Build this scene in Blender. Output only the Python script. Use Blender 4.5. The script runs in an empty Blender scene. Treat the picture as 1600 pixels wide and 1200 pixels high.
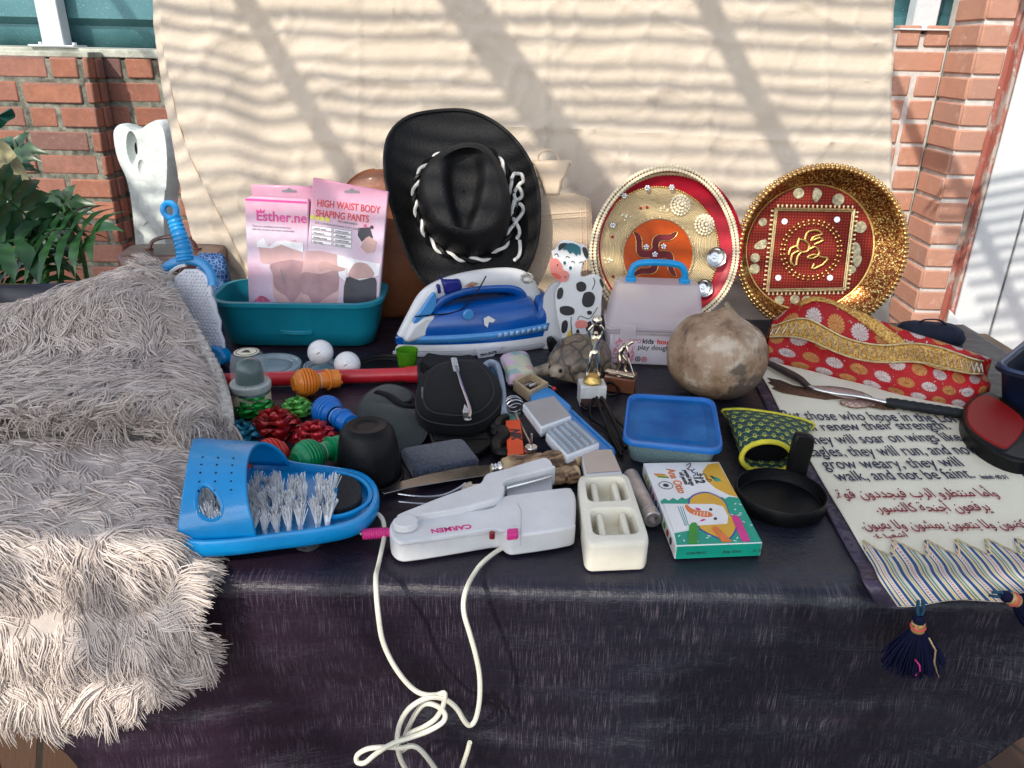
import bpy, math, random
from mathutils import Vector, Matrix, noise
random.seed(7)
SC = bpy.context.scene
COL = SC.collection
PI = math.pi
R = math.radians
# ------------------------------------------------------------------ camera
F, PITCH, ROLL = 1202.0, R(23.5), R(1.3)
TOP = 0.75                      # table height
CAM = Vector((0, 0, TOP + 0.50))
FWD = Vector((0, math.cos(PITCH), -math.sin(PITCH)))
UP0 = Vector((0, math.sin(PITCH), math.cos(PITCH)))
RIGHT = Vector((1, 0, 0)) * math.cos(ROLL) + UP0 * math.sin(ROLL)
UPV = UP0 * math.cos(ROLL) - Vector((1, 0, 0)) * math.sin(ROLL)
cam_data = bpy.data.cameras.new('camera')
cam_data.sensor_width = 36
cam_data.lens = 36 * F / 1600
cam_data.clip_start = 0.02
cam_data.clip_end = 200
cam = bpy.data.objects.new('camera', cam_data)
COL.objects.link(cam)
cam.matrix_world = Matrix((
    (RIGHT.x, UPV.x, -FWD.x, CAM.x), (RIGHT.y, UPV.y, -FWD.y, CAM.y),
    (RIGHT.z, UPV.z, -FWD.z, CAM.z), (0, 0, 0, 1)))
SC.camera = cam
# ------------------------------------------------------------------ light
SUN = Vector((0.64, 1.0, -1.0)).normalized()      # the way the light travels
SUN_EL = math.asin(-SUN.z)
w = bpy.data.worlds.new('World')
SC.world = w
w.use_nodes = True
nt = w.node_tree
sky = nt.nodes.new('ShaderNodeTexSky')
sky.sky_type = 'NISHITA'
sky.sun_disc = False
sky.sun_elevation = SUN_EL
sky.sun_rotation = math.atan2(-SUN.x, -SUN.y)
sky.air_density = 1.0
sky.dust_density = 1.2
sky.ozone_density = 1.6
bg = nt.nodes['Background']
bg.inputs['Strength'].default_value = 0.15
hs = nt.nodes.new('ShaderNodeHueSaturation')
hs.inputs['Saturation'].default_value = .55
nt.links.new(sky.outputs[0], hs.inputs['Color'])
nt.links.new(hs.outputs[0], bg.inputs['Color'])
sl = bpy.data.lights.new('sun', 'SUN')
sl.energy = 2.05
sl.angle = R(0.55)
sl.color = (1.0, 0.93, 0.82)
sun = bpy.data.objects.new('sun', sl)
COL.objects.link(sun)
sun.rotation_mode = 'QUATERNION'
sun.rotation_quaternion = SUN.to_track_quat('-Z', 'Y')
sun.location = (-3, -5, 6)
SC.view_settings.view_transform = 'Standard'
SC.view_settings.look = 'None'
SC.view_settings.exposure = 1.0
SC.view_settings.gamma = 1
SC.cycles.max_bounces = 8
SC.cycles.transparent_max_bounces = 12
SC.cycles.caustics_reflective = False
SC.cycles.caustics_refractive = False
SC.cycles.sample_clamp_indirect = 4

# overhead timber that shades the scene: rafters (x0, y0, x1, y1, width), slats, and an added fill sheet
RAFTERS = [(-2.17, -4, -2.17, 3, .034), (-1.71, -4, -1.71, 3, .034), (-1.25, -4, -1.25, 3, .034), (-.44, -2.6, -.98, 2.0, .075), (-.33, -4, -.33, 3, .034), (.13, -4, .13, 3, .034), (.6, -4, .6, 3, .034), (1.06, -4, 1.06, 3, .034)]
SLAT_W, SLAT_S, SLAT_Y0, SLAT_Y1 = .0105, .052, -.26, .70
FUR_A, FUR_B = 30000, 18000
FILL_SHEETS = [[(-2.6, -1.06), (-2.6, -.28), (1.6, -.28), (1.6, -1.06)]]  # unseen sheet added to shade the table and soften the sun
# made-up unseen boards, shaped to throw shade on the front of the cloth and the throw, given by where that shade lies on the cloth
SHADES = [[(1215, 905), (1288, 905), (1288, 962), (1240, 962)], [(1342, 905), (1750, 905), (1750, 962), (1345, 962)],
          [(1241, 961), (1750, 961), (1750, 1094), (1022, 1094), (1053, 1047), (1110, 1025), (1206, 1000)],
          [(1022, 1093), (1182, 1093), (1200, 1140), (1026, 1140)], [(1345, 1093), (1405, 1093), (1400, 1140), (1335, 1140)], [(1530, 1093), (1750, 1093), (1750, 1140), (1520, 1140)],
          [(1026, 1139), (1750, 1139), (1750, 1300), (1130, 1300), (1075, 1200)],
          [(300, 905), (345, 925), (420, 1040), (580, 1230), (450, 1230), (330, 1070), (285, 960)], [(205, 890), (262, 940), (300, 1000), (296, 1055), (235, 1050), (175, 975)], [(20, 885), (110, 880), (60, 930), (10, 960)]]
# ------------------------------------------------------------------ pixel -> place
def ray(px, py):
    return FWD + RIGHT * ((px - 800) / F) + UPV * ((600 - py) / F)
def hit(px, py, p0, n):
    d = ray(px, py)
    return CAM + d * ((p0 - CAM).dot(n) / d.dot(n))
ZAX = Vector((0, 0, 1)); YAX = Vector((0, 1, 0)); XAX = Vector((1, 0, 0))
def T(px, py, h=0.0):
    return hit(px, py, Vector((0, 0, TOP + h)), ZAX)
def D(px, py, y):
    return hit(px, py, Vector((0, y, 0)), YAX)
def frame(o, x, n):
    n = n.normalized(); x = (x - n * x.dot(n)).normalized(); y = n.cross(x)
    return Matrix(((x.x, y.x, n.x, o.x), (x.y, y.y, n.y, o.y), (x.z, y.z, n.z, o.z), (0, 0, 0, 1)))
def tframe(px, py, qx, qy, h=0.0):        # lies on the table: x axis from p towards q
    o = T(px, py, h); return frame(o, T(qx, qy, h) - o, ZAX)
def lean(px, py, deg, yaw=0.0, h=0.0):    # stands on the table, leaning back by deg; local x right, y up, z to the viewer
    o = T(px, py, h)
    n = Vector((0, -math.cos(R(deg)), math.sin(R(deg))))
    n = Matrix.Rotation(R(yaw), 3, 'Z') @ n
    x = Matrix.Rotation(R(yaw), 3, 'Z') @ XAX
    return frame(o, x, n)
def tr(M, pts, h=0.0):                    # pixels -> local xy on the plane z = h of M
    n = Vector((M[0][2], M[1][2], M[2][2])); p0 = M.translation + n * h
    Mi = M.inverted(); out = []
    for p in pts:
        q = Mi @ hit(p[0], p[1], p0, n); out.append((q.x, q.y))
    return out
def crv(pts, n=6, closed=True):           # Catmull-Rom through points of any dimension
    N = len(pts); out = []
    rng = range(N) if closed else range(N - 1)
    g = (lambda i: pts[i % N]) if closed else (lambda i: pts[max(0, min(N - 1, i))])
    for i in rng:
        a, b, c, d = g(i - 1), g(i), g(i + 1), g(i + 2)
        for k in range(n):
            t = k / n; t2 = t * t; t3 = t2 * t
            out.append(tuple(0.5 * (2 * b[j] + (c[j] - a[j]) * t + (2 * a[j] - 5 * b[j] + 4 * c[j] - d[j]) * t2 + (3 * b[j] - a[j] - 3 * c[j] + d[j]) * t3) for j in range(len(b))))
    if not closed: out.append(tuple(pts[-1]))
    return out
def circ(cx, cy, rx, ry=None, n=24, a0=0.0):
    ry = rx if ry is None else ry
    return [(cx + rx * math.cos(a0 + 2 * PI * i / n), cy + ry * math.sin(a0 + 2 * PI * i / n)) for i in range(n)]
def rrect(x0, y0, x1, y1, r, n=5):
    out = []
    for (cx, cy, a) in ((x1 - r, y1 - r, 0), (x0 + r, y1 - r, PI / 2), (x0 + r, y0 + r, PI), (x1 - r, y0 + r, 1.5 * PI)):
        for i in range(n + 1):
            t = a + PI / 2 * i / n; out.append((cx + r * math.cos(t), cy + r * math.sin(t)))
    return out
def rot2(pts, a, c=(0, 0)):
    ca, sa = math.cos(a), math.sin(a)
    return [(c[0] + (x - c[0]) * ca - (y - c[1]) * sa, c[1] + (x - c[0]) * sa + (y - c[1]) * ca) for x, y in pts]
def lerp(a, b, t): return a + (b - a) * t

# ------------------------------------------------------------------ mesh builder
class MB:
    def __init__(s, M=None): s.v = []; s.f = []; s.uv = {}; s.M = M
    def add(s, vs, fs, M=None):
        k = len(s.v); M = M or s.M
        for p in vs:
            p = Vector(p); s.v.append(M @ p if M else p)
        s.f += [tuple(i + k for i in f) for f in fs]; return s
    def box(s, c, d, M=None, rz=0):
        x, y, z = d[0] / 2, d[1] / 2, d[2] / 2
        vs = [Vector((a * x, b * y, e * z)) for a in (-1, 1) for b in (-1, 1) for e in (-1, 1)]
        rm = Matrix.Rotation(rz, 3, 'Z'); vs = [rm @ p + Vector(c) for p in vs]
        return s.add(vs, [(0, 1, 3, 2), (4, 6, 7, 5), (0, 4, 5, 1), (2, 3, 7, 6), (0, 2, 6, 4), (1, 5, 7, 3)], M)
    def prism(s, poly, z0, z1, M=None, top=None, caps=True):
        a = sum(poly[i][0] * poly[(i + 1) % len(poly)][1] - poly[(i + 1) % len(poly)][0] * poly[i][1] for i in range(len(poly)))
        if a < 0: poly = poly[::-1]; top = top[::-1] if top else None
        top = top or poly; n = len(poly)
        vs = [(x, y, z0) for x, y in poly] + [(x, y, z1) for x, y in top]
        fs = [(i, (i + 1) % n, n + (i + 1) % n, n + i) for i in range(n)]
        if caps: fs += [tuple(range(n - 1, -1, -1)), tuple(range(n, 2 * n))]
        return s.add(vs, fs, M)
    def face(s, poly, z, M=None):
        a = sum(poly[i][0] * poly[(i + 1) % len(poly)][1] - poly[(i + 1) % len(poly)][0] * poly[i][1] for i in range(len(poly)))
        if a < 0: poly = poly[::-1]
        return s.add([(x, y, z) for x, y in poly], [tuple(range(len(poly)))], M)
    def lathe(s, prof, n=28, M=None, wob=None):
        vs = []; fs = []; rows = []
        for (r, z) in prof:
            if abs(r) < 1e-7: rows.append([len(vs)]); vs.append((0, 0, z))
            else:
                rows.append(list(range(len(vs), len(vs) + n)))
                for i in range(n):
                    a = 2 * PI * i / n; q = r * (wob(a, z) if wob else 1); vs.append((q * math.cos(a), q * math.sin(a), z))
        for A, B in zip(rows, rows[1:]):
            for i in range(n):
                j = (i + 1) % n
                if len(A) == 1 and len(B) == 1: continue
                if len(A) == 1: fs.append((A[0], B[j], B[i]))
                elif len(B) == 1: fs.append((A[i], A[j], B[0]))
                else: fs.append((A[i], A[j], B[j], B[i]))
        return s.add(vs, fs, M)
    def ball(s, c, r, n=16, m=10, sc=(1, 1, 1), M=None):
        prof = [(r * math.sin(PI * i / m), -r * math.cos(PI * i / m)) for i in range(m + 1)]
        prof[0] = (0, -r); prof[-1] = (0, r)
        Q = Matrix.Translation(c) @ Matrix.Diagonal((*sc, 1))
        M = M or s.M
        return s.lathe(prof, n, (M @ Q) if M else Q)
    def tube(s, pts, r, n=8, cap=True, M=None, closed=False, flat=1.0):
        P = [Vector(p) for p in pts]; N = len(P)
        rr = r if isinstance(r, (list, tuple)) else [r] * N
        up = None; vs = []; fs = []
        for i in range(N):
            a = P[(i - 1) % N] if (closed or i > 0) else P[i]; b = P[(i + 1) % N] if (closed or i < N - 1) else P[i]
            t = (b - a); t = t.normalized() if t.length > 1e-9 else Vector((0, 0, 1))
            if up is None: up = t.orthogonal().normalized() if abs(t.z) > .9 else (ZAX - t * t.z).normalized()
            u = up - t * up.dot(t); u = u.normalized() if u.length > 1e-6 else t.orthogonal().normalized(); up = u; w_ = t.cross(u)
            for k in range(n):
                q = 2 * PI * k / n; vs.append(P[i] + (u * math.cos(q) * flat + w_ * math.sin(q)) * rr[i])
        for i in range(N if closed else N - 1):
            j = (i + 1) % N
            for k in range(n):
                l = (k + 1) % n; fs.append((i * n + k, i * n + l, j * n + l, j * n + k))
        if cap and not closed: fs += [tuple(range(n - 1, -1, -1)), tuple(range((N - 1) * n, N * n))]
        return s.add(vs, fs, M)
    def grid(s, fn, nu, nv, M=None, cu=False, cv=False, uvs=(1, 1)):
        k = len(s.v); vs = [fn(i / nu, j / nv) for j in range(nv + (0 if cv else 1)) for i in range(nu + (0 if cu else 1))]
        W = nu + (0 if cu else 1); H = nv + (0 if cv else 1); fs = []
        for j in range(nv):
            for i in range(nu):
                a, b, c, d = j * W + i, j * W + (i + 1) % W, ((j + 1) % H) * W + (i + 1) % W, ((j + 1) % H) * W + i
                s.uv[len(s.f) + len(fs)] = [(i / nu * uvs[0], j / nv * uvs[1]), ((i + 1) / nu * uvs[0], j / nv * uvs[1]), ((i + 1) / nu * uvs[0], (j + 1) / nv * uvs[1]), (i / nu * uvs[0], (j + 1) / nv * uvs[1])]
                fs.append((a, b, c, d))
        return s.add(vs, fs, M)
    def build(s, name, m, par=None, bev=0, seg=2, sub=0, solid=0, off=-1, ang=40, world=False):
        me = bpy.data.meshes.new(name)
        vs = s.v
        if world and par is not None:
            Mi = par.matrix_basis.inverted(); vs = [Mi @ p for p in vs]
        me.from_pydata([tuple(p) for p in vs], [], s.f)
        if s.uv:
            ul = me.uv_layers.new(name='UVMap')
            for p in me.polygons:
                q = s.uv.get(p.index)
                if q:
                    for li, c in zip(p.loop_indices, q): ul.data[li].uv = c
        me.polygons.foreach_set('use_smooth', [True] * len(me.polygons))
        me.update()
        me.set_sharp_from_angle(angle=R(ang))
        me.materials.append(m)
        o = bpy.data.objects.new(name, me); COL.objects.link(o)
        if par is not None: o.parent = par
        if solid:
            md = o.modifiers.new('s', 'SOLIDIFY'); md.thickness = solid; md.offset = off
        if bev:
            md = o.modifiers.new('b', 'BEVEL'); md.width = bev; md.segments = seg; md.limit_method = 'ANGLE'; md.angle_limit = R(35); md.use_clamp_overlap = True
        if sub:
            md = o.modifiers.new('u', 'SUBSURF'); md.levels = sub; md.render_levels = sub
        return o
def tag(o, label=None, cat=None, group=None, kind=None):
    if label: o['label'] = label
    if cat: o['category'] = cat
    if group: o['group'] = group
    if kind: o['kind'] = kind
    return o
def thing(name, label, cat, M, group=None):
    o = bpy.data.objects.new(name, None); COL.objects.link(o)
    o.empty_display_size = .05
    if not isinstance(M, Matrix): M = Matrix.Translation(M)
    o.matrix_basis = M
    return tag(o, label, cat, group)
def text_mesh(name, body, size, m, par, x=0, y=0, z=0, rz=0, shear=0, ext=.0002, align='LEFT', M=None, fat=0.0, sx=1.0, space=1.0):
    cu = bpy.data.curves.new('t', 'FONT'); cu.body = body; cu.size = size; cu.shear = shear; cu.extrude = ext; cu.align_x = align
    cu.offset = fat; cu.space_character = space; cu.resolution_u = 4
    t = bpy.data.objects.new('t', cu); COL.objects.link(t)
    bpy.context.view_layer.update()
    me = bpy.data.meshes.new_from_object(t.evaluated_get(bpy.context.evaluated_depsgraph_get()))
    bpy.data.objects.remove(t)
    L = Matrix.Translation((x, y, z)) @ Matrix.Rotation(rz, 4, 'Z') @ Matrix.Diagonal((sx, 1, 1, 1))
    me.transform((M @ L) if M else L)
    me.materials.clear(); me.materials.append(m)
    o = bpy.data.objects.new(name, me); COL.objects.link(o); o.parent = par
    return o
def text_data(body, size, shear=0, ext=.0002, align='LEFT', fat=0.0):
    cu = bpy.data.curves.new('t', 'FONT'); cu.body = body; cu.size = size; cu.shear = shear; cu.extrude = ext; cu.align_x = align; cu.offset = fat; cu.resolution_u = 4
    t = bpy.data.objects.new('t', cu); COL.objects.link(t); bpy.context.view_layer.update()
    me = t.evaluated_get(bpy.context.evaluated_depsgraph_get()).to_mesh()
    vs = [v.co.copy() for v in me.vertices]; fs = [tuple(p.vertices) for p in me.polygons]
    bpy.data.objects.remove(t); return vs, fs

# ------------------------------------------------------------------ materials
def srgb(r, g, b):
    f = lambda c: (c / 255 / 12.92) if c <= 10 else ((c / 255 + .055) / 1.055) ** 2.4
    return (f(r), f(g), f(b))
class NT:
    def __init__(s, name):
        s.m = bpy.data.materials.new(name); s.m.use_nodes = True; s.t = s.m.node_tree; s.b = s.t.nodes['Principled BSDF']
        s.out = s.t.nodes['Material Output']; s._tc = None
    def n(s, typ, props=None, **ins):
        x = s.t.nodes.new(typ)
        for k, v in (props or {}).items(): setattr(x, k, v)
        for k, v in ins.items():
            key = int(k[1:]) if k[0] == 'i' and k[1:].isdigit() else k.replace('_', ' ')
            s.set(x.inputs[key], v)
        return x
    def set(s, sock, v):
        if hasattr(v, 'is_output') or isinstance(v, bpy.types.NodeSocket): s.t.links.new(v, sock)
        elif isinstance(v, bpy.types.Node): s.t.links.new(v.outputs[0], sock)
        elif isinstance(v, (tuple, list)) and len(v) == 3 and sock.type == 'RGBA': sock.default_value = (*v, 1)
        else: sock.default_value = v
    def tc(s, which='Object'):
        if s._tc is None: s._tc = s.t.nodes.new('ShaderNodeTexCoord')
        return s._tc.outputs[which]
    def math(s, op, a, b=0.0, c=None):
        x = s.n('ShaderNodeMath', {'operation': op}); s.set(x.inputs[0], a); s.set(x.inputs[1], b)
        if c is not None: s.set(x.inputs[2], c)
        return x.outputs[0]
    def mix(s, f, a, b):
        x = s.n('ShaderNodeMix', {'data_type': 'RGBA'}); s.set(x.inputs[0], f); s.set(x.inputs[6], a); s.set(x.inputs[7], b); return x.outputs[2]
    def noise(s, scale, detail=4, rough=.55, vec=None, stretch=None, which='Object', dist=0):
        v = vec if vec is not None else s.tc(which)
        if stretch:
            mp = s.n('ShaderNodeMapping'); s.set(mp.inputs[0], v); mp.inputs['Scale'].default_value = stretch; v = mp.outputs[0]
        x = s.n('ShaderNodeTexNoise', None, Scale=scale, Detail=detail, Roughness=rough, Distortion=dist); s.set(x.inputs['Vector'], v); return x.outputs[0]
    def ramp(s, v, stops, interp='LINEAR'):
        x = s.t.nodes.new('ShaderNodeValToRGB'); s.set(x.inputs[0], v); cr = x.color_ramp; cr.interpolation = interp
        while len(cr.elements) > 1: cr.elements.remove(cr.elements[-1])
        cr.elements[0].position = stops[0][0]; cr.elements[0].color = (*stops[0][1], 1)
        for p, c in stops[1:]:
            e = cr.elements.new(p); e.color = (*c, 1)
        return x.outputs[0]
    def bump(s, h, dist=.001, strength=1.0):
        x = s.n('ShaderNodeBump', None, Strength=strength, Distance=dist, Height=h)
        old = s.b.inputs['Normal']
        if old.is_linked: s.t.links.new(old.links[0].from_socket, x.inputs['Normal'])
        s.t.links.new(x.outputs[0], old); return s
    def P(s, **k):
        for a, v in k.items(): s.set(s.b.inputs[a.replace('_', ' ')], v)
        return s
def lin3(c): return tuple(c)
def mat(name, col, rough=.5, met=0, var=.12, vs=25, bump=0, bs=250, spec=None, coat=0, trans=0, alpha=1, sheen=0, sss=0, col2=None, wear=0):
    q = NT(name)
    n = q.noise(vs, 5, .6)
    a = tuple(max(0, c * (1 - var * 1.6)) for c in col); b = col2 or tuple(min(1, c * (1 + var * 1.3)) for c in col)
    base = q.ramp(n, [(.3, a), (.7, b)])
    if wear:
        wn = q.noise(vs * 3.3, 6, .75); base = q.mix(q.math('MULTIPLY', q.ramp(wn, [(.58, (0, 0, 0)), (.72, (1, 1, 1))]), wear), base, tuple(c * .45 + .03 for c in col))
    r2 = q.noise(vs * 2.1, 4, .65)
    rg = q.n('ShaderNodeMapRange', None, Value=r2); rg.inputs['To Min'].default_value = max(.02, rough - .1); rg.inputs['To Max'].default_value = min(1, rough + .1)
    q.P(Base_Color=base, Roughness=rg.outputs[0], Metallic=met)
    if spec is not None: q.P(Specular_IOR_Level=spec)
    if coat: q.P(Coat_Weight=coat, Coat_Roughness=.12)
    if trans: q.P(Transmission_Weight=trans)
    if alpha < 1: q.P(Alpha=alpha)
    if sheen: q.P(Sheen_Weight=sheen, Sheen_Roughness=.4)
    if sss: q.P(Subsurface_Weight=sss, Subsurface_Radius=(.006, .004, .003))
    if bump: q.bump(q.noise(bs, 3, .6), bump)
    return q.m
# ================================================================== THE SETTING
WALL_Y = 3.12
# ---- ground: wooden deck
q = NT('deck_wood'); tcg = q.tc('Object')
brk = q.n('ShaderNodeTexBrick', {'offset': .5}, Scale=1.0, Mortar_Size=.006, Mortar_Smooth=.1, Brick_Width=2.6, Row_Height=.095)
mp = q.n('ShaderNodeMapping'); q.set(mp.inputs[0], tcg); mp.inputs['Rotation'].default_value = (0, 0, R(62)); q.set(brk.inputs['Vector'], mp.outputs[0])
brk.inputs['Color1'].default_value = (.065, .028, .013, 1); brk.inputs['Color2'].default_value = (.11, .052, .024, 1); brk.inputs['Mortar'].default_value = (.012, .008, .006, 1)
gr = q.noise(6, 8, .7, vec=mp.outputs[0], stretch=(2, 40, 1))
q.P(Base_Color=q.mix(q.math('MULTIPLY', gr, .7), brk.outputs[0], (.05, .026, .014)), Roughness=.7).bump(brk.outputs['Fac'], -.004).bump(gr, .001)
m = MB(); m.face([(-60, -40), (60, -40), (60, 80), (-60, 80)], 0)
tag(m.build('ground', q.m), kind='structure')

# ---- brick wall with a pier, sill, shutter panels and posts
def brick_mat(name, tint, paint=0.0):
    q = NT(name); geo = q.n('ShaderNodeNewGeometry')
    rnd = geo.outputs['Random Per Island']
    c = q.ramp(rnd, [(0, (.33, .125, .075)), (.25, (.40, .165, .10)), (.5, (.29, .11, .07)), (.7, (.35, .16, .115)), (.86, (.18, .10, .09)), (1, (.40, .18, .115))])
    n1 = q.noise(14, 6, .7); n2 = q.noise(70, 4, .7)
    c = q.mix(q.math('MULTIPLY', q.ramp(n1, [(.35, (0,) * 3), (.7, (1,) * 3)]), .6), c, (.15, .07, .05))
    c = q.mix(q.math('MULTIPLY', q.ramp(n2, [(.55, (0, 0, 0)), (.8, (1, 1, 1))]), .35), c, (.55, .36, .28))
    if paint:
        n3 = q.noise(9, 7, .75); c = q.mix(q.math('MULTIPLY', q.ramp(n3, [(.56, (0, 0, 0)), (.66, (1, 1, 1))]), paint), c, (.62, .55, .50))
    c = q.mix(.5, c, tint) if tint else c
    q.P(Base_Color=c, Roughness=.9).bump(n2, .002).bump(n1, .003)
    return q.m
BRICK = brick_mat('brick_red', None, 0)
BRICK_P = brick_mat('brick_whitewashed', (.66, .36, .25), .6)
MORTAR = mat('mortar_grey', (.17, .17, .135), .95, var=.55, vs=26, bump=.003, bs=120)
MORTAR_W = mat('mortar_white', (.60, .57, .53), .95, var=.15, vs=18, bump=.002, bs=120)
rb = random.Random(3)
def brick_field(mb, x0, x1, z0, z1, y, dirx=XAX, out=-YAX, o=Vector((0, 0, 0)), L=.222, H=.074, J=.012, depth=.05, jit=.0045, hdr=.18):
    """rows of separate bricks; x along dirx, faces pushed to 'out'"""
    z = z0; row = 0
    while z < z1 - .02:
        x = x0 - (L / 2 if row % 2 else 0) - rb.uniform(0, .03)
        while x < x1:
            l = L if rb.random() > hdr else (L - J) / 2
            a, b = max(x, x0), min(x + l, x1)
            if b - a > .02:
                p = rb.uniform(-jit, jit); dz = rb.uniform(-.002, .002)
                lo = [a + rb.uniform(0, .006), b - rb.uniform(0, .006)]
                cs = []
                for e in (0, depth + p):
                    for zz in (z + dz + rb.uniform(0, .003), z + dz + H - rb.uniform(0, .003)):
                        for xx in lo: cs.append(o + dirx * xx + out * e + ZAX * zz)
                mb.add(cs, [(0, 1, 3, 2), (4, 6, 7, 5), (0, 4, 5, 1), (2, 3, 7, 6), (0, 2, 6, 4), (1, 5, 7, 3)])
            x += l + J
        z += H + J; row += 1
SILL_Z = D(120, 76, WALL_Y - .05).z
RSILL = D(1430, 50, WALL_Y).z
wall = thing('brick_wall', 'old red brick wall with grey mortar under a sill behind the cloth', 'wall', Vector((-1.5, WALL_Y, 0)))
PIER_X0, PIER_X1, PIER_D = -2.75, D(157, 200, WALL_Y - .12).x, .12
RX0 = D(1480, 250, WALL_Y).x
m = MB(); brick_field(m, PIER_X1 - .02, RX0 - .3, 0.0, SILL_Z - .03, 0, o=Vector((0, WALL_Y + .05, 0))); m.build('bricks', BRICK, wall, bev=.006, seg=2, world=True)
m = MB(); m.box((-.3, WALL_Y + .1, SILL_Z / 2 - .02), (5.2, .188, SILL_Z - .03)); m.build('mortar', MORTAR, wall, world=True)
# the pier that stands forward on the left
pier = thing('brick_pier', 'red brick pier standing forward of the wall behind the plant', 'pier', Vector((-2.3, WALL_Y, 0)))
m = MB(); brick_field(m, PIER_X0, PIER_X1, 0.0, SILL_Z - .03, 0, o=Vector((0, WALL_Y - PIER_D + .05, 0)), hdr=.3)
brick_field(m, 0.008, PIER_D - .055, 0, SILL_Z - .03, 0, dirx=YAX, out=XAX, o=Vector((PIER_X1 - .05, WALL_Y - PIER_D + .045, 0)), L=.3)
m.build('bricks', BRICK, pier, bev=.006, seg=2, world=True)
m = MB(); m.box(((PIER_X0 + PIER_X1) / 2 - .006, WALL_Y - PIER_D / 2 + .005, SILL_Z / 2 - .02), (PIER_X1 - PIER_X0 - .010, PIER_D - .002, SILL_Z - .03)); m.build('mortar', MORTAR, pier, world=True)
# sill
SILLM = mat('sill_concrete', (.42, .43, .36), .9, var=.3, vs=9, bump=.004, bs=60)
m = MB(); m.box((-.85, WALL_Y + .085, SILL_Z - .014), (4.0, .18, .030)); m.box(((PIER_X0 + PIER_X1) / 2, WALL_Y - PIER_D / 2 + .004, SILL_Z - .020), (PIER_X1 - PIER_X0 - .006, PIER_D - .016, .020)); o = m.build('window_sill', SILLM, bev=.004)
tag(o, 'weathered concrete sill running along the top of the brick wall', 'sill')
# corrugated shutter panels behind the posts
q = NT('shutter_steel'); n1 = q.noise(5, 6, .7); n2 = q.noise(160, 2, .9)
c = q.ramp(n1, [(.3, (.045, .15, .17)), (.7, (.09, .23, .26))]); c = q.mix(q.ramp(n2, [(.64, (0, 0, 0)), (.70, (.7, .7, .7))]), c, (.45, .5, .48))
q.P(Base_Color=c, Roughness=.45, Metallic=.3); SHUT = q.m
shut = thing('shutter_panel', 'blue green ribbed metal sheeting closing the opening above the sill', 'shutter', Vector((-.4, WALL_Y + .12, SILL_Z)))
prof = []
z = SILL_Z + .005
for k in range(7):
    prof += [(0, z), (0, z + .075), (-.035, z + .10), (-.035, z + .165), (0, z + .185)]; z += .2
wx0 = D(1452, 200, WALL_Y).x
def ribs(u, v):
    i = min(int(v * (len(prof) - 1) + .5), len(prof) - 1); return Vector((lerp(-2.9, wx0 + .25, u), WALL_Y + .10 + prof[i][0], prof[i][1]))
m = MB(); m.grid(ribs, 8, len(prof) - 1); m.build('ribbed_sheet', SHUT, shut, solid=.004, ang=15, world=True)
# posts
WPOST = mat('post_paint', (.62, .66, .68), .5, var=.08, vs=8, bump=.001, bs=40, wear=.4)
def post(px0, px1, pyb, y, label, dx):
    a, b = D(px0, pyb, y), D(px1, pyb, y)
    t = thing('steel_post', label, 'post', Vector(((a.x + b.x) / 2, y, (SILL_Z if a.x < 0 else RSILL) + .004)))
    wd = b.x - a.x
    m = MB(); m.box((0, .03, .75), (wd, .06, 1.5)); m.build('shaft', WPOST, t, bev=.004)
    m = MB(); m.box((0, .03, .004), (wd * 2.1, .10, .006)); m.build('foot_plate', WPOST, t, bev=.002)
    m = MB()
    for s in (-1, 1): m.lathe([(0, .016), (.009, .016), (.009, .008), (0, .008)], 6, Matrix.Translation((s * wd * .78, .03, 0)))
    m.build('bolts', WPOST, t)
post(66, 100, 68, WALL_Y + .0, 'pale painted steel post bolted to the sill above the red brick pier', 0)
post(1424, 1462, 46, WALL_Y + .0, 'pale painted steel post at the end of the sill beside the right brick pilaster', 0)

# ---- right hand pilaster, frame and door
px_ = thing('brick_pilaster', 'red brick pilaster with white mortar smears beside the door frame', 'pilaster', D(1500, 300, 2.95).xy.to_3d())
PY = 2.90
cx0 = D(1497, 200, PY).x; cx1 = D(1545, 200, PY).x
wx0 = D(1452, 200, WALL_Y).x
LDIR = (Vector((cx0, PY, 0)) - Vector((wx0, WALL_Y, 0))); LL = LDIR.length; LDIR.normalize(); LOUT = Vector((LDIR.y, -LDIR.x, 0)); LOUT = LOUT if LOUT.x < 0 else -LOUT
m = MB()
brick_field(m, 0, LL - .004, 0, 2.2, 0, dirx=LDIR, out=LOUT, o=Vector((wx0, WALL_Y, 0)) - LOUT * .05, L=.6, hdr=0, jit=.001)
brick_field(m, .004, cx1 - cx0, 0, 2.2, 0, o=Vector((cx0, PY + .05, 0)), L=.6, hdr=0, jit=.001)
m.build('bricks', BRICK_P, px_, bev=.005, world=True)
m = MB(); m.prism([(wx0 + .01, WALL_Y + .05), (wx0 + .012, WALL_Y + .002), (cx0 + .008, PY + .008), (cx1 - .001, PY + .008), (cx1 - .001, WALL_Y + .05)], 0, 2.2); m.build('mortar', MORTAR_W, px_, world=True)
wr = thing('brick_wall', 'whitewash stained red brick wall panel right of the hanging cloth', 'wall', Vector((1.7, WALL_Y, 0)))
m = MB(); brick_field(m, RX0 - .295, wx0 - .004, 0, RSILL - .012, 0, o=Vector((0, WALL_Y + .045, 0)), L=.21); m.build('bricks', BRICK_P, wr, bev=.006, world=True)
m = MB(); m.box(((RX0 - .295 + wx0) / 2, WALL_Y + .052, RSILL / 2), (wx0 - RX0 + .295, .10, RSILL - .012)); m.build('mortar', MORTAR_W, wr, world=True)
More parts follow.
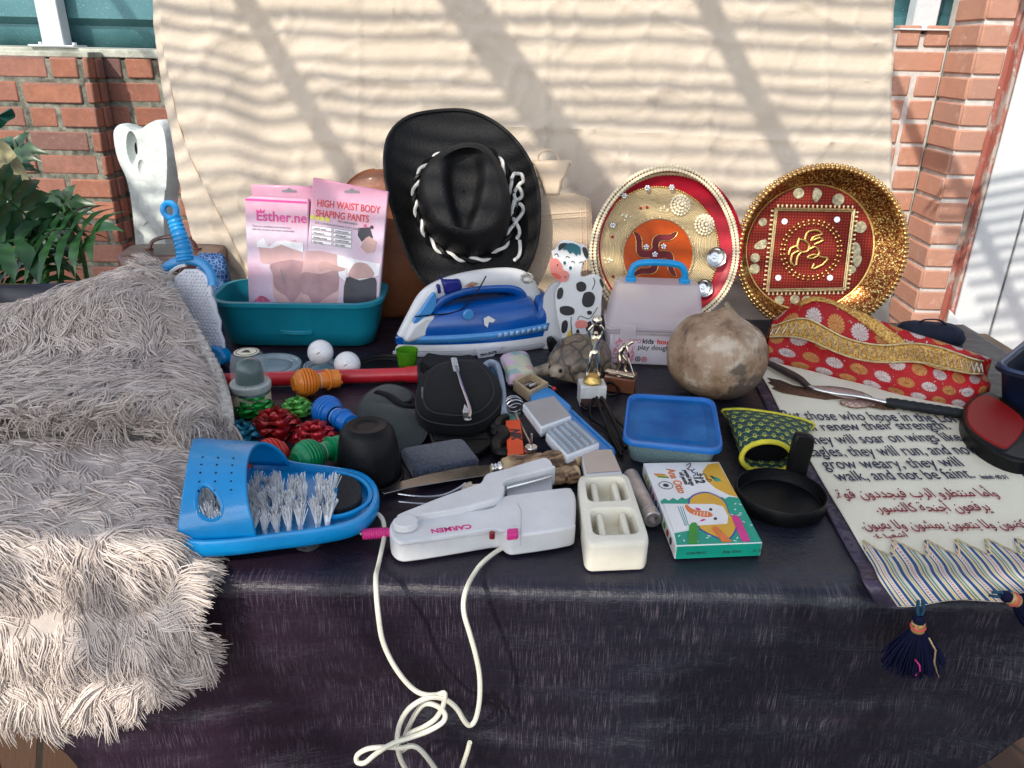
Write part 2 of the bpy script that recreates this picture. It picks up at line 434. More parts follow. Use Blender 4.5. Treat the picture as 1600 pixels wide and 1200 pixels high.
# door frame (flaking red paint) and plank door; the door plane runs towards the viewer on the right
q = NT('flaking_red_paint'); n1 = q.noise(7, 8, .75, stretch=(3, 3, 1)); n2 = q.noise(22, 6, .7)
c = q.mix(q.ramp(n1, [(.50, (0, 0, 0)), (.56, (1, 1, 1))]), (.36, .115, .085), (.40, .34, .30)); c = q.mix(q.ramp(n2, [(.62, (0, 0, 0)), (.66, (1, 1, 1))]), c, (.66, .62, .57))
q.P(Base_Color=c, Roughness=.75).bump(n1, .003).bump(n2, .002); FRAMEM = q.m
fr = thing('door_frame', 'door frame post with flaking dull red paint beside the white door', 'door frame', Vector((cx1 + .06, PY, 0)))
DD = Vector((math.cos(R(16)), -math.sin(R(16)), 0))      # door direction, towards the viewer
DN = Vector((-DD.y, DD.x, 0)); DN = DN if DN.x < 0 else -DN
fx1 = D(1580, 100, PY).x
m = MB(); m.prism([(cx1 + .001, PY + .012), (cx1 + .001, WALL_Y), (fx1, WALL_Y), (fx1, PY - .03), (cx1 + .035, PY - .03), (cx1 + .035, PY + .012)], 0, 2.25); m.build('post', FRAMEM, fr, bev=.006, world=True)
q = NT('door_white_paint'); n1 = q.noise(3, 7, .7); n2 = q.noise(40, 6, .75, stretch=(1, 1, .25))
c = q.mix(q.ramp(n1, [(.4, (0, 0, 0)), (.8, (1, 1, 1))]), (.62, .64, .645), (.54, .57, .58)); c = q.mix(q.ramp(n2, [(.68, (0, 0, 0)), (.72, (1, 1, 1))]), c, (.30, .26, .22))
q.P(Base_Color=c, Roughness=.55).bump(n1, .002).bump(n2, .002); DOORM = q.m
DO = Vector((fx1 + .012, PY - .035, 0))
door = thing('plank_door', 'white painted ledged plank door with grey cracks and a rusty bolt', 'door', DO)
def dpt(a, h, z): return DO + DD * a + DN * h + ZAX * z
m = MB(); a = 0
for k in range(6):
    wd = .17 if k % 2 else .14
    vs = [dpt(a + e * (wd - .006), h, z) for z in (.16, 2.2) for e in (0, 1) for h in (-.03, 0.0)]
    m.add(vs, [(0, 2, 3, 1), (4, 5, 7, 6), (0, 1, 5, 4), (2, 6, 7, 3), (0, 4, 6, 2), (1, 3, 7, 5)]); a += wd
m.build('planks', DOORM, door, bev=.004, world=True)
m = MB()
DMX = frame(DO, DD, DN)
m.prism(tr(DMX, [(1484, 484), (1640, 672), (1640, 800), (1468, 552)], .02), .002, .024, DMX)
m.build('ledge', DOORM, door, bev=.004, world=True)
RUST = mat('rusty_iron', (.30, .17, .14), .8, met=.3, var=.4, vs=30, bump=.002, bs=120)
m = MB(); zb = 1.36
for (e0, e1, z0, z1, h) in ((.02, .06, zb - .09, zb + .08, .012), (.005, .09, zb + .03, zb + .045, .02), (.005, .09, zb - .05, zb - .035, .02)):
    vs = [dpt(e, hh, zz) for zz in (z0, z1) for e in (e0, e1) for hh in (0.001, h)]
    m.add(vs, [(0, 2, 3, 1), (4, 5, 7, 6), (0, 1, 5, 4), (2, 6, 7, 3), (0, 4, 6, 2), (1, 3, 7, 5)])
m.build('bolt', RUST, door, bev=.002, world=True)
m = MB(); m.prism([(fx1 - .05, PY - .12), (fx1 + 1.0, PY - .45), (fx1 + .9, PY - .75), (fx1 - .15, PY - .42)], 0, .14)
o = m.build('brick_step', BRICK_P, bev=.01); tag(o, 'low red step under the white plank door', 'step')
# far end wall behind the door opening
m = MB(); m.box((fx1 + .55, WALL_Y + .2, 1.2), (1.0, .2, 2.4)); o = m.build('side_wall', MORTAR_W); tag(o, 'pale plastered wall behind the white plank door', 'wall')

# ---- pergola overhead (out of the picture): rafters and slats throw the stripes, sheet and boards are added to shape the light
PWOOD = mat('pergola_timber', (.22, .14, .08), .8, var=.25, vs=6, bump=.002, bs=60)
PG_Z = TOP + 1.62
pg = thing('pergola', 'timber pergola roof with slats and solid sheets above the table', 'pergola', Vector((0, 0, PG_Z)))
def prj(p):                      # where the sun ray that ends at p passes the pergola plane
    t = (p.z - PG_Z) / SUN.z; return p - SUN * t
m = MB()
for (x0, y0, x1, y1, wd) in RAFTERS:
    dx, dy = x1 - x0, y1 - y0
    m.box(((x0 + x1) / 2, (y0 + y1) / 2, PG_Z + .06), (wd, math.hypot(dx, dy), .03), rz=-math.atan2(dx, dy))
m.build('rafters', PWOOD, pg, world=True)
m = MB(); y = SLAT_Y0
rs = random.Random(5)
while y < SLAT_Y1:
    m.box((-.6, y, PG_Z + .10), (4.2, SLAT_W + rs.uniform(-.006, .006), .012)); y += SLAT_S + rs.uniform(-.01, .01)
y = SLAT_Y1 + .02
while y < 1.25:
    m.box((1.5, y, PG_Z + .10), (2.1, .018, .012)); y += SLAT_S * 1.15 + rs.uniform(-.012, .012)
m.build('slats', PWOOD, pg, world=True)
m = MB()
for k, pl in enumerate(FILL_SHEETS): m.face(pl, PG_Z + .12 + .03 * k)
q = NT('fill_sheet_translucent'); tl = q.n('ShaderNodeBsdfTranslucent', None, Color=(.66, .655, .65)); df = q.n('ShaderNodeBsdfDiffuse', None, Color=(.45, .45, .46)); mx = q.n('ShaderNodeMixShader', None, Fac=.35)  # translucent so the added sheet passes soft fill light to the table
q.set(mx.inputs[1], tl); q.set(mx.inputs[2], df); q.t.links.new(mx.outputs[0], q.out.inputs[0])
m.build('fill_sheet', q.m, pg, world=True)
for k, pl in enumerate(SHADES):
    pp_ = []
    for x, y in pl:
        p = D(x, y, .63); zt = PG_Z + .17 + .022 * k; p = p - SUN * ((p.z - zt) / SUN.z); pp_.append((p.x, p.y))
    m = MB(); m.prism(pp_, PG_Z + .16 + .022 * k, PG_Z + .17 + .022 * k); m.build('shade_board', PWOOD, pg, world=True)  # unseen board added, cut to the outline of the shade it throws
m = MB(); m.box((-3.55, .80, PG_Z + .10), (1.5, .62, .014)); m.build('shade_board', PWOOD, pg, world=True)  # unseen board added to darken the lower left wall
m = MB()
for x in (-4.3, 4.3):
    for y in (-4.2, 2.7): m.box((x, y, PG_Z / 2), (.1, .1, PG_Z))
m.build('posts', PWOOD, pg, world=True)
# ================================================================== SHEET, TABLE, CLOTH, FUR
def fbm(x, y, z=0, o=3): return noise.fractal(Vector((x, y, z)), 1.0, 2.0, o)
# ---- the hanging cream sheet
SLP = R(15.6)
SN = Vector((0, -math.cos(SLP), math.sin(SLP))); SP0 = Vector((0, 1.53, TOP))
def S(px, py, h=0.0): return hit(px, py, SP0 + SN * h, SN)
def edge_l(y): return 243 + (0 if y < 0 else .02 * y) + .00040 * max(0, y) ** 2 * .8 + (.04 * (-y) * .6 if y < 0 else 0)
def edge_r(y): return 1398 - .018 * y
def sheet(u, v):
    py = lerp(-330, 640, v); l, r = edge_l(py), edge_r(py)
    px = lerp(l, r, u)
    p = S(px, py)
    x, z = p.x, p.z
    h = .009 * fbm(x * 2.2, z * 1.6, 3.0) + .0035 * fbm(x * 6 + 4, z * 5, 1.0)
    # crease network: long straight press folds and crumples
    c = abs(noise.noise(Vector((x * 7 + 2 * fbm(x, z), z * 6, 5)))); h += .004 * (1 - min(1, c * 8))
    c = abs(noise.noise(Vector((x * 11 - z * 4, z * 9 + x * 3, 9)))); h += .0028 * (1 - min(1, c * 9))
    c = abs(noise.noise(Vector((x * 4 + z * 5, z * 3 - x * 2, 17)))); h += .004 * (1 - min(1, c * 12))
    for (a, b, k) in ((855, -.02, .004), (1290, .02, .003), (560, .01, .003)):
        d = px - (a + b * py); h += k * math.exp(-(d / 5) ** 2)
    for (a, b, k) in ((158, .05, .004), (395, -.03, .003)):
        d = py - (a + b * px); h += k * math.exp(-(d / 5) ** 2) * min(1, max(0, (px - 420) / 200))
    # folds falling from the upper left towards the table: diagonal swags
    wl = max(0, 1 - (px - l) / 330)
    d = px - (262 + .36 * (py - 100)); h += wl ** .6 * .020 * math.sin(d / 30.0 + .8 * fbm(x * 2, z * 2)) * min(1, max(0, (py + 60) / 250))
    h += .004 * wl * math.sin(d / 13.0 + py / 90)
    # the turned hem: a step along the diagonal seam
    ds = px - (260 + max(0, py - 60) * .21 + max(0, py - 230) * .28)
    h += .018 / (1 + math.exp(-ds / 2.2)) * min(1, max(0, (py - 20) / 80)) * max(0, 1 - max(0, ds) / 160)
    h += .01 * math.exp(-(ds / 4) ** 2) * min(1, max(0, (py - 20) / 80))
    # slight sag between the right corner and the middle
    h += .012 * math.sin((px - 900) / 90) * max(0, (px - 900) / 500) * max(0, (300 - py) / 600) * .35
    return p + SN * h
q = NT('sheet_cotton'); n1 = q.noise(5, 4, .6); n2 = q.noise(900, 2, .6); n3 = q.noise(60, 6, .7)
q.P(Base_Color=q.ramp(n1, [(.3, (.55, .465, .365)), (.7, (.62, .53, .425))]), Roughness=.9, Sheen_Weight=.15)
q.bump(n2, .0004).bump(n3, .0022)
m = MB(); m.grid(sheet, 240, 200)
o = m.build('backdrop_sheet', q.m, solid=.0015, off=0)
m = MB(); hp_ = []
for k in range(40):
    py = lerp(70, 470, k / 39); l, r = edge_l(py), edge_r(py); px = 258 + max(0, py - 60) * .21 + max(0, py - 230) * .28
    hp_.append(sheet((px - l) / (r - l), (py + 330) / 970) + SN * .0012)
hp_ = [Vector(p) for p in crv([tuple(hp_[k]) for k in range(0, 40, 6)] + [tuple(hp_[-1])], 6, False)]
m.tube(hp_, [.0010 + .0016 * min(1, k / 20) for k in range(len(hp_))], 6, flat=.6); m.build('hem_shade_line', mat('hem_shade_tan', (.42, .29, .17), .9), o); tag(o, 'cream cotton sheet hung up as a creased backdrop behind the table', 'sheet')  # darker tan stands in for the shadow line along the hem fold

# ---- table
TW = mat('table_wood', (.20, .12, .06), .6, var=.3, vs=8)
tb = thing('table', 'long wooden trestle table under the dark purple cloth', 'table', Vector((.05, 1.07, 0)))
m = MB(); m.box((0, 0, TOP - .022), (1.82, .82, .03)); m.build('tabletop', TW, tb, bev=.004)
for sx in (-1, 1):
    for sy in (-1, 1):
        m = MB(); m.box((sx * .80, sy * .30, (TOP - .037) / 2), (.05, .05, TOP - .037)); m.build('leg', TW, tb, bev=.004)
# ---- shiny dark purple cloth
q = NT('cloth_purple'); uv = q.tc('UV')
sl1 = q.noise(1, 2, .5, vec=uv, stretch=(1350, 34, 1)); sl2 = q.noise(1, 2, .5, vec=uv, stretch=(10, 700, 1)); sl3 = q.noise(1, 3, .6, vec=uv, stretch=(1400, 40, 1))
ln = q.math('MULTIPLY', q.ramp(sl1, [(.54, (0, 0, 0)), (.74, (1, 1, 1))]), q.ramp(q.noise(1, 3, .6, vec=uv, stretch=(20, 12, 1)), [(.36, (.06,) * 3), (.66, (1,) * 3)]))
hz = q.ramp(sl2, [(.45, (0, 0, 0)), (.75, (1, 1, 1))])
big = q.noise(1, 3, .6, vec=uv, stretch=(3, 3, 1))
uvs_ = q.n('ShaderNodeSeparateXYZ'); q.set(uvs_.inputs[0], uv); front = q.ramp(uvs_.outputs[1], [(.85, (.12,) * 3), (.88, (1,) * 3)])
c = q.ramp(big, [(.35, (.009, .005, .012)), (.65, (.021, .010, .022))])
c = q.mix(q.ramp(uvs_.outputs[0], [(.55, (0, 0, 0)), (1.0, (1, 1, 1))]), c, (.007, .009, .017))
c = q.mix(q.math('MULTIPLY', hz, .2), c, (.022, .015, .024))
c = q.mix(q.math('MULTIPLY', q.math('MULTIPLY', ln, front), .85), c, (.145, .12, .155))
rg = q.n('ShaderNodeMapRange', None, Value=sl3); rg.inputs['To Min'].default_value = .27; rg.inputs['To Max'].default_value = .48
q.P(Base_Color=c, Roughness=rg.outputs[0], Specular_IOR_Level=.36, Sheen_Weight=.05, Sheen_Roughness=.35, Sheen_Tint=(.75, .6, .8), Anisotropic=.3)
q.bump(sl2, .0003).bump(sl3, .0004).bump(q.noise(1, 3, .6, vec=uv, stretch=(14, 20, 1)), .005).bump(q.noise(1, 2, .5, vec=uv, stretch=(260, 260, 1)), .0006)
CLOTH = q.m
EY = .648                       # front edge of the table
def hem(u):                     # where the hem hangs (z) along the front
    x = u
    return min(TOP - .07, .40 + 1.33 * max(0, -.40 - x) + 1.64 * max(0, x - .448))
def cloth(u, v):
    x = lerp(-.84, .93, u)
    uf = (x + .64) / 1.34; fold = .45
    if v < .5:                  # on the table, back to front
        t = v / .5; y = lerp(1.515, EY, t)
        h = .0025 * max(0, fbm(x * 5, y * 5, 2)) + .0012 * max(0, fbm(x * 14, y * 14, 5))
        return Vector((x, y, TOP - .004 + h * min(1, (1 - t) * 8)))
    t = (v - .5) / .5
    hz_ = hem(x)
    Ltot = TOP - hz_
    s = t * Ltot; r = .014
    if s < r * PI / 2:
        a = s / r; y = EY - r * math.sin(a) ; z = TOP - .004 - r * (1 - math.cos(a))
    else: y = EY - r; z = TOP - .004 - r - (s - r * PI / 2)
    k = min(1, s / .12)
    y -= k * (.016 * math.sin(x * 13 + 1.2 * fbm(x * 2, 0, 1)) * (t) + .010 * fbm(x * 4, z * 3, 7) + .012 * t)
    y -= (.010 * fbm(x * 2.2, z * 9, 4) + .004 * fbm(x * 6, z * 22, 9)) * k
    return Vector((x, y, z))
m = MB(); m.grid(cloth, 220, 130)
def cloth_uv(k):                # woven threads keep their size: uv in metres along the cloth
    x, v = lerp(-.84, .93, (k % 221) / 220), (k // 221) / 130
    return (x + .84, v / .5 * .867 if v < .5 else .867 + (v - .5) / .5 * (TOP - hem(x)))
m.uv = {i: [cloth_uv(k) for k in f] for i, f in enumerate(m.f)}
o = m.build('tablecloth', CLOTH, solid=.002, off=-1)
tag(o, 'shiny dark purple slubbed tablecloth hanging over the front of the table', 'tablecloth')

# ---- fluffy throw
def bicubic(rows):              # rows of control points -> surface
    def f(u, v):
        nr = len(rows) - 1; x = min(v * nr, nr - 1e-6); i = int(x); t = x - i
        def row(k):
            r = rows[max(0, min(nr, k))]; nc = len(r) - 1; y = min(u * nc, nc - 1e-6); j = int(y); s = y - j
            g = [r[max(0, min(nc, j + d))] for d in (-1, 0, 1, 2)]
            return cr(g, s)
        return cr([row(i - 1), row(i), row(i + 1), row(i + 2)], t)
    def cr(g, t):
        t2 = t * t; t3 = t2 * t
        return .5 * (2 * g[1] + (g[2] - g[0]) * t + (2 * g[0] - 5 * g[1] + 4 * g[2] - g[3]) * t2 + (3 * g[1] - g[0] - 3 * g[2] + g[3]) * t3)
    return f
# lower leaf: on the table from the crease forward and over the edge
A = bicubic([
    [T(-220, 640, .05), T(-60, 650, .05), T(90, 655, .05), T(200, 665, .05), T(300, 680, .05), T(338, 690, .03)],
    [T(-220, 700, .05), T(-60, 710, .06), T(80, 720, .055), T(190, 730, .05), T(280, 735, .04), T(325, 740, .03)],
    [T(-260, 800, .045), T(-80, 805, .05), T(70, 810, .045), T(180, 815, .04), T(250, 812, .035), T(290, 810, .025)],
    [T(-300, 868, .035), T(-110, 872, .035), T(50, 875, .03), T(160, 875, .03), T(225, 872, .03), T(275, 868, .02)],
    [D(-330, 940, .612), D(-130, 945, .612), D(40, 945, .612), D(150, 945, .612), D(225, 940, .612), D(272, 930, .612)],
    [D(-330, 1000, .595), D(-130, 1003, .595), D(40, 1005, .595), D(150, 1003, .595), D(230, 995, .595), D(280, 980, .60)],
    [D(-330, 1078, .585), D(-130, 1082, .585), D(40, 1078, .585), D(150, 1068, .585), D(232, 1050, .585), D(284, 1028, .595)]])
# upper leaf: heaped behind the crease, its edge rising to the corner
B = bicubic([
    [T(-220, 660, .04), T(-60, 668, .04), T(90, 672, .04), T(200, 680, .04), T(300, 692, .035), T(340, 690, .025)],
    [T(-220, 630, .10), T(-60, 632, .10), T(90, 640, .095), T(200, 640, .09), T(300, 650, .075), T(349, 655, .045)],
    [D(-220, 585, 1.07), D(-70, 582, 1.06), D(80, 570, 1.05), D(190, 565, 1.05), D(285, 570, 1.06), D(336, 590, 1.07)],
    [D(-220, 530, 1.15), D(-80, 520, 1.14), D(60, 500, 1.12), D(170, 480, 1.12), D(255, 490, 1.14), D(300, 520, 1.15)],
    [D(-220, 520, 1.23), D(-80, 508, 1.22), D(50, 474, 1.20), D(150, 444, 1.20), D(225, 432, 1.22), D(262, 455, 1.23)],
    [D(-220, 535, 1.29), D(-80, 520, 1.28), D(50, 490, 1.26), D(150, 458, 1.26), D(225, 432, 1.27), D(256, 436, 1.28)],
    [D(-220, 560, 1.33), D(-80, 560, 1.33), D(50, 555, 1.30), D(150, 545, 1.30), D(225, 540, 1.30), D(256, 540, 1.30)]])
FB = mat('throw_backing', (.44, .385, .345), .95, var=.1, vs=40, bump=.001, bs=300)
q = NT('throw_pile'); rnd = q.n('ShaderNodeNewGeometry').outputs['Random Per Island']
c = q.ramp(rnd, [(0, (.55, .465, .405)), (.5, (.65, .56, .495)), (1, (.73, .645, .58))])
c = q.mix(q.math('MULTIPLY', q.ramp(q.noise(7, 4, .6), [(.45, (0, 0, 0)), (.75, (1, 1, 1))]), .35), c, (.40, .33, .34))
q.P(Base_Color=c, Roughness=.75, Sheen_Weight=.3)
FP = q.m
fur = thing('fluffy_throw', 'beige grey shaggy throw folded over the left end of the table', 'throw', T(150, 700))
m = MB(); m.grid(A, 40, 40); m.grid(B, 40, 40); m.build('backing', FB, fur, solid=.006, world=True)
rf = random.Random(11)
locks = {}
def strands(mb, f, N, flow, lmin=.030, lmax=.050, seed=0, uv=None):
    for _ in range(N):
        u, v = (rf.random(), rf.random()) if uv is None else uv()
        p = f(u, v); e = .004
        du = f(min(1, u + e), v) - f(max(0, u - e), v); dv = f(u, min(1, v + e)) - f(u, max(0, v - e))
        nn = du.cross(dv)
        if nn.length < 1e-12: continue
        nn.normalize()
        if nn.dot(CAM - p) < 0: nn = -nn
        g = flow(u, v, p)
        # locks: neighbours share one bend and lean together towards their tip
        cw = 1 / 88.0; ci = (int((p.x + .002 * noise.noise(p * 150)) // cw), int(p.y // cw), int(p.z // cw), seed)
        lk = locks.get(ci)
        if lk is None:
            lk = locks[ci] = (rf.gauss(0, .42), rf.uniform(-.9, .9), rf.uniform(.10, .62), rf.uniform(.85, 1.25), p.copy(), rf.uniform(0, 6.28))
        a = 1.0 * noise.noise(p * 22 + Vector((seed, 0, 0))) + .8 * noise.noise(p * 8) + lk[0] + rf.gauss(0, .10)
        g = Matrix.Rotation(a, 3, nn) @ (g - nn * g.dot(nn))
        if g.length < 1e-9: continue
        g.normalize()
        L = rf.uniform(lmin, lmax) * lk[3]; lift = lk[2] + rf.gauss(0, .08)
        sd = g.cross(nn); cur = lk[1] + rf.gauss(0, .18); wph = lk[5]
        pts = [p + nn * .001]; n = 6; pull = (lk[4] - p); pull = pull - g * pull.dot(g)
        for k in range(1, n + 1):
            t = k / n
            d = (g * (.45 + .75 * t) + nn * lift * (1 - 1.3 * t) + sd * (cur * (t - .35) + .38 * math.sin(wph + t * 6.5)) + pull * 5 * t - ZAX * .22 * t).normalized()
            pts.append(pts[-1] + d * (L / n))
        r0 = rf.uniform(.0007, .00115)
        mb.tube(pts, [r0 * .9, r0, r0, r0 * .95, r0 * .85, r0 * .6, r0 * .2], 3, cap=False)
mp = MB()
def flowA(u, v, p):
    if v > .5: return (XAX * (.35 + .55 * u + 1.1 * max(0, u - .72) * 3) - ZAX * 1.0).normalized()
    return (XAX * (.9 + u) - YAX * (.3 + 1.2 * v)).normalized()
def flowB(u, v, p):
    if v < .16: return (XAX * .3 - YAX * .5 + ZAX * .2)
    return (XAX * (.15 + .5 * max(0, u - .6)) + ZAX * 1.0 + YAX * .4).normalized()
strands(mp, A, FUR_A, flowA, seed=1)
strands(mp, B, FUR_B, flowB, .032, .052, seed=2, uv=lambda: (rf.random() ** .85, rf.random() * .86))
strands(mp, A, FUR_A // 14, lambda u, v, p: XAX * 1 - ZAX * .2, .03, .05, seed=3, uv=lambda: (rf.uniform(.93, 1), rf.random()))
strands(mp, A, FUR_A // 10, lambda u, v, p: -ZAX + XAX * .15, .035, .06, seed=4, uv=lambda: (rf.random(), rf.uniform(.95, 1)))
o = mp.build('pile', FP, fur, world=True, ang=180); o['kind'] = 'stuff'
# woven hem along the right edge of the upper leaf
m = MB()
def hemf(u, v):
    p = B(1.0, lerp(.06, .84, u)); return p + XAX * lerp(-.006, .012, v) + ZAX * .003 * math.sin(u * 240) + Vector((0, -.003, .002)) * math.sin(v * PI) * 2
m.grid(hemf, 160, 4); m.build('hem', mat('throw_hem', (.62, .58, .52), .95, var=.25, vs=160, bump=.002, bs=500), fur, solid=.005, world=True)
# ================================================================== MORE HELPERS
def loft(mb, loops, c0=True, c1=True, M=None, closed=True):
    n = len(loops[0]); vs = [p for l in loops for p in l]; fs = []
    for k in range(len(loops) - 1):
        for i in range(n if closed else n - 1):
            j = (i + 1) % n; fs.append((k * n + i, k * n + j, (k + 1) * n + j, (k + 1) * n + i))
    if c0: fs.append(tuple(range(n - 1, -1, -1)))
    if c1: fs.append(tuple(range((len(loops) - 1) * n, len(loops) * n)))
    return mb.add(vs, fs, M)
def lev(poly, z): return [(x, y, z) for x, y in poly]
def cut(o, cutters):            # boolean difference, baked into the mesh
    for c in cutters:
        me = bpy.data.meshes.new('c'); me.from_pydata([tuple(p) for p in c.v], [], c.f); me.update()
        k = bpy.data.objects.new('c', me); COL.objects.link(k); k.parent = o.parent
        md = o.modifiers.new('x', 'BOOLEAN'); md.operation = 'DIFFERENCE'; md.object = k; md.solver = 'EXACT'
        bpy.context.view_layer.update()
        new = bpy.data.meshes.new_from_object(o.evaluated_get(bpy.context.evaluated_depsgraph_get()))
        o.modifiers.remove(md); o.data = new; bpy.data.objects.remove(k)
    o.data.polygons.foreach_set('use_smooth', [True] * len(o.data.polygons)); o.data.set_sharp_from_angle(angle=R(38))
    return o
def addbev(o, w_, seg=2):
    md = o.modifiers.new('b', 'BEVEL'); md.width = w_; md.segments = seg; md.limit_method = 'ANGLE'; md.angle_limit = R(40); md.use_clamp_overlap = True; return o
def helix(path, r, turns, phase, n):
    """points that wind round a path"""
    P = [Vector(p) for p in path]; out = []; up = None
    for i in range(n + 1):
        x = i / n * (len(P) - 1); k = min(int(x), len(P) - 2); t = x - k
        c = P[k].lerp(P[k + 1], t); d = (P[k + 1] - P[k]).normalized()
        if up is None: up = d.orthogonal().normalized()
        up = (up - d * up.dot(d)).normalized(); a = 2 * PI * turns * i / n + phase
        out.append(c + (up * math.cos(a) + d.cross(up) * math.sin(a)) * r)
    return out
def skin_body(name, pts, edges, m, par, root=0, sub=2):
    """one continuous surface grown round a skeleton: pts = [(x, y, z, r)]"""
    me = bpy.data.meshes.new(name); me.from_pydata([p[:3] for p in pts], edges, []); me.update()
    o = bpy.data.objects.new(name, me); COL.objects.link(o)
    md = o.modifiers.new('k', 'SKIN'); md.use_smooth_shade = True; md.branch_smoothing = .6
    if not me.skin_vertices: me.attributes.new('skin', 'SKIN', 'POINT') if False else None
    bpy.context.view_layer.objects.active = o
    if not me.skin_vertices:
        bm = __import__('bmesh').new(); bm.from_mesh(me); L = bm.verts.layers.skin.verify(); bm.verts.ensure_lookup_table()
        for i, v in enumerate(bm.verts): v[L].radius = (pts[i][3], pts[i][3]); v[L].use_root = (i == root)
        bm.to_mesh(me); bm.free()
    else:
        for i, s in enumerate(me.skin_vertices[0].data): s.radius = (pts[i][3], pts[i][3]); s.use_root = (i == root)
    if sub:
        u = o.modifiers.new('u', 'SUBSURF'); u.levels = sub; u.render_levels = sub
    bpy.context.view_layer.update()
    new = bpy.data.meshes.new_from_object(o.evaluated_get(bpy.context.evaluated_depsgraph_get()))
    o.modifiers.clear(); o.data = new; new.polygons.foreach_set('use_smooth', [True] * len(new.polygons))
    new.materials.clear(); new.materials.append(m); o.parent = par
    return o
def sub_part(o, par):           # a piece of a part
    o.parent = par; return o
# common materials
BLACKP = mat('black_plastic', (.0025, .0025, .003), .42, spec=.22, var=.3, vs=40, bump=.0004, bs=400)
BLACKM = mat('black_fabric', (.0025, .0025, .003), .9, spec=.15, var=.4, vs=60, bump=.001, bs=700, sheen=.08)
WHITEP = mat('white_plastic', (.64, .645, .65), .32, wear=.12, var=.06, vs=20, bump=.0003, bs=200, coat=.2)
CREAMP = mat('cream_plastic', (.74, .70, .58), .35, var=.07, vs=18, bump=.0003, bs=200, coat=.15)
GREYP = mat('grey_plastic', (.45, .46, .48), .4, var=.08, vs=30)
BLUEP = mat('blue_plastic', (.0, .235, .56), .3, var=.12, vs=12, bump=.0003, bs=150, coat=.25)
NAVYP = mat('navy_plastic', (.004, .008, .024), .45, spec=.25, var=.3, vs=14)
TEALP = mat('teal_plastic', (.004, .19, .26), .38, var=.16, vs=6, bump=.0004, bs=120)
STEEL = mat('steel', (.62, .62, .62), .22, met=1, var=.1, vs=30, bump=.0003, bs=200)
CHROME = mat('chrome_silver', (.75, .73, .68), .12, met=1, var=.1, vs=60)
INK = mat('ink_black', (.02, .02, .025), .6)
INKP = mat('ink_magenta', (.62, .03, .22), .55)
INKR = mat('ink_red', (.62, .06, .07), .6)
PAPERW = mat('paper_white', (.76, .75, .73), .55, var=.04)
GOLD = mat('gold_trim', (.80, .52, .17), .3, met=1, var=.25, vs=200, bump=.0006, bs=900)
GOLDP = mat('gold_pale', (.83, .66, .36), .36, met=.8, var=.2, vs=150)
REDP = mat('red_plastic', (.48, .012, .022), .35, var=.15, vs=12, coat=.1)

# ================================================================== BACK ROW
# ---- teal tub
c = D(473, 452, 1.345)
tub = thing('plastic_tub', 'teal plastic tub holding the pink packages', 'tub', Matrix.Translation((c.x - .004, 1.352, TOP)) @ Matrix.Rotation(R(2), 4, 'Z'))
def rr(w_, d_, r, n=7): return rrect(-w_ / 2, -d_ / 2, w_ / 2, d_ / 2, r, n)
m = MB()
loops = [lev(rr(.250, .105, .03), 0.001), lev(rr(.262, .116, .034), .004), lev(rr(.276, .130, .04), .03), lev(rr(.292, .146, .046), .078), lev(rr(.296, .150, .047), .080), lev(rr(.306, .160, .05), .081), lev(rr(.307, .161, .05), .088), lev(rr(.300, .154, .048), .089),
         lev(rr(.289, .143, .044), .0885), lev(rr(.286, .140, .043), .078), lev(rr(.270, .124, .038), .02), lev(rr(.256, .110, .03), .005)]
loft(m, loops); m.build('tub_body', TEALP, tub, ang=50)
m = MB(); m.prism(crv([(-.03, 0), (0, -.006), (.03, 0), (0, .004)], 5), 0, .008, Matrix.Translation((.0, -.067, .028))); m.build('grip', TEALP, tub, bev=.003)
# ---- pink packages
q = NT('package_pink'); n1 = q.noise(9, 4, .6); pz = q.n('ShaderNodeSeparateXYZ'); q.set(pz.inputs[0], q.tc('Object'))
c_ = q.ramp(n1, [(.35, (.66, .32, .42)), (.5, (.60, .46, .57)), (.68, (.66, .58, .64))])
c_ = q.mix(q.ramp(q.n('ShaderNodeMapRange', None, Value=pz.outputs[1], From_Min=.20, From_Max=.29).outputs[0], [(0, (0, 0, 0)), (1, (1, 1, 1))]), c_, (.68, .26, .38))
q.P(Base_Color=c_, Roughness=.35, Coat_Weight=.2, Coat_Roughness=.08).bump(q.noise(26, 3, .6), .0016); PKG = q.m
SKIN1 = mat('print_skin', (.52, .32, .30), .4, var=.14, vs=14); SKIN2 = mat('print_skin_pale', (.58, .36, .36), .4, var=.12, vs=14)
NUDE = mat('print_nude_fabric', (.38, .22, .24), .45, var=.12, vs=40); DARKF = mat('print_dark_fabric', (.03, .03, .045), .4, var=.3, vs=30)
PINKH = mat('print_hot_pink', (.62, .04, .26), .4); GREYT = mat('print_grey', (.25, .23, .26), .5); ROSE = mat('print_rose', (.66, .14, .26), .4, var=.4, vs=70); YELP = mat('print_yellow', (.75, .68, .12), .5); PRW = mat('print_white', (.80, .78, .80), .4)
def package(label, M, outline, thick):
    t = thing('garment_package', label, 'package', M, 'pink garment packages standing in the teal tub')
    m = MB(); m.prism(tr(M, outline, thick), 0, thick); m.build('sleeve', PKG, t, bev=.0025)
    return t
def slot(t, M, cx, cy, th):
    m = MB(); p = tr(M, [(cx, cy)], th)[0]
    m.prism([(p[0] + x, p[1] + y) for x, y in [(-.013, -.003), (.013, -.003), (.013, .001), (.005, .002), (0, .006), (-.005, .002), (-.013, .001)]], th - .001, th + .0006); m.build('hang_slot', GREYT, t)
def pr(t, M, name, pts, m_, th, k=0, smooth=0):
    mb = MB(); p = tr(M, pts, th); mb.prism(crv(p, smooth) if smooth else p, th + .0001, th + .0006 + .0003 * k); return mb.build(name, m_, t)
M0 = lean(440, 524, 9, -1); th = .014
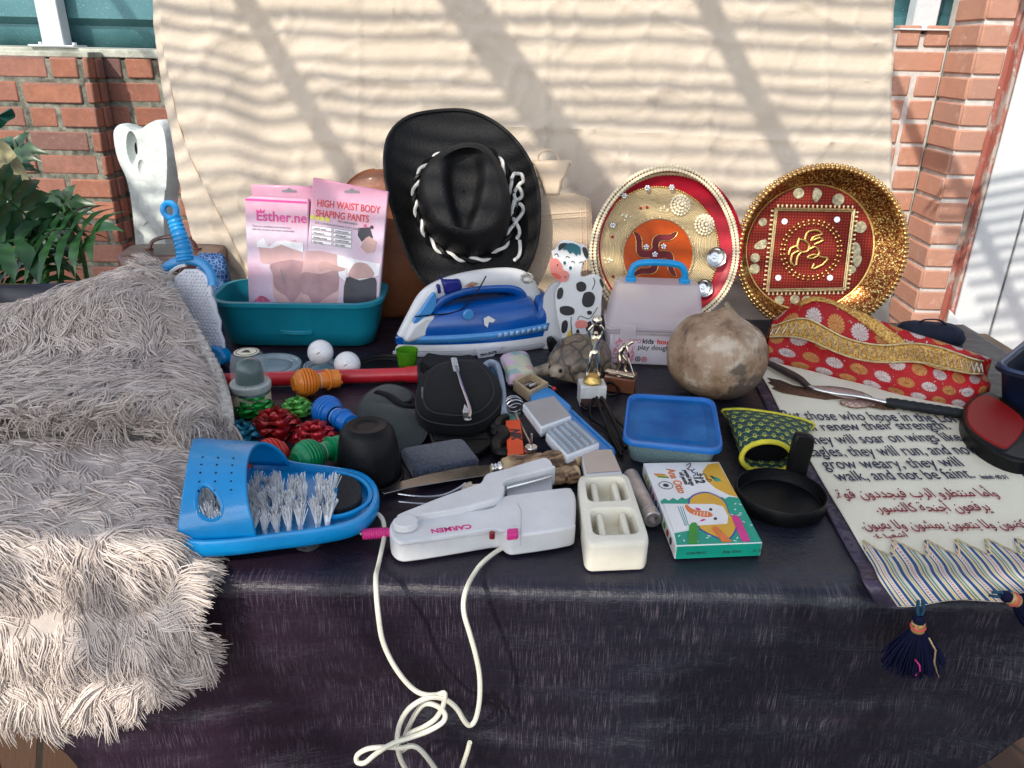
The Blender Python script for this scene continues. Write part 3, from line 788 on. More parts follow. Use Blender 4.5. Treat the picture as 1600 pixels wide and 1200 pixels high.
t0 = package('plain topped pink package standing furthest back in the teal tub', M0, [(392, 288), (492, 291), (488, 495), (402, 495)], th); slot(t0, M0, 452, 298, th)
M1 = lean(430, 528, 8, -2); th = .014
t1 = package('pink package lettered with a crown and a waist slimming picture in the teal tub', M1, [(382, 312), (390, 306), (482, 311), (480, 500), (389, 500)], th)
p0 = tr(M1, [(400, 344)], th)[0]
text_mesh('lettering', 'Esther.ne', .0245, PINKH, t1, p0[0], p0[1], th + .0006, rz=R(-1.5), fat=.0004, sx=.98)
pr(t1, M1, 'crown_print', [(402, 333), (401, 327), (405, 330), (407, 326), (410, 330), (414, 327), (413, 333)], PINKH, th)
for k, (s_, yy) in enumerate((('Tuck your waistband and tummy line', 354), ('with this, breathe and stand comfortably', 359))):
    p = tr(M1, [(394, yy)], th)[0]; text_mesh('small_print', s_, .0046, GREYT, t1, p[0], p[1], th + .0004, rz=R(-1.5))
pr(t1, M1, 'top_edge_print', [(383, 313), (384, 310), (479, 315), (479, 318)], PINKH, th, 1)
pr(t1, M1, 'model_print', [(403, 380), (410, 374), (418, 382), (432, 379), (440, 381), (470, 384), (478, 498), (452, 498), (438, 478), (428, 465), (426, 440), (424, 415), (408, 410), (406, 396)], SKIN2, th, 0, 3)
pr(t1, M1, 'shirt_print', [(402, 378), (412, 372), (420, 385), (432, 377), (445, 376), (474, 380), (474, 394), (455, 388), (440, 382), (425, 388), (402, 386)], PRW, th, 2)
pr(t1, M1, 'garment_print', [(424, 412), (472, 408), (474, 446), (458, 472), (446, 462), (430, 450), (427, 430)], NUDE, th, 1, 3)
pr(t1, M1, 'zip_print', [(438, 420), (440, 420), (447, 446), (445, 446)], GREYT, th, 3)
pr(t1, M1, 'flower_print', [(398, 470), (406, 462), (416, 465), (424, 474), (424, 486), (414, 494), (402, 490), (394, 480)], ROSE, th, 1, 4)
M2 = lean(530, 532, 9, 1.5); th = .014
t2 = package('pink package headed HIGH WAIST BODY SHAPING PANTS in the teal tub', M2, [(489, 277), (545, 288), (607, 299), (590, 497), (471, 497)], th); slot(t2, M2, 550, 299, th)
for s_, (x, y), sz in (('HIGH WA!ST BODY', (495, 322), .0172), ('SHAPING PANTS', (493, 338), .0172)):
    p = tr(M2, [(x, y)], th)[0]; text_mesh('lettering', s_, sz, INKR, t2, p[0], p[1], th + .0006, rz=R(-5.5), fat=.0003, sx=.73)
p = tr(M2, [(487, 342)], th)[0]
for k in range(4):
    p = tr(M2, [(488 + k * 8, 339 + k * 1.4)], th)[0]; m = MB(); m.prism(circ(p[0], p[1], .0042, n=12), th + .0001, th + .0007); m.build('badge_print', YELP, t2)
p = tr(M2, [(492, 349)], th)[0]; text_mesh('small_print', 'RECOMMENDATIONS FOR LADIES', .0052, GREYT, t2, p[0], p[1], th + .0005, rz=R(-8))
p = tr(M2, [(528, 347)], th)[0]; text_mesh('small_print', 'NO ABDOMEN', .0050, GREYT, t2, p[0], p[1], th + .0005, rz=R(-8), fat=.0002)
for (x0, x1) in ((487, 519), (521, 550)):
    for k in range(4):
        y0 = 352 + k * 7.2 + (x0 - 487) * .13
        pr(t2, M2, 'table_print', [(x0, y0), (x1, y0 + 4.2), (x1 - .8, y0 + 10.2), (x0 - .8, y0 + 6)], GREYT, th)
        pr(t2, M2, 'table_cell', [(x0 + .7, y0 + .8), (x1 - .6, y0 + 4.8), (x1 - 1.3, y0 + 9.4), (x0, y0 + 5.4)], PRW, th, 1)
        p = tr(M2, [(x0 + 3, y0 + 5)], th)[0]; text_mesh('small_print', ('cotton touch', 'slimming fit', 'breathe freely', 'firm waist')[k], .0042, INK, t2, p[0], p[1], th + .0013, rz=R(-8))
pr(t2, M2, 'shorts_print', [(560, 356), (578, 355), (583, 372), (572, 372), (565, 378), (559, 368)], DARKF, th)
pr(t2, M2, 'shorts_print', [(571, 372), (577, 369), (589, 378), (585, 394), (573, 396), (563, 386)], SKIN1, th, 1)
pr(t2, M2, 'shirt_print', [(526, 398), (542, 402), (541, 440), (530, 432)], PRW, th)
for (x, y, mm) in ((571, 353, ROSE), (581, 355, DARKF)):
    p = tr(M2, [(x, y)], th)[0]; m = MB(); m.prism(circ(p[0], p[1], .0032, n=14), th + .0001, th + .0008); m.build('colour_dot', mm, t2)
pr(t2, M2, 'model_print', [(478, 392), (502, 392), (527, 398), (528, 430), (530, 450), (526, 480), (522, 495), (492, 495), (489, 478), (482, 495), (472, 495), (472, 450), (470, 430)], SKIN2, th)
pr(t2, M2, 'garment_print', [(472, 426), (500, 428), (527, 424), (528, 452), (520, 458), (505, 468), (492, 478), (482, 462), (470, 455)], NUDE, th, 1, 3)
pr(t2, M2, 'hand_print', [(498, 412), (508, 408), (518, 412), (530, 416), (540, 420), (530, 424), (512, 420), (500, 424)], SKIN1, th, 3, 3)
pr(t2, M2, 'shirt_print', [(541, 402), (560, 406), (594, 412), (592, 430), (572, 436), (544, 436)], PRW, th, 1)
pr(t2, M2, 'model_print', [(552, 414), (562, 410), (576, 414), (584, 432), (545, 434)], SKIN1, th, 2, 3)
pr(t2, M2, 'trousers_print', [(541, 434), (562, 438), (586, 434), (588, 460), (585, 495), (570, 495), (560, 486), (538, 482)], DARKF, th, 3, 3)
pr(t2, M2, 'model_print', [(538, 480), (552, 490), (556, 495), (538, 495)], SKIN2, th, 4, 3)

# ---- tan leather bag behind the hat
LEATH = mat('tan_leather', (.24, .075, .026), .42, var=.25, vs=9, bump=.001, bs=140, coat=.15)
bgp = D(604, 392, 1.48)
bag = thing('leather_bag', 'rounded tan brown leather bag standing behind the black hat', 'bag', Vector((bgp.x, 1.478, TOP)))
m = MB(); prof = crv([(.0, .002), (.055, .004), (.088, .03), (.108, .09), (.112, .15), (.100, .21), (.070, .262), (.035, .285), (.0, .29)], 4, False)
m.lathe(prof, 32, Matrix.Diagonal((.95, .30, 1, 1))); m.build('bag_body', LEATH, bag)
m = MB(); m.tube([(x * .954, -.003, z) for x, z in prof[4:-2]], .0022, 6); m.tube([(-x * .954, -.003, z) for x, z in prof[4:-2]], .0022, 6); m.build('seam_piping', LEATH, bag)

# ---- black cowboy hat, crown to the viewer, standing on its brim
HM = frame(D(722, 318, 1.440), Vector((1, 0, 0)), Vector((.06, -math.cos(R(25)), math.sin(R(25)))))
hat = thing('cowboy_hat', 'black leather cowboy hat with twisted white cord leaning crown outwards', 'hat', HM)
q = NT('hat_black'); n1 = q.noise(9, 5, .6); n2 = q.noise(230, 4, .7)
q.P(Base_Color=q.ramp(n1, [(.3, (.0025, .0025, .003)), (.7, (.006, .0055, .006))]), Roughness=q.ramp(n1, [(.3, (.42,) * 3), (.7, (.6,) * 3)]), Specular_IOR_Level=.3).bump(n2, .0022).bump(q.noise(18, 3, .5), .0025); HATM = q.m
brim = crv(tr(HM, [(690, 173), (735, 174), (775, 194), (806, 226), (828, 268), (838, 315), (839, 365), (831, 405), (812, 438), (775, 462), (728, 472), (692, 465), (660, 440), (640, 405), (622, 355), (608, 300), (604, 252), (612, 215), (640, 186)], 0), 4)
cb = [(x, y) for x, y in crv(tr(HM, [(700, 243), (735, 236), (768, 244), (790, 275), (800, 318), (797, 360), (780, 392), (748, 406), (712, 402), (680, 385), (660, 352), (650, 312), (658, 275), (676, 254)], .0), 5)]
# reparametrise both loops by angle about the crown centre
ccx = sum(p[0] for p in cb) / len(cb); ccy = sum(p[1] for p in cb) / len(cb)
def polar(loop):
    L = sorted(((math.atan2(y - ccy, x - ccx), math.hypot(x - ccx, y - ccy)) for x, y in loop))
    L = [(L[-1][0] - 2 * PI, L[-1][1])] + L + [(L[0][0] + 2 * PI, L[0][1])]
    def f(a):
        a = (a + PI) % (2 * PI) - PI
        for (a0, r0), (a1, r1) in zip(L, L[1:]):
            if a0 <= a <= a1: return r0 + (r1 - r0) * (a - a0) / max(1e-9, a1 - a0)
        return L[0][1]
    return f
fb, fc = polar(brim), polar(cb)
def hatpt(u, v):
    a = 2 * PI * u; rb_, rc = fb(a), fc(a) * .97; ca, sa = math.cos(a), math.sin(a)
    if v < .42:                                   # brim: the two sides curl forward
        t = v / .42; r = lerp(rb_, rc, t); k = 1 - t
        z = .048 * abs(ca) ** 2.2 * k ** 1.6 - .012 * abs(sa) * k * (1 - k) * 2
        if t > .85: z += .006 * ((t - .85) / .15) ** 2
        return Vector((ccx + r * ca, ccy + r * sa, z))
    t = (v - .42) / .58
    if t < .5:                                    # crown wall
        s = t / .5; r = rc * (1 - .16 * s - .14 * s ** 3); z = .006 + .105 * math.sin(s * PI / 2) ** .9
        pinch = math.exp(-((ca + .75) / .35) ** 2) * max(0, sa + .2) + math.exp(-((ca - .75) / .35) ** 2) * max(0, sa + .2)
        r *= 1 - .10 * s * pinch
    else:
        s = (t - .5) / .5; r = rc * .70 * (1 - s); pinch = math.exp(-((ca + .75) / .35) ** 2) * max(0, sa + .2) + math.exp(-((ca - .75) / .35) ** 2) * max(0, sa + .2)
        r *= 1 - .10 * pinch
        z = .111 + .004 * math.sin(s * PI)
        x, y = r * ca, r * sa
        # tear-drop crease: wide at the top, narrow below
        yy = (y - .002) / .074; wx = .029 * (1 + .35 * yy) if abs(yy) < 1.3 else .01
        d = math.hypot(x * 1.0 / max(.008, wx), yy)
        z -= .030 / (1 + math.exp((d - .95) * 9))
    return Vector((ccx + r * ca, ccy + r * sa, z))
m = MB(); m.grid(hatpt, 96, 60, cu=True); m.build('felt', HATM, hat, solid=.003, off=-1, ang=60)
m = MB(); m.tube([hatpt(i / 90, .004) + Vector((0, 0, .001)) for i in range(90)], .0035, 6, closed=True); m.build('brim_piping', HATM, hat)
CORDW = mat('cord_white', (.78, .76, .72), .6, var=.06, vs=60, bump=.0004, bs=600)
band = [Vector((ccx + (fc(a) + .002) * math.cos(a), ccy + (fc(a) + .002) * math.sin(a), .013)) for a in [2 * PI * i / 96 for i in range(97)]]
m = MB(); m.tube(helix(band, .0036, 15, 0, 420), .0034, 6); bnd = m.build('hat_cord', CORDW, hat)
m = MB(); m.tube(helix(band, .0036, 15, PI, 420), .0044, 6); sub_part(m.build('dark_strand', BLACKP, bnd), bnd)
m = MB()
for pts in ([(800, 278), (805, 270), (814, 272), (818, 282), (812, 288), (804, 300), (806, 312), (816, 305), (811, 293)], [(804, 312), (800, 330), (804, 345)], [(812, 318), (818, 328), (808, 344), (802, 352)], [(806, 348), (812, 362), (808, 372)], [(812, 376), (812, 396), (804, 406)]):
    P2 = crv(tr(HM, pts, .022), 5, False); m.tube([(x, y, .020 + .004 * math.sin(i * .7)) for i, (x, y) in enumerate(P2)], .0034, 6)
m.build('cord_tail', CORDW, hat)

# ---- hot water bottle
q = NT('cream_rubber'); wv = q.n('ShaderNodeTexWave', {'wave_type': 'BANDS', 'bands_direction': 'DIAGONAL'}, Scale=150); q.set(wv.inputs['Vector'], q.tc())
q.P(Base_Color=q.ramp(q.noise(8, 4), [(.3, (.55, .42, .29)), (.7, (.62, .48, .345))]), Roughness=.55).bump(wv.outputs[1], .0012); RUBR = q.m
RUB = mat('cream_rubber_plain', (.60, .465, .33), .5, var=.1, vs=10)
WM = lean(862, 519, 13, 0)
hw = thing('hot_water_bottle', 'cream ribbed rubber hot water bottle between the hat and the cow', 'hot water bottle', WM)
m = MB(); body = crv(tr(WM, [(800, 330), (812, 316), (838, 308), (850, 304), (872, 303), (890, 302), (912, 307), (925, 322), (927, 400), (927, 490), (918, 508), (862, 514), (806, 510), (798, 490), (798, 400)], .02), 4)
loft(m, [lev([(x * .9, lerp(.10, y, .93)) for x, y in body], 0), lev(body, .009), lev(body, .016), lev([(x * .98, lerp(.10, y, .985)) for x, y in body], .0195)]); m.build('bottle_body', RUBR, hw, ang=60)
m = MB()
for k, (a, b) in enumerate(((.0, .003), (.010, .013))):
    i_ = tr(WM, [(806, 338 + 8 * k), (920, 330 + 8 * k)], .027); m.tube([(i_[0][0], i_[0][1], .0198), (i_[1][0], i_[1][1], .0198)], .0016, 6)
for k in range(2):
    f_ = tr(WM, [(916 - 8 * k, 318 + 6 * k), (918 - 8 * k, 400), (917 - 8 * k, 488)], .027); m.tube([(x, y, .0198) for x, y in f_], .0014, 6)
m.build('border_ribs', RUB, hw)
m = MB(); nk = tr(WM, [(833, 252), (891, 252), (884, 276), (878, 284), (874, 306), (850, 306), (846, 284), (840, 276)], .014); m.prism(nk, .003, .023); m.build('neck', RUB, hw, bev=.005)
m = MB(); a = tr(WM, [(831, 254), (893, 254)], .014); m.tube([(a[0][0], a[0][1], .013), (a[1][0], a[1][1], .013)], .0045, 8, flat=.7)
a = tr(WM, [(838, 285), (880, 285)], .014); m.tube([(a[0][0], a[0][1], .013), (a[1][0], a[1][1], .013)], .010, 8, flat=.3); m.build('mouth_rim', RUB, hw)
m = MB(); rg_ = tr(WM, [(841, 252), (842, 242), (850, 236), (861, 235), (870, 241), (873, 252)], .012); m.tube([(x, y, .012) for x, y in crv(rg_, 5, False)], .002, 6); m.build('hanging_loop', RUB, hw)

# ---- puja plate with the swastika disc
def plate(label, cx, cy, Yd, rad, leanA, yaw):
    n = Matrix.Rotation(R(yaw), 3, 'Z') @ Vector((0, -math.cos(R(leanA)), math.sin(R(leanA))))
    return thing('puja_plate', label, 'plate', frame(D(cx, cy, Yd), XAX, n), 'decorated puja plates leaning on the sheet')
RSAT = mat('red_satin', (.38, .004, .020), .4, var=.25, vs=14, bump=.0008, bs=60, spec=.3)
q = NT('gold_thread'); tcx = q.tc(); sp = q.n('ShaderNodeSeparateXYZ'); q.set(sp.inputs[0], tcx); rr_ = q.math('SQRT', q.math('ADD', q.math('MULTIPLY', sp.outputs[0], sp.outputs[0]), q.math('MULTIPLY', sp.outputs[1], sp.outputs[1])))
nz = q.noise(30, 4, .6); sw = q.math('SINE', q.math('ADD', q.math('MULTIPLY', rr_, 2300.0), q.math('MULTIPLY', nz, 26.0)))
q.P(Base_Color=q.ramp(q.math('MULTIPLY_ADD', sw, .5, .5), [(0, (.52, .35, .15)), (.5, (.72, .55, .28)), (1, (.80, .66, .40))]), Metallic=.2, Roughness=.42).bump(sw, .0006); THREAD = q.m
ORNG = mat('orange_satin', (.44, .060, .003), .5, var=.15, vs=18, bump=.0003, bs=300, spec=.25); MAROON = mat('maroon_velvet', (.13, .006, .012), .8, var=.3, vs=60, sheen=.5)
PEARL = mat('pearl_beads', (.86, .74, .52), .25, var=.15, vs=300, coat=.5); ROPE = mat('twist_rope', (.55, .42, .24), .5, met=.3, var=.4, vs=400); SEQ = mat('sequin_silver', (.75, .74, .76), .2, met=.6, var=.15, vs=200)
pl1 = plate('red and gold puja plate with an orange swastika disc and two metal bowls', 1038, 388, 1.425, .143, 15, 6)
RP = .143
m = MB(); m.lathe([(0, 0), (RP * .82, 0), (RP * .97, .014), (RP, .022), (RP * .985, .0235), (RP * .95, .017), (RP * .84, .0045), (0, .004)], 72); m.build('red_dish', RSAT, pl1)
PM = pl1.matrix_basis
gc = tr(PM, [(1026, 394)], .006)[0]; oc = tr(PM, [(1028, 399)], .008)[0]
m = MB(); loft(m, [lev(circ(*gc, .118, n=64), .0035), lev(circ(*gc, .118, n=64), .0062), lev(circ(*gc, .115, n=64), .0072)]); m.build('gold_disc', THREAD, pl1)
m = MB(); loft(m, [lev(circ(*oc, .066, n=56), .0065), lev(circ(*oc, .066, n=56), .0082), lev(circ(*oc, .064, n=56), .009)]); dsk = m.build('orange_disc', ORNG, pl1)
m = MB(); rp_ = [Vector((oc[0] + .068 * math.cos(a), oc[1] + .068 * math.sin(a), .0085)) for a in [2 * PI * i / 96 for i in range(97)]]
m.tube(helix(rp_, .0014, 46, 0, 560), .0017, 5); m.tube(helix(rp_, .0014, 46, PI, 560), .0017, 5); m.build('rope_edging', ROPE, pl1)
# hooked cross: one arm traced, then turned about its centre
hub = tr(PM, [(1023.5, 397.5)], .0095)[0]
arm = [(hub[0] + x * .00108, hub[1] + y * .00108) for x, y in [(-6, 0), (-6, 10), (-6.5, 20), (-4, 28), (3, 33), (14, 34), (25, 35), (36, 40), (37, 36), (33, 29), (24, 24), (12, 23), (7, 20), (6, 12), (6, 0)]]
for k in range(4):
    A4 = rot2(arm, -k * PI / 2, hub)
    m = MB(); m.prism(A4, .0089, .0097 + .00005 * k); b_ = m.build('swastika_arm', MAROON, dsk)
    m = MB(); P3 = [(x, y, .0100) for x, y in A4[1:-1]]; m.tube(crv(P3, 4, False), .0007, 5); sub = m.build('piping', GOLD, dsk)
def flower(mb, x, y, z, r, n=6, ph=0):
    for i in range(n):
        a = 2 * PI * i / n + ph; mb.ball((x + r * .62 * math.cos(a), y + r * .62 * math.sin(a), z), r * .38, 8, 6, (1, 1, .5))
    mb.ball((x, y, z + r * .15), r * .3, 8, 6)
fpx = [(1023.5, 397.5), (1010, 386), (1037, 385), (1011, 411), (1038, 411)]
for f in fpx:
    m = MB(); p = tr(PM, [f], .0105)[0]; flower(m, *p, .0106, .0058, 5, .3); m.build('sequin_flower', SEQ, pl1)
for f in [(942, 331), (952, 318), (975, 306), (1011, 294), (1049, 293), (925, 414), (942, 332), (957, 352)]:
    m = MB(); p = tr(PM, [f], .014)[0]; flower(m, *p, .0165 if f[0] > 930 else .019, .0058, 6); m.build('sequin_flower', SEQ, pl1)
# lace of pearl beads waving round the rim, and two rope rings
m = MB()
for i in range(150):
    a = 2 * PI * i / 150; rr2 = RP * (.985 - .075 * max(0, math.cos(a - .1)) ** 1.5 - .02 * math.sin(a * 3)); z = .026 - .004 * max(0, math.cos(a))
    for dr in (-.0036, .0036):
        m.ball(((rr2 + dr) * math.cos(a), (rr2 + dr) * math.sin(a), z), .0038, 6, 4, (1, 1, .9))
m.build('pearl_lace', PEARL, pl1)
m = MB(); rp_ = [Vector((RP * .935 * math.cos(a) + .002, RP * .935 * math.sin(a), .0175)) for a in [2 * PI * i / 120 for i in range(121)]]
m.tube(helix(rp_, .0014, 64, 0, 800), .0018, 5); m.tube(helix(rp_, .0014, 64, PI, 800), .0018, 5); m.build('rope_edging', ROPE, pl1)
m = MB()
for i in range(170):
    a = 2 * PI * i / 170; m.ball((gc[0] + .1185 * math.cos(a), gc[1] + .1185 * math.sin(a), .0072), .0021, 5, 4)
m.build('bead_edging', GOLD, pl1)
for (x, y) in ((1064, 320), (1102, 351)):
    p = tr(PM, [(x, y)], .014)[0]; m = MB()
    for ring, (rr3, nn_) in enumerate(((.017, 18), (.012, 13), (.007, 8))):
        for i in range(nn_):
            a = 2 * PI * i / nn_ + ring * .2; m.ball((p[0] + rr3 * math.cos(a), p[1] + rr3 * math.sin(a), .009 + ring * .004), .0036, 6, 5, (1, 1, .8))
    m.ball((p[0], p[1], .021), .004, 8, 6); m.build('bead_rosette', PEARL, pl1)
for (x, y, r_) in ((1117, 402, .0185), (1098, 450, .0165)):
    p = tr(PM, [(x, y)], .012)[0]; Q = Matrix.Translation((p[0], p[1], .0065))
    m = MB(); m.lathe([(0, 0), (r_ * .8, 0), (r_ * .97, .008), (r_ * 1.03, .0125), (r_, .0138), (r_ * .9, .0128), (r_ * .78, .006), (r_ * .5, .004), (r_ * .46, .0055), (r_ * .2, .0055), (r_ * .16, .009), (0, .0095)], 30, Q); m.build('metal_bowl', STEEL, pl1)
for (x, y) in ((978, 338), (950, 405), (1038, 325)):
    p = tr(PM, [(x, y)], .009)[0]; m = MB()
    for i in range(9):
        a = rf.uniform(0, 6.28); r_ = rf.uniform(0, .009); m.ball((p[0] + r_ * math.cos(a), p[1] + r_ * math.sin(a), .0085), .0022, 6, 4, (1, 1, .6))
    m.build('bead_cluster', PEARL, pl1)
for (x, y) in ((1001, 325), (1011, 324), (957, 370), (958, 432)):
    p = tr(PM, [(x, y)], .009)[0]; m = MB(); m.ball((p[0], p[1], .0085), .0028, 8, 6); m.build('red_bead', RSAT, pl1)

# ---- second puja plate: deep, glittering
q = NT('glitter_gold'); v1 = q.n('ShaderNodeTexVoronoi', None, Scale=480); q.set(v1.inputs['Vector'], q.tc())
sc_ = q.n('ShaderNodeSeparateColor'); q.set(sc_.inputs[0], v1.outputs['Color'])
gcol = q.ramp(sc_.outputs[0], [(0, (.07, .012, .004)), (.45, (.17, .042, .010)), (.7, (.32, .12, .03)), (.88, (.55, .33, .08)), (1, (.8, .7, .3))])
q.P(Base_Color=gcol, Metallic=.8, Roughness=.3).bump(sc_.outputs[1], .004); GLIT = q.m
q = NT('red_dotted_cloth'); vv = q.n('ShaderNodeMapping'); q.set(vv.inputs[0], q.tc()); vv.inputs['Scale'].default_value = (190, 190, 0); fr_ = q.n('ShaderNodeVectorMath', {'operation': 'FRACTION'}); q.set(fr_.inputs[0], vv.outputs[0])
ds_ = q.n('ShaderNodeVectorMath', {'operation': 'DISTANCE'}); q.set(ds_.inputs[0], fr_.outputs[0]); ds_.inputs[1].default_value = (.5, .5, 0)
q.P(Base_Color=q.mix(q.ramp(ds_.outputs[1], [(.2, (1, 1, 1)), (.3, (0, 0, 0))]), q.ramp(q.noise(14), [(.3, (.13, .006, .006)), (.7, (.20, .010, .009))]), (.27, .06, .02)), Roughness=.75, Specular_IOR_Level=.2); DOTC = q.m
COIN = mat('dull_silver_gold', (.42, .36, .22), .4, met=.5, var=.4, vs=120, bump=.001, bs=300)
BEADG = mat('gold_beads', (.72, .42, .15), .22, met=.85, var=.35, vs=350)
pl2 = plate('deep red puja plate covered in gold glitter with a beaded square, leaning beside the brick', 1276, 390, 1.44, .160, 12, -6)
P2M = pl2.matrix_basis; R2 = .147
ic = tr(P2M, [(1264, 388)], .004)[0]; ri = .117
m = MB()
def wall2(u, v):
    a = 2 * PI * u; t = v
    x = lerp(R2 * math.cos(a), ic[0] + ri * math.cos(a), t); y = lerp(R2 * math.sin(a), ic[1] + ri * math.sin(a), t)
    return Vector((x, y, .028 * (1 - t) ** 1.2 + .004))
m.grid(wall2, 96, 12, cu=True); m.build('glitter_wall', GLIT, pl2, solid=.003, off=1)
m = MB(); loft(m, [lev(circ(*ic, ri, n=64), 0), lev(circ(*ic, ri, n=64), .004)]); m.build('plate_floor', DOTC, pl2)
m = MB(); m.tube([(ic[0] + ri * 1.0 * math.cos(2 * PI * i / 90), ic[1] + ri * 1.0 * math.sin(2 * PI * i / 90), .006) for i in range(90)], .0024, 6, closed=True); m.build('gold_cord', GOLD, pl2)
m = MB()
for i in range(110):
    a = 2 * PI * i / 110
    for dr, dz in ((0, .034), (.0052, .029)): m.ball(((R2 + dr) * math.cos(a), (R2 + dr) * math.sin(a), dz), .0046 if dr == 0 else .0042, 7, 5)
m.build('rim_beads', BEADG, pl2)
sqp = tr(P2M, [(1212, 326), (1335, 328), (1320, 453), (1198, 455)], .006)
m = MB(); m.tube([(x, y, .0066) for x, y in sqp], .0030, 6, closed=True); m.tube([(x * .955 + ic[0] * .045, y * .955 + ic[1] * .045, .0064) for x, y in sqp], .0016, 6, closed=True)
for e in range(4):
    a, b = sqp[e], sqp[(e + 1) % 4]
    for k in range(18):
        t = (k + .5) / 18; x, y = lerp(a[0], b[0], t), lerp(a[1], b[1], t); dx, dy = x - ic[0], y - ic[1]
        ex, ey = b[0] - a[0], b[1] - a[1]; l = math.hypot(ex, ey); nx_, ny_ = ey / l, -ex / l
        if nx_ * dx + ny_ * dy < 0: nx_, ny_ = -nx_, -ny_
        m.ball((x + nx_ * .0062, y + ny_ * .0062, .006), .0026, 6, 4, (1, 1, .6)); m.ball((x + nx_ * .0035, y + ny_ * .0035, .006), .0019, 5, 4)
m.build('square_lace', GOLDP, pl2)
oc2 = tr(P2M, [(1267, 391)], .006)[0]; m = MB()
for i in range(36):
    a = 2 * PI * i / 36
    for rr3 in (.049, .055): m.ball((oc2[0] + rr3 * math.cos(a), oc2[1] + rr3 * math.sin(a), .0065), .0031, 6, 5)
m.build('bead_ring', BEADG, pl2)
m = MB()
for pts in ([(1249, 372), (1246, 385), (1252, 394), (1262, 392), (1264, 383), (1257, 376), (1249, 374)], [(1258, 374), (1262, 363), (1276, 360), (1284, 366), (1272, 370), (1268, 376), (1280, 372), (1285, 376), (1272, 382)], [(1264, 390), (1274, 386), (1280, 396), (1270, 404), (1262, 402), (1272, 398), (1284, 402), (1293, 404), (1284, 414), (1270, 420), (1272, 412)], [(1246, 384), (1236, 388), (1232, 398)], [(1248, 392), (1238, 398), (1236, 410), (1242, 416)], [(1252, 394), (1246, 402), (1244, 414)]):
    m.tube([(x, y, .0065) for x, y in crv(tr(P2M, pts, .0065), 5, False)], .0022, 6)
m.build('cord_emblem', GOLD, pl2)
for (x, y, r_, k) in ((1248, 302, .010, 0), (1277, 306, .012, 1), (1310, 312, .011, 0), (1192, 347, .008, 0), (1188, 384, .012, 1), (1180, 403, .009, 0), (1179, 420, .010, 0), (1345, 355, .011, 0), (1337, 388, .012, 1), (1340, 408, .012, 1), (1331, 421, .008, 0), (1218, 469, .009, 0), (1242, 468, .009, 0), (1261, 470, .010, 0)):
    p = tr(P2M, [(x, y)], .006)[0]; m = MB()
    if k: m.prism(rot2(crv([(p[0] - r_, p[1]), (p[0] - r_ * .2, p[1] + r_ * .7), (p[0] + r_ * 1.2, p[1] + r_ * .5), (p[0] + r_ * .5, p[1] - r_ * .7)], 4), x, p), .004, .0062)
    else: m.prism(circ(*p, r_, n=16), .004, .0062)
    m.build('foil_leaf' if k else 'foil_disc', COIN, pl2, bev=.0006)
for (x, y) in ((1226, 346), (1308, 343), (1216, 434), (1297, 434)):
    p = tr(P2M, [(x, y)], .006)[0]; m = MB(); m.prism(circ(*p, .0055, n=14), .004, .0058); m.build('mirror_disc', SEQ, pl2)
# ================================================================== MIDDLE ROW, LEFT PART
# ---- brown train case behind the grater
CASEM = mat('case_brown', (.085, .030, .022), .38, var=.25, vs=10, bump=.0008, bs=120, coat=.2)
c0 = D(262, 400, 1.50)
case = thing('vanity_case', 'small dark brown vanity case with a curved top handle behind the fluffy throw', 'case', Matrix.Translation((c0.x, 1.53, TOP)) @ Matrix.Rotation(R(8), 4, 'Z'))
Hc = D(262, 395, 1.50).z - TOP
m = MB(); loft(m, [lev(rr(.185, .10, .02), 0), lev(rr(.19, .105, .022), Hc - .035)]); m.build('case_body', CASEM, case, bev=.003)
m = MB(); loft(m, [lev(rr(.196, .110, .022), Hc - .034), lev(rr(.196, .110, .022), Hc - .008), lev(rr(.188, .102, .022), Hc)]); lid = m.build('case_lid', CASEM, case, bev=.003)
m = MB(); m.tube(crv([(-.045, 0, Hc + .002), (-.035, 0, Hc + .018), (0, 0, Hc + .026), (.035, 0, Hc + .018), (.045, 0, Hc + .002)], 5, False), .0048, 8, flat=.6); m.build('handle', CASEM, case)
for sx in (-1, 1):
    m = MB(); m.lathe([(0, 0), (.008, 0), (.008, .003), (0, .004)], 14, Matrix.Translation((sx * .047, 0, Hc))); m.build('handle_stud', CASEM, case)
# blue patterned cloth bag beside it
q = NT('blue_print_cloth'); v1 = q.n('ShaderNodeTexVoronoi', {'feature': 'DISTANCE_TO_EDGE'}, Scale=140); q.set(v1.inputs['Vector'], q.tc())
q.P(Base_Color=q.ramp(v1.outputs[0], [(.05, (.10, .22, .42)), (.12, (.012, .04, .16))]), Roughness=.8); BPRINT = q.m
bb = T(346, 545)
bx = thing('cloth_pouch', 'blue patterned cloth pouch standing between the vanity case and teal tub', 'pouch', Matrix.Translation((D(338, 460, 1.44).x, 1.44, TOP)))
m = MB(); loft(m, [lev(rr(.06, .03, .012), 0), lev(rr(.066, .034, .014), .06), lev(rr(.058, .02, .008), .11), lev(rr(.05, .008, .003), .128)]); m.build('pouch_body', BPRINT, bx, bev=.002)
m = MB(); m.tube([(-.022, 0, .129), (.022, 0, .129)], .003, 6); m.build('top_seam', BPRINT, bx)

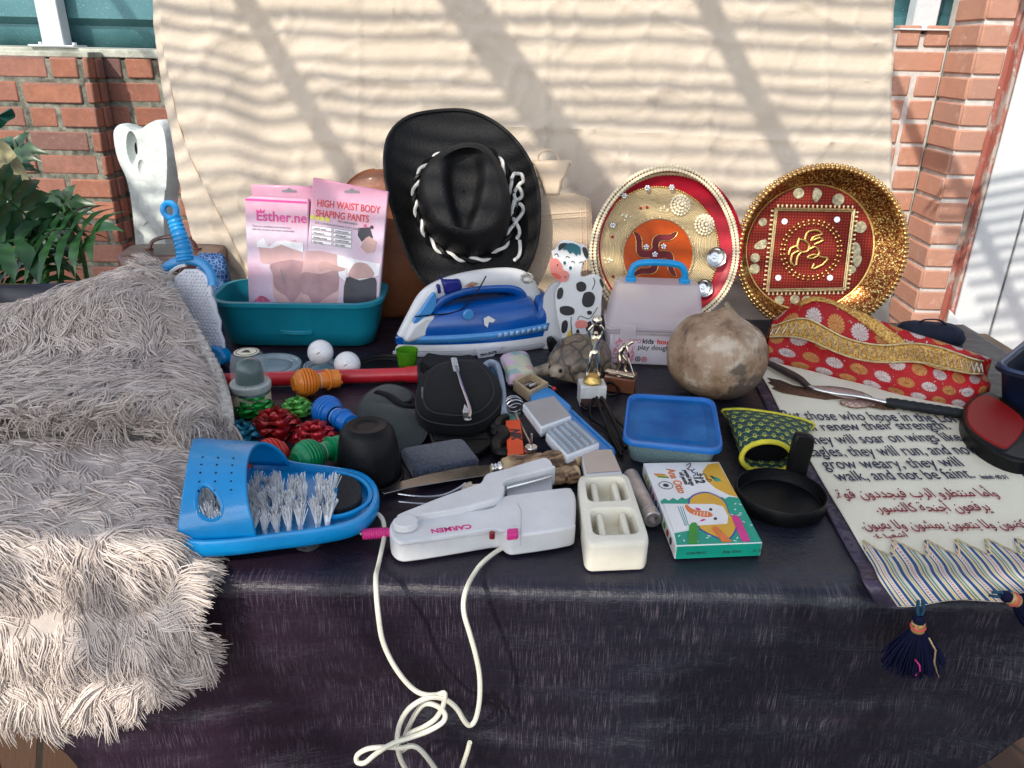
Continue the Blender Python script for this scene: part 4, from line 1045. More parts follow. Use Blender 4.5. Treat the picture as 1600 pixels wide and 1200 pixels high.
# ---- hand grater
GM = lean(322, 566, 17, -6)
grt = thing('hand_grater', 'tall white dimpled hand grater with a blue ribbed handle', 'grater', GM)
WGR = mat('grater_white', (.60, .61, .66), .4, var=.06, vs=20)
go = tr(GM, [(268, 448), (272, 432), (288, 420), (308, 420), (324, 430), (330, 446), (330, 462), (336, 474), (338, 488), (344, 502), (343, 516), (349, 532), (350, 548), (352, 566), (296, 566), (286, 520), (276, 480)], .012)
m = MB(); m.prism(go, .004, .012); body = m.build('grater_plate', WGR, grt, bev=.002)
m = MB()
pm = go; xs = [p[0] for p in pm]; ys = [p[1] for p in pm]
def inside(x, y, poly):
    c = False; j = len(poly) - 1
    for i in range(len(poly)):
        if (poly[i][1] > y) != (poly[j][1] > y) and x < (poly[j][0] - poly[i][0]) * (y - poly[i][1]) / (poly[j][1] - poly[i][1]) + poly[i][0]: c = not c
        j = i
    return c
st = .0062
r_i = 0; y = min(ys)
while y < max(ys):
    x = min(xs) + (st / 2 if r_i % 2 else 0)
    while x < max(xs):
        if all(inside(x + dx, y + dy, pm) for dx, dy in ((.005, 0), (-.005, 0), (0, .005), (0, -.005))): m.lathe([(.0022, .0119), (.0018, .0138), (.0008, .0142), (0, .0136)], 6, Matrix.Translation((x, y, 0)))
        x += st
    y += st * .87; r_i += 1
sub_part(m.build('raised_teeth', WGR, body), body)
m = MB(); arc = tr(GM, [(254, 452), (250, 440), (254, 424), (268, 412), (288, 406), (308, 408), (322, 418), (330, 434), (331, 446)], .010)
m.tube([(x, y, .008) for x, y in crv(arc, 4, False)], .0085, 8, flat=.8); m.build('blue_frame', BLUEP, grt)
m = MB(); ar2 = tr(GM, [(262, 446), (262, 430), (276, 418), (290, 414)], .012); m.tube([(x, y, .011) for x, y in crv(ar2, 4, False)], .003, 6); m.build('white_insert', WHITEP, grt)
hd = tr(GM, [(291, 408), (287, 385), (279, 360), (272, 338)], .010)
m = MB(); P2 = crv(hd, 12, False); m.tube([(x, y, .012) for x, y in P2], [.0155 - .004 * (i / len(P2)) + .0011 * math.sin(i * 1.9) for i in range(len(P2))], 12, flat=.75); m.build('handle', BLUEP, grt)
m = MB(); lp = crv(tr(GM, [(272, 342), (260, 336), (256, 326), (262, 318), (272, 320), (277, 330)], .010), 5); m.tube([(x, y, .012) for x, y in lp], .0055, 8, closed=True); m.build('hanging_loop', BLUEP, grt)
m = MB(); m.prism(crv(tr(GM, [(318, 552), (330, 541), (346, 544), (356, 558), (348, 570), (322, 572)], .02), 3), 0, .03); m.build('foot', BLUEP, grt, bev=.004)

# ---- bottle with a clear domed cap
CLEAR = NT('clear_plastic'); CLEAR.P(Base_Color=(.80, .86, .88), Roughness=.12, Transmission_Weight=.6, IOR=1.1, Alpha=.13); CLEAR = CLEAR.m
CLOUD = mat('cloudy_plastic', (.34, .42, .46), .35, var=.12, vs=20, trans=.35)
DKGREEN = mat('dark_green_glass', (.006, .06, .05), .25, var=.3, vs=10, coat=.3); LABELK = mat('bottle_label', (.55, .50, .36), .6)
btl = thing('cologne_bottle', 'small dark green bottle under a clear domed cap in front of the red tube', 'bottle', Matrix.Translation(T(396, 636)) @ Matrix.Diagonal((.90, .90, .84, 1)))
m = MB(); m.lathe([(0, 0), (.028, .001), (.030, .005), (.030, .032), (.027, .036), (0, .036)], 30); m.build('bottle_body', DKGREEN, btl)
m = MB(); m.lathe([(.0302, .010), (.0306, .010), (.0306, .030), (.0302, .030)], 30); m.build('label_band', LABELK, btl)
m = MB(); m.lathe([(.0315, .036), (.033, .040), (.033, .048), (.030, .051), (0, .051)], 30); m.build('collar', mat('collar_white', (.55, .60, .58), .3, trans=.3), btl)
m = MB(); m.lathe([(.023, .051), (.0225, .07), (.019, .086), (.012, .092), (0, .093)], 26); m.build('inner_cap', DKGREEN, btl)
m = MB(); m.lathe([(.030, .0515), (.029, .08), (.0255, .100), (.0225, .104), (0, .105), (0, .103), (.021, .1025), (.024, .099), (.0275, .08), (.0285, .0515)], 30); m.build('clear_dome', CLEAR, btl)
m = MB(); m.lathe([(0, .1052), (.0195, .1052), (.0195, .1060), (0, .1060)], 26); st_ = m.build('round_sticker', mat('sticker_cream', (.66, .62, .48), .6), btl)
m = MB(); m.tube([(.0165 * math.cos(i * .21), .0165 * math.sin(i * .21), .1062) for i in range(30)], .0006, 4, closed=True); m.prism([(-.008, -.004), (.008, -.004), (.001, .007), (-.004, .006)], .1061, .1065); sub_part(m.build('emblem', INK, st_), st_)

# ---- translucent lids, golf balls, black lid
def lid(name, label, px, py, r, m_, grp=None, tab=False, h=.008):
    t = thing(name, label, 'lid', T(px, py)); 
    m = MB(); m.lathe([(0, .003), (r * .70, .003), (r * .74, .005), (r * .86, .005), (r * .90, h), (r * .97, h), (r, h * .7), (r, 0), (r * .97, 0), (r * .95, h * .5), (0, .0015)], 44); m.build('lid_disc', m_, t)
    m = MB(); m.tube([(r * .62 * math.cos(2 * PI * i / 40), r * .62 * math.sin(2 * PI * i / 40), .0034) for i in range(40)], .0012, 5, closed=True); m.build('raised_ring', m_, t)
    if tab: m = MB(); m.prism(rrect(r * .9, -.008, r * 1.16, .008, .005), .002, .005, Matrix.Rotation(R(-25), 4, 'Z')); m.build('pull_tab', m_, t)
    return t
lid('plastic_disc', 'larger cloudy plastic lid with a pull tab behind the clear capped bottle', 424, 575, .051, CLOUD, tab=True)
lid('plastic_disc', 'small cloudy plastic lid under the left golf ball', 503, 577, .031, CLOUD)
lid('plastic_disc', 'flat black round lid lying behind the red tube in front of the tub', 598, 575, .048, BLACKP)
q = NT('golf_white'); v1 = q.n('ShaderNodeTexVoronoi', None, Scale=230); q.set(v1.inputs['Vector'], q.tc()); q.P(Base_Color=(.78, .78, .77), Roughness=.28, Coat_Weight=.3).bump(q.ramp(v1.outputs[0], [(.2, (0, 0, 0)), (.55, (1, 1, 1))]), .0004); GOLF = q.m
for (x, y, hh, lb) in ((503, 577, .009, 'golf ball resting on the small cloudy lid'), (544, 588, 0, 'golf ball lying directly on the cloth behind the red tube')):
    t = thing('golf_ball', lb, 'golf ball', T(x, y) + Vector((0, 0, hh)), 'two white golf balls')
    m = MB(); m.ball((0, 0, .0213), .0213, 40, 28); m.build('ball', GOLF, t)
    m = MB(); m.tube([(-.008 + .002 * i, -.0207 + .0006 * abs(i - 4), .022 + .0012 * i) for i in range(7)], .0006, 4); m.build('printed_line', INK, t)
# ---- red tube
RM = tframe(352, 606, 640, 596)
rt = thing('plastic_tube', 'long red plastic tube lying across the table', 'tube', RM)
L_ = (T(648, 600) - T(345, 610)).length
Q = Matrix.Translation((0, 0, .0125)) @ Matrix.Rotation(R(90), 4, 'Y')
m = MB(); m.lathe([(.0095, 0), (.0115, 0), (.0115, L_ * .93), (.0125, L_ * .935), (.0135, L_ * .95), (.0135, L_ * .985), (.0145, L_ * .99), (.0145, L_ * 1.0), (.0125, L_), (.0095, L_ * .9)], 22, Q); m.build('tube_body', REDP, rt)
# ---- green tumbler
GREENC = NT('green_clear'); GREENC.P(Base_Color=(.12, .42, .02), Roughness=.15, Transmission_Weight=.55, IOR=1.2); GREENC = GREENC.m
gl = thing('shot_glass', 'small bright green plastic tumbler at the end of the red tube', 'glass', T(637, 583))
m = MB(); m.lathe([(0, .001), (.0125, .001), (.0135, .006), (.0185, .042), (.0175, .0425), (.0125, .006), (0, .004)], 28); m.build('cup', GREENC, gl)

# ---- bulb shaped ribbed toys
def bulb(label, p, qpx, col, flip=1, sc=.96):
    a = T(*p); b = T(*qpx); d = (b - a); yaw = math.atan2(d.y, d.x)
    t = thing('bulb_toy', label, 'toy', Matrix.Translation((a.x, a.y, TOP + .0235 * sc)) @ Matrix.Rotation(yaw, 4, 'Z') @ Matrix.Rotation(R(5), 4, 'Y') @ Matrix.Diagonal((sc, sc, sc, 1)), 'ribbed bulb shaped plastic toys')
    mm = mat('toy_' + label.split()[0], col, .38, var=.08, vs=30, coat=.1)
    Q = Matrix.Rotation(R(90), 4, 'Y'); prof = []
    n = 64
    for i in range(n + 1):
        z = -.022 + .040 * i / n; r = math.sqrt(max(0, .0235 ** 2 - z * z * 1.08)); r = max(r, .0115)
        if -.010 < z < .014: r -= .0034 * (0.5 + .5 * math.sin((z + .006) / .0050 * 2 * PI)) ** 4
        prof.append((r if i else 0, z))
    m = MB(); m.lathe(prof, 34, Q); m.build('bulb_head', mm, t, ang=60)
    m = MB(); m.lathe([(.0115, .0175), (.0125, .019), (.0135, .03), (.0135, .034), (.0175, .0345), (.0180, .0365), (.0165, .038), (.0150, .0382), (.0158, .0400), (.0150, .042), (.0158, .044), (.0150, .046), (.0158, .048), (.0150, .050), (.0156, .052), (.0148, .054), (.0120, .0545), (0, .0545)], 28, Q); m.build('bulb_base', mm, t)
    m = MB(); m.tube([(.022, .0128 * math.cos(2 * PI * i / 24), .0128 * math.sin(2 * PI * i / 24)) for i in range(24)], .0008, 5, closed=True); m.build('rubber_band', mat('band_' + label.split()[0], tuple(min(1, c * .6 + .35) for c in col), .6), t)
    m = MB()
    for k in range(4): m.box((.0565, .009 * math.cos(k * PI / 2 + .6), .009 * math.sin(k * PI / 2 + .6)), (.005, .004, .004))
    m.build('end_lugs', mm, t, bev=.0008)
bulb('orange bulb shaped toy lying along the red tube', (480, 618), (545, 604), (.72, .21, .02))
bulb('blue bulb shaped toy beside the light green bow', (513, 664), (553, 684), (.0, .14, .50))
bulb('red bulb shaped toy in front of the red bows', (426, 736), (397, 746), (.60, .03, .018))
bulb('green bulb shaped toy in front of the black cup', (484, 738), (540, 713), (.0, .26, .09))

# ---- foil gift bows
def bow(label, px, py, r, col, seed, kind='star', met=.35):
    t = thing('gift_bow', label, 'gift bow', T(px, py), 'shiny foil gift bows')
    mm = mat('foil_' + str(seed), col, .22, met=met, var=.15, vs=30, coat=.4, bump=.0005, bs=90); rr_ = random.Random(seed); m = MB()
    layers = 3 if kind != 'flat' else 2
    for ly in range(layers):
        n = (7, 5, 4)[ly]; R_ = r * (1, .78, .5)[ly]
        for i in range(n):
            a = 2 * PI * i / n + ly * .35 + rr_.uniform(-.15, .15); ca, sa = math.cos(a), math.sin(a); w_ = r * .40
            tip = Vector((ca * R_, sa * R_, r * (.12 + .26 * ly) + rr_.uniform(-.05, .1) * r)); base = Vector((0, 0, r * (.08 + .2 * ly)))
            sd = Vector((-sa, ca, 0)) * w_; mid = (tip * .62) + Vector((0, 0, r * .34))
            k = len(m.v)
            vs = [base - sd * .4, base + sd * .4, mid + sd, tip, mid - sd]
            fs = [(0, 1, 2, 4), (4, 2, 3)]
            lo = tip * .6 + Vector((0, 0, r * .03)); vs += [lo - sd * .9, lo + sd * .9]; fs += [(3, 6, 5), (5, 6, 1, 0)]
            m.add(vs, fs)
    m.ball((0, 0, r * .55), r * .16, 8, 6); m.build('loops', mm, t, solid=.0004, ang=20)
    m = MB(); m.prism(circ(0, 0, r * .45, n=14), .0, .0015); m.build('backing_card', PAPERW, t)
bow('dark green star bow in front of the clear capped bottle', 400, 644, .034, (.0, .30, .035), 21)
bow('light green rosette bow beside the orange toy', 464, 646, .030, (.12, .50, .08), 22, met=.2)
bow('big dark red rosette bow among the bulb toys', 430, 674, .042, (.42, .012, .014), 23)
bow('smaller red star bow between the red and green toys', 492, 690, .036, (.58, .018, .03), 24)
bow('blue green bow beside the edge of the fluffy throw', 374, 690, .036, (.0, .16, .26), 25)

# ---- green padded eye mask
EYEM = mat('mask_green', (.012, .022, .020), .9, var=.2, vs=40, bump=.001, bs=600, sheen=.2)
EM = tframe(560, 660, 665, 690, 0)
em = thing('eye_mask', 'dark green padded eye mask with a black strap lying behind the black cup', 'eye mask', EM)
out = crv(tr(EM, [(558, 646), (566, 622), (584, 606), (606, 599), (630, 604), (645, 615), (640, 625), (626, 630), (634, 638), (652, 640), (665, 652), (666, 672), (656, 690), (630, 704), (600, 700), (572, 684)], .012), 4)
m = MB(); loft(m, [lev([(x * .97, y * .97) for x, y in out], 0), lev(out, .006), lev(out, .010), lev([(x * .96 + .002, y * .96) for x, y in out], .013)]); m.build('pad', EYEM, em, ang=60)
m = MB(); m.tube([(x, y, .0095) for x, y in out], .0022, 6, closed=True); m.build('edge_binding', EYEM, em)
m = MB(); s_ = tr(EM, [(588, 612), (606, 618), (632, 634), (668, 632)], .014); m.tube([(x, y, .0145) for x, y in crv(s_, 5, False)], .007, 8, flat=.25); m.build('strap', BLACKM, em)
# ---- black cup upside down
cup = thing('black_cup', 'black plastic cup standing upside down behind the blue brush sandal', 'cup', Matrix.Translation(T(578, 745)) @ Matrix.Diagonal((.92, .92, .92, 1)))
m = MB(); m.lathe([(.043, 0), (.0445, .002), (.044, .012), (.041, .045), (.036, .070), (.030, .078), (.026, .080), (.022, .079), (.017, .079), (.015, .0775), (.010, .0775), (0, .078)], 44); m.build('cup_body', BLACKP, cup)
m = MB(); m.tube([(.0445 * math.cos(2 * PI * i / 48), .0445 * math.sin(2 * PI * i / 48), .0025) for i in range(48)], .0022, 6, closed=True); m.build('rim', BLACKP, cup)

# ---- black zip pouch
PM_ = tframe(655, 655, 770, 660)
po = thing('zip_pouch', 'black fabric belt pouch with a silver zip lying in front of the iron', 'pouch', PM_)
out = crv(tr(PM_, [(648, 625), (652, 600), (664, 578), (690, 563), (725, 558), (752, 562), (776, 585), (786, 612), (780, 634), (762, 652), (735, 662), (700, 662), (668, 656), (652, 644)], .03), 4)
cxp = sum(p[0] for p in out) / len(out); cyp = sum(p[1] for p in out) / len(out)
def scl(k): return [(cxp + (x - cxp) * k, cyp + (y - cyp) * k) for x, y in out]
m = MB(); loft(m, [lev(scl(.95), .0), lev(scl(1.0), .012), lev(scl(1.0), .022), lev(scl(.93), .030), lev(scl(.7), .034), lev(scl(.3), .036)]); m.build('pouch_body', BLACKM, po, ang=60)
m = MB(); fl = tr(PM_, [(655, 566), (668, 552), (690, 556), (720, 557), (736, 555), (750, 569), (744, 580), (700, 574), (668, 578)], .025); m.prism(fl, .008, .028); m.build('top_flap', BLACKM, po, bev=.004)
ZIPM = mat('zip_silver', (.62, .62, .61), .4, met=.2, var=.35, vs=500)
z1 = tr(PM_, [(709, 560), (716, 590), (724, 622), (731, 652)], .036)
m = MB(); m.tube([(x, y, .036 if i < 3 else .033) for i, (x, y) in enumerate(crv(z1, 4, False))], .0055, 6, flat=.35); zp = m.build('zip', ZIPM, po)
m = MB(); z2 = tr(PM_, [(712, 574), (722, 605), (734, 640), (733, 654)], .036); m.tube([(x, y, .0375) for x, y in crv(z2, 4, False)], .0024, 6); m.box((*tr(PM_, [(728, 650)], .036)[0], .037), (.007, .011, .003), rz=.1); sub_part(m.build('zip_puller', STEEL, zp), zp)
m = MB()
for k_, zz in ((.80, .0325), (.97, .0265)): m.tube([(x, y, zz) for x, y in scl(k_)], .0011, 5, closed=True)
m.build('seam_piping', mat('piping_dark', (.012, .012, .013), .6), po)
lb = tr(PM_, [(658, 604), (671, 606), (671, 622), (659, 622)], .033); m = MB(); m.prism(lb, .030, .0325); m.build('label_patch', mat('patch_grey', (.16, .16, .17), .5, var=.5, vs=300), po)
# ---- black belt buckle case in front of the pouch
BKM = tframe(630, 700, 775, 700)
bk = thing('belt_case', 'flat shiny black case under the zip pouch beside the black clip', 'case', BKM)
m = MB(); m.prism(tr(BKM, [(664, 662), (764, 660), (770, 694), (748, 706), (676, 694)], .012), 0, .012); m.build('case_body', BLACKP, bk, bev=.003)
m = MB(); m.prism(tr(BKM, [(676, 668), (758, 666), (762, 684), (680, 686)], .014), .012, .0135); m.build('cover_panel', BLACKP, bk, bev=.001)
m = MB(); a, b = tr(BKM, [(702, 660), (748, 659)], .016); m.tube([(a[0], a[1], .015), (b[0], b[1], .015)], .003, 8); m.build('hinge_bar', BLACKP, bk)
# ---- black clip
CLM = tframe(780, 720, 790, 650)
cl = thing('phone_clip', 'black curved plastic clip beside the orange box', 'clip', CLM)
m = MB(); m.tube([(x, y, .014) for x, y in crv(tr(CLM, [(792, 652), (778, 660), (774, 672), (784, 676), (786, 684), (776, 694), (778, 706), (792, 708)], .014), 5, False)], [.006 + .005 * math.sin(min(1, i / 30) * PI) for i in range(36)], 8); m.build('jaw', BLACKP, cl)
m = MB(); m.prism(crv(tr(CLM, [(768, 664), (784, 664), (788, 690), (794, 700), (786, 712), (772, 706), (766, 690)], .012), 4), 0, .012); m.build('clip_base', BLACKP, cl, bev=.003)
# ---- denim covered bar
q = NT('denim_felt'); n1 = q.noise(260, 4, .75); q.P(Base_Color=q.ramp(n1, [(.38, (.006, .009, .020)), (.66, (.042, .055, .095))]), Roughness=.95, Sheen_Weight=.3).bump(n1, .0015); DENIM = q.m
DB = tframe(640, 747, 737, 730)
db = thing('felt_eraser', 'blue grey felt covered eraser bar lying in front of the black pouch', 'eraser', DB)
ou = tr(DB, [(633, 695), (733, 684), (737, 724), (641, 740)], .012); ou = [p for p in ou]
cx_ = sum(p[0] for p in ou) / 4; cy_ = sum(p[1] for p in ou) / 4; w1 = abs(ou[1][0] - ou[0][0]) / 2 + .001; h1 = abs(ou[1][1] - ou[2][1]) / 2
m = MB(); loft(m, [lev(rot2([(cx_ + x * .97, cy_ + y * .97) for x, y in rrect(-w1, -h1, w1, h1, .008)], .03, (cx_, cy_)), 0), lev(rot2([(cx_ + x, cy_ + y) for x, y in rrect(-w1, -h1, w1, h1, .009)], .03, (cx_, cy_)), .004), lev(rot2([(cx_ + x, cy_ + y) for x, y in rrect(-w1, -h1, w1, h1, .009)], .03, (cx_, cy_)), .010), lev(rot2([(cx_ + x * .95, cy_ + y * .93) for x, y in rrect(-w1, -h1, w1, h1, .009)], .03, (cx_, cy_)), .013)]); m.build('felt_cover', DENIM, db, ang=60)

# ---- steam iron
a = T(614, 556); b = T(850, 527); IX = (b - a); IL = IX.length; IM = frame(a, IX, Vector((IX.y, -IX.x, 0)))   # local x nose->heel, y up, z to the viewer
iron = thing('steam_iron', 'blue and white steam iron standing on its sole plate in front of the hat', 'iron', IM)
IB = mat('iron_blue', (.0, .075, .33), .22, var=.2, vs=10, coat=.4); IBL = mat('iron_blue_light', (.05, .24, .55), .25, var=.1, vs=10, coat=.4); IBD = mat('iron_dial_blue', (.008, .012, .16), .3, var=.15, vs=20); IGR = mat('iron_grey', (.55, .56, .60), .35, var=.05)
def half(t):                     # half width of the plan at t along the iron
    return .056 * (1 - (1 - min(1, t / .72)) ** 1.9) if t < .72 else .056 - .008 * ((t - .72) / .28) ** 2
def iron_layer(y0, y1, k0, k1, x0, x1):
    top = []; bot = []
    for i in range(25):
        t = i / 24; x = lerp(x0, x1, t); w_ = half(t)
        bot.append((x, w_ * k0)); top.append((x, w_ * k1))
    ring = lambda L, y: [(x, y, w_) for x, w_ in L] + [(x, y, -w_) for x, w_ in L[::-1][:-1]]
    return ring(bot, y0), ring(top, y1)
m = MB(); lp = []
for (y, k) in ((.0, .97), (.002, 1.0), (.009, 1.0)): lp.append(iron_layer(y, y, k, k, 0, IL)[0])
loft(m, lp); m.build('sole_plate', IGR, iron, ang=50)
m = MB(); lp = []
for (y, k, x0, x1) in ((.010, .97, .004, IL - .001), (.016, .97, .006, IL - .002), (.022, .92, .012, IL - .004)): lp.append(iron_layer(y, y, k, k, x0, x1)[0])
loft(m, lp); m.build('white_skirt', WHITEP, iron, ang=50)
# tank: top follows the traced profile
tp = tr(IM, [(628, 534), (648, 512), (668, 498), (690, 488), (712, 482), (745, 476), (775, 472), (808, 468), (835, 466), (842, 500)], .03)
def topy(x):
    for (x0, y0), (x1, y1) in zip(tp, tp[1:]):
        if x0 <= x <= x1: return lerp(y0, y1, (x - x0) / max(1e-6, x1 - x0))
    return tp[0][1] if x < tp[0][0] else tp[-2][1]
def tank(u, v):
    t = .02 + .965 * u; x = t * IL; w_ = half(t) * .93; a = PI * v; yt = topy(x) - .022
    z = math.cos(a); e = .62
    zz = math.copysign(abs(math.cos(a)) ** e, math.cos(a)) * w_; yy = .022 + max(.002, yt) * abs(math.sin(a)) ** .55
    return Vector((x, yy, zz))
m = MB(); m.grid(tank, 40, 24); m.build('water_tank', IB, iron, ang=70)
m = MB(); bd = [(t * IL, .030 + .010 * t, half(t) * .945) for t in [.06 + .9 * i / 24 for i in range(25)]]
m.grid(lambda u, v: Vector((bd[int(round(u * 24))][0], bd[int(round(u * 24))][1] - .007 + .014 * v, bd[int(round(u * 24))][2])), 24, 1); m.build('control_strip', IBL, iron, solid=.002, off=1)
m = MB()
for k in range(9):
    t = .62 + .038 * k; x = t * IL; m.add([(x + dx, .036 + .010 * t + dy - .006, half(t) * .945 + .0026) for dx, dy in ((-.0035, -.0035), (.0035, -.0032), (.0035, .0035), (-.0035, .0035))], [(0, 1, 2, 3)])
m.build('fabric_symbols', mat('symbol_pale', (.35, .5, .72), .5), iron, solid=.0004)
# handle: white shell with the blue underside, the opening below it stays open
hp = tr(IM, [(632, 530), (650, 498), (668, 470), (690, 456), (722, 446), (760, 440), (800, 438), (822, 446), (834, 470), (842, 500), (846, 518)], .012)
HP = crv(hp, 6, False)
m = MB(); m.tube([(x, y, 0) for x, y in HP], [.012 + .008 * math.sin(min(1, i / len(HP) * 1.6) * PI / 2) for i in range(len(HP))], 14, flat=.62)
m.v = [Vector((p.x, p.y, p.z * 1.15)) for p in m.v]; m.build('handle', WHITEP, iron, ang=60)
hu = crv(tr(IM, [(676, 486), (694, 468), (724, 456), (762, 451), (800, 451), (818, 462), (824, 486)], .012), 6, False)
m = MB(); m.tube([(x, y, 0) for x, y in hu], .0115, 12, flat=.7); m.v = [Vector((p.x, p.y, p.z * 1.9)) for p in m.v]; m.build('handle_underside', IB, iron, ang=60)
m = MB(); m.prism(tr(IM, [(630, 534), (644, 508), (662, 494), (684, 492), (690, 520), (640, 536)], .02), -.022, .022); m.build('front_shell', WHITEP, iron, bev=.007, seg=3)
m = MB(); m.prism(crv(tr(IM, [(646, 504), (660, 484), (672, 466), (680, 458), (682, 472), (676, 488), (660, 502)], .02), 4), -.013, .020); m.build('filler_cap', IBL, iron, bev=.003)
dl = tr(IM, [(692, 440), (720, 437), (724, 452), (696, 462)], .018)
m = MB(); m.prism(dl, -.014, .018); m.build('steam_dial', IBD, iron, bev=.004)
m = MB(); m.prism(tr(IM, [(683, 447), (688, 445), (690, 458), (685, 460)], .016), -.006, .016); m.build('spray_button', IBD, iron, bev=.002)
m = MB(); m.prism(tr(IM, [(756, 498), (764, 494), (774, 500), (770, 504), (764, 503), (762, 512), (757, 508)], .052), .0505, .052); m.build('torn_sticker', PAPERW, iron)
m = MB(); m.prism(circ(*tr(IM, [(732, 492)], .045)[0], .010, n=24), .040, .0475); m.build('temperature_ring', IBL, iron, bev=.002)
m = MB(); m.prism(tr(IM, [(727, 447), (738, 441), (747, 443), (736, 450)], .016), .0125, .0165); m.build('brand_badge', mat('badge_brown', (.30, .16, .12), .5, var=.5, vs=200), iron)
o_ = tr(IM, [(750, 556)], .056)[0]
m = MB(); m.prism(tr(IM, [(744, 546), (790, 541), (776, 553), (768, 561), (749, 562)], .058), .050, .056); m.build('heel_lip', IGR, iron, bev=.001)
p_ = tr(IM, [(751, 557)], .0565)[0]; text_mesh('lettering', 'PRO-GLIDE', .0062, INK, iron, p_[0], p_[1], .0562, rz=R(6), fat=.00025)
m = MB(); wl = tr(IM, [(762, 433), (748, 456), (730, 478), (706, 490), (672, 494), (650, 497)], .03); m.tube([(x, y, .028 - .012 * abs(i / 30 - .5)) for i, (x, y) in enumerate(crv(wl, 6, False))], .0012, 6); m.build('tie_wire', BLACKP, iron)
m = MB(); lp_ = crv(tr(IM, [(815, 434), (824, 428), (832, 432), (830, 440), (820, 441)], .015), 5); m.tube([(x, y, .013) for x, y in lp_], .0028, 6, closed=True); m.build('cord_tag', mat('tag_grey', (.35, .34, .30), .8, var=.5, vs=300), iron)

# ---- wooden cow
CM_ = lean(900, 545, 7, 3)
cow = thing('wooden_cow', 'flat painted wooden cow with a white back board beside the hot water bottle', 'cow figure', CM_)
z6 = lambda L: [(820 + x / 4, 340 + y / 4) for x, y in L]
CW = mat('cow_white', (.62, .63, .64), .55, var=.05, vs=12, bump=.0005, bs=60); CK = mat('cow_black', (.012, .012, .016), .5, var=.3); CPK = mat('cow_pink', (.62, .20, .17), .5, var=.1); CTE = mat('cow_teal', (.004, .10, .13), .5, var=.15); CYE = mat('cow_yellow', (.66, .42, .02), .5); CBD = mat('board_white', (.50, .51, .53), .6, var=.08, vs=14)
body = crv(tr(CM_, z6([(215, 160), (250, 142), (300, 150), (345, 168), (375, 172), (400, 215), (398, 262), (370, 272), (355, 320), (350, 365), (380, 372), (430, 357), (470, 370), (495, 410), (488, 450), (480, 520), (478, 600), (462, 655), (440, 650), (430, 700), (415, 745), (370, 750), (300, 752), (262, 775), (236, 770), (222, 700), (205, 630), (196, 560), (192, 490), (208, 440), (230, 405), (200, 370), (176, 330), (168, 290), (176, 250), (168, 215), (190, 200)]), .012), 3)
m = MB(); m.prism(body, 0, .012); bd = m.build('cow_board', CW, cow, bev=.0015)
def spot(name, L, m_, z=.0121, sm=4, par=None, th=.0012):
    p = tr(CM_, z6(L), .013); mb = MB(); mb.prism(crv(p, sm) if sm else p, z, z + th); mb.build(name, m_, cow)
def ell(cx, cy, rx, ry, a=0, n=10): return rot2([(cx + rx * math.cos(2 * PI * i / n) * (1 + .12 * math.sin(i * 2.4)), cy + ry * math.sin(2 * PI * i / n)) for i in range(n)], a, (cx, cy))
for e in ((352, 432, 32, 32, 0), (397, 512, 40, 50, .3), (263, 582, 48, 30, .1), (220, 474, 19, 38, .2), (248, 682, 20, 42, .2), (404, 595, 16, 13, 0), (400, 680, 16, 34, .3), (331, 722, 11, 24, 0), (481, 410, 10, 30, -.3)): spot('black_patch', ell(*e), CK)
spot('muzzle', [(162, 262), (200, 256), (228, 288), (240, 326), (268, 338), (276, 368), (256, 400), (222, 400), (190, 378), (162, 345), (156, 300)], CPK, .0121, 3, th=.002)
spot('mouth_line', [(165, 345), (200, 348), (230, 375), (205, 385), (180, 368)], mat('cow_red', (.58, .09, .06), .5), .0142, 2, th=.0006)
for (x, y) in ((204, 296), (252, 370)): spot('nostril', ell(x, y, 4, 6), CK, .0142, 0, th=.0006)
spot('hair', [(238, 200), (262, 165), (300, 160), (345, 185), (345, 235), (330, 222), (322, 240), (300, 215), (280, 225), (262, 200)], CTE, .0121, 2, th=.002)
spot('ear_patch', [(212, 205), (215, 170), (245, 158), (272, 165), (240, 190)], CK, .0122, 3); spot('ear_patch', [(360, 190), (382, 188), (398, 225), (390, 258), (370, 235)], CK, .0122, 3)
for (x, y) in ((252, 280), (288, 312)):
    spot('eye', ell(x, y, 18, 19), PRW, .0121, 3); spot('pupil', ell(x - 3, y + 3, 10, 12), CTE, .0133, 3, th=.0006)
m = MB()
for L in ([(255, 250), (266, 242), (280, 252)], [(290, 278), (302, 272), (312, 284)], [(185, 235), (200, 225), (212, 245)], [(340, 285), (358, 275), (368, 295)], [(290, 620), (288, 660), (296, 740)], [(330, 640), (345, 615), (400, 632), (430, 600), (455, 560)], [(428, 378), (438, 405), (420, 450)]):
    m.tube([(x, y, .0125) for x, y in crv(tr(CM_, z6(L), .012), 4, False)], .0007, 4)
m.build('painted_lines', CK, cow)
spot('udder', [(318, 655), (345, 640), (388, 650), (390, 680), (370, 688), (320, 688)], CPK, .0122, 2, th=.002); spot('foot_patch', [(258, 772), (262, 740), (285, 695), (290, 740), (284, 768)], CYE, .0122, 0)
m = MB(); m.prism(crv(tr(CM_, z6([(88, 812), (84, 752), (108, 742), (112, 560), (130, 470), (175, 415), (230, 400), (300, 430), (300, 812)]), -.004), 2), -.016, -.004); m.build('back_board', CBD, cow, bev=.001)
m = MB(); m.prism(crv(tr(CM_, z6([(140, 770), (165, 752), (190, 765), (212, 800), (205, 835), (175, 845), (150, 828)]), .02), 4), .0, .02); m.build('front_hoof', BLACKP, cow, bev=.004)

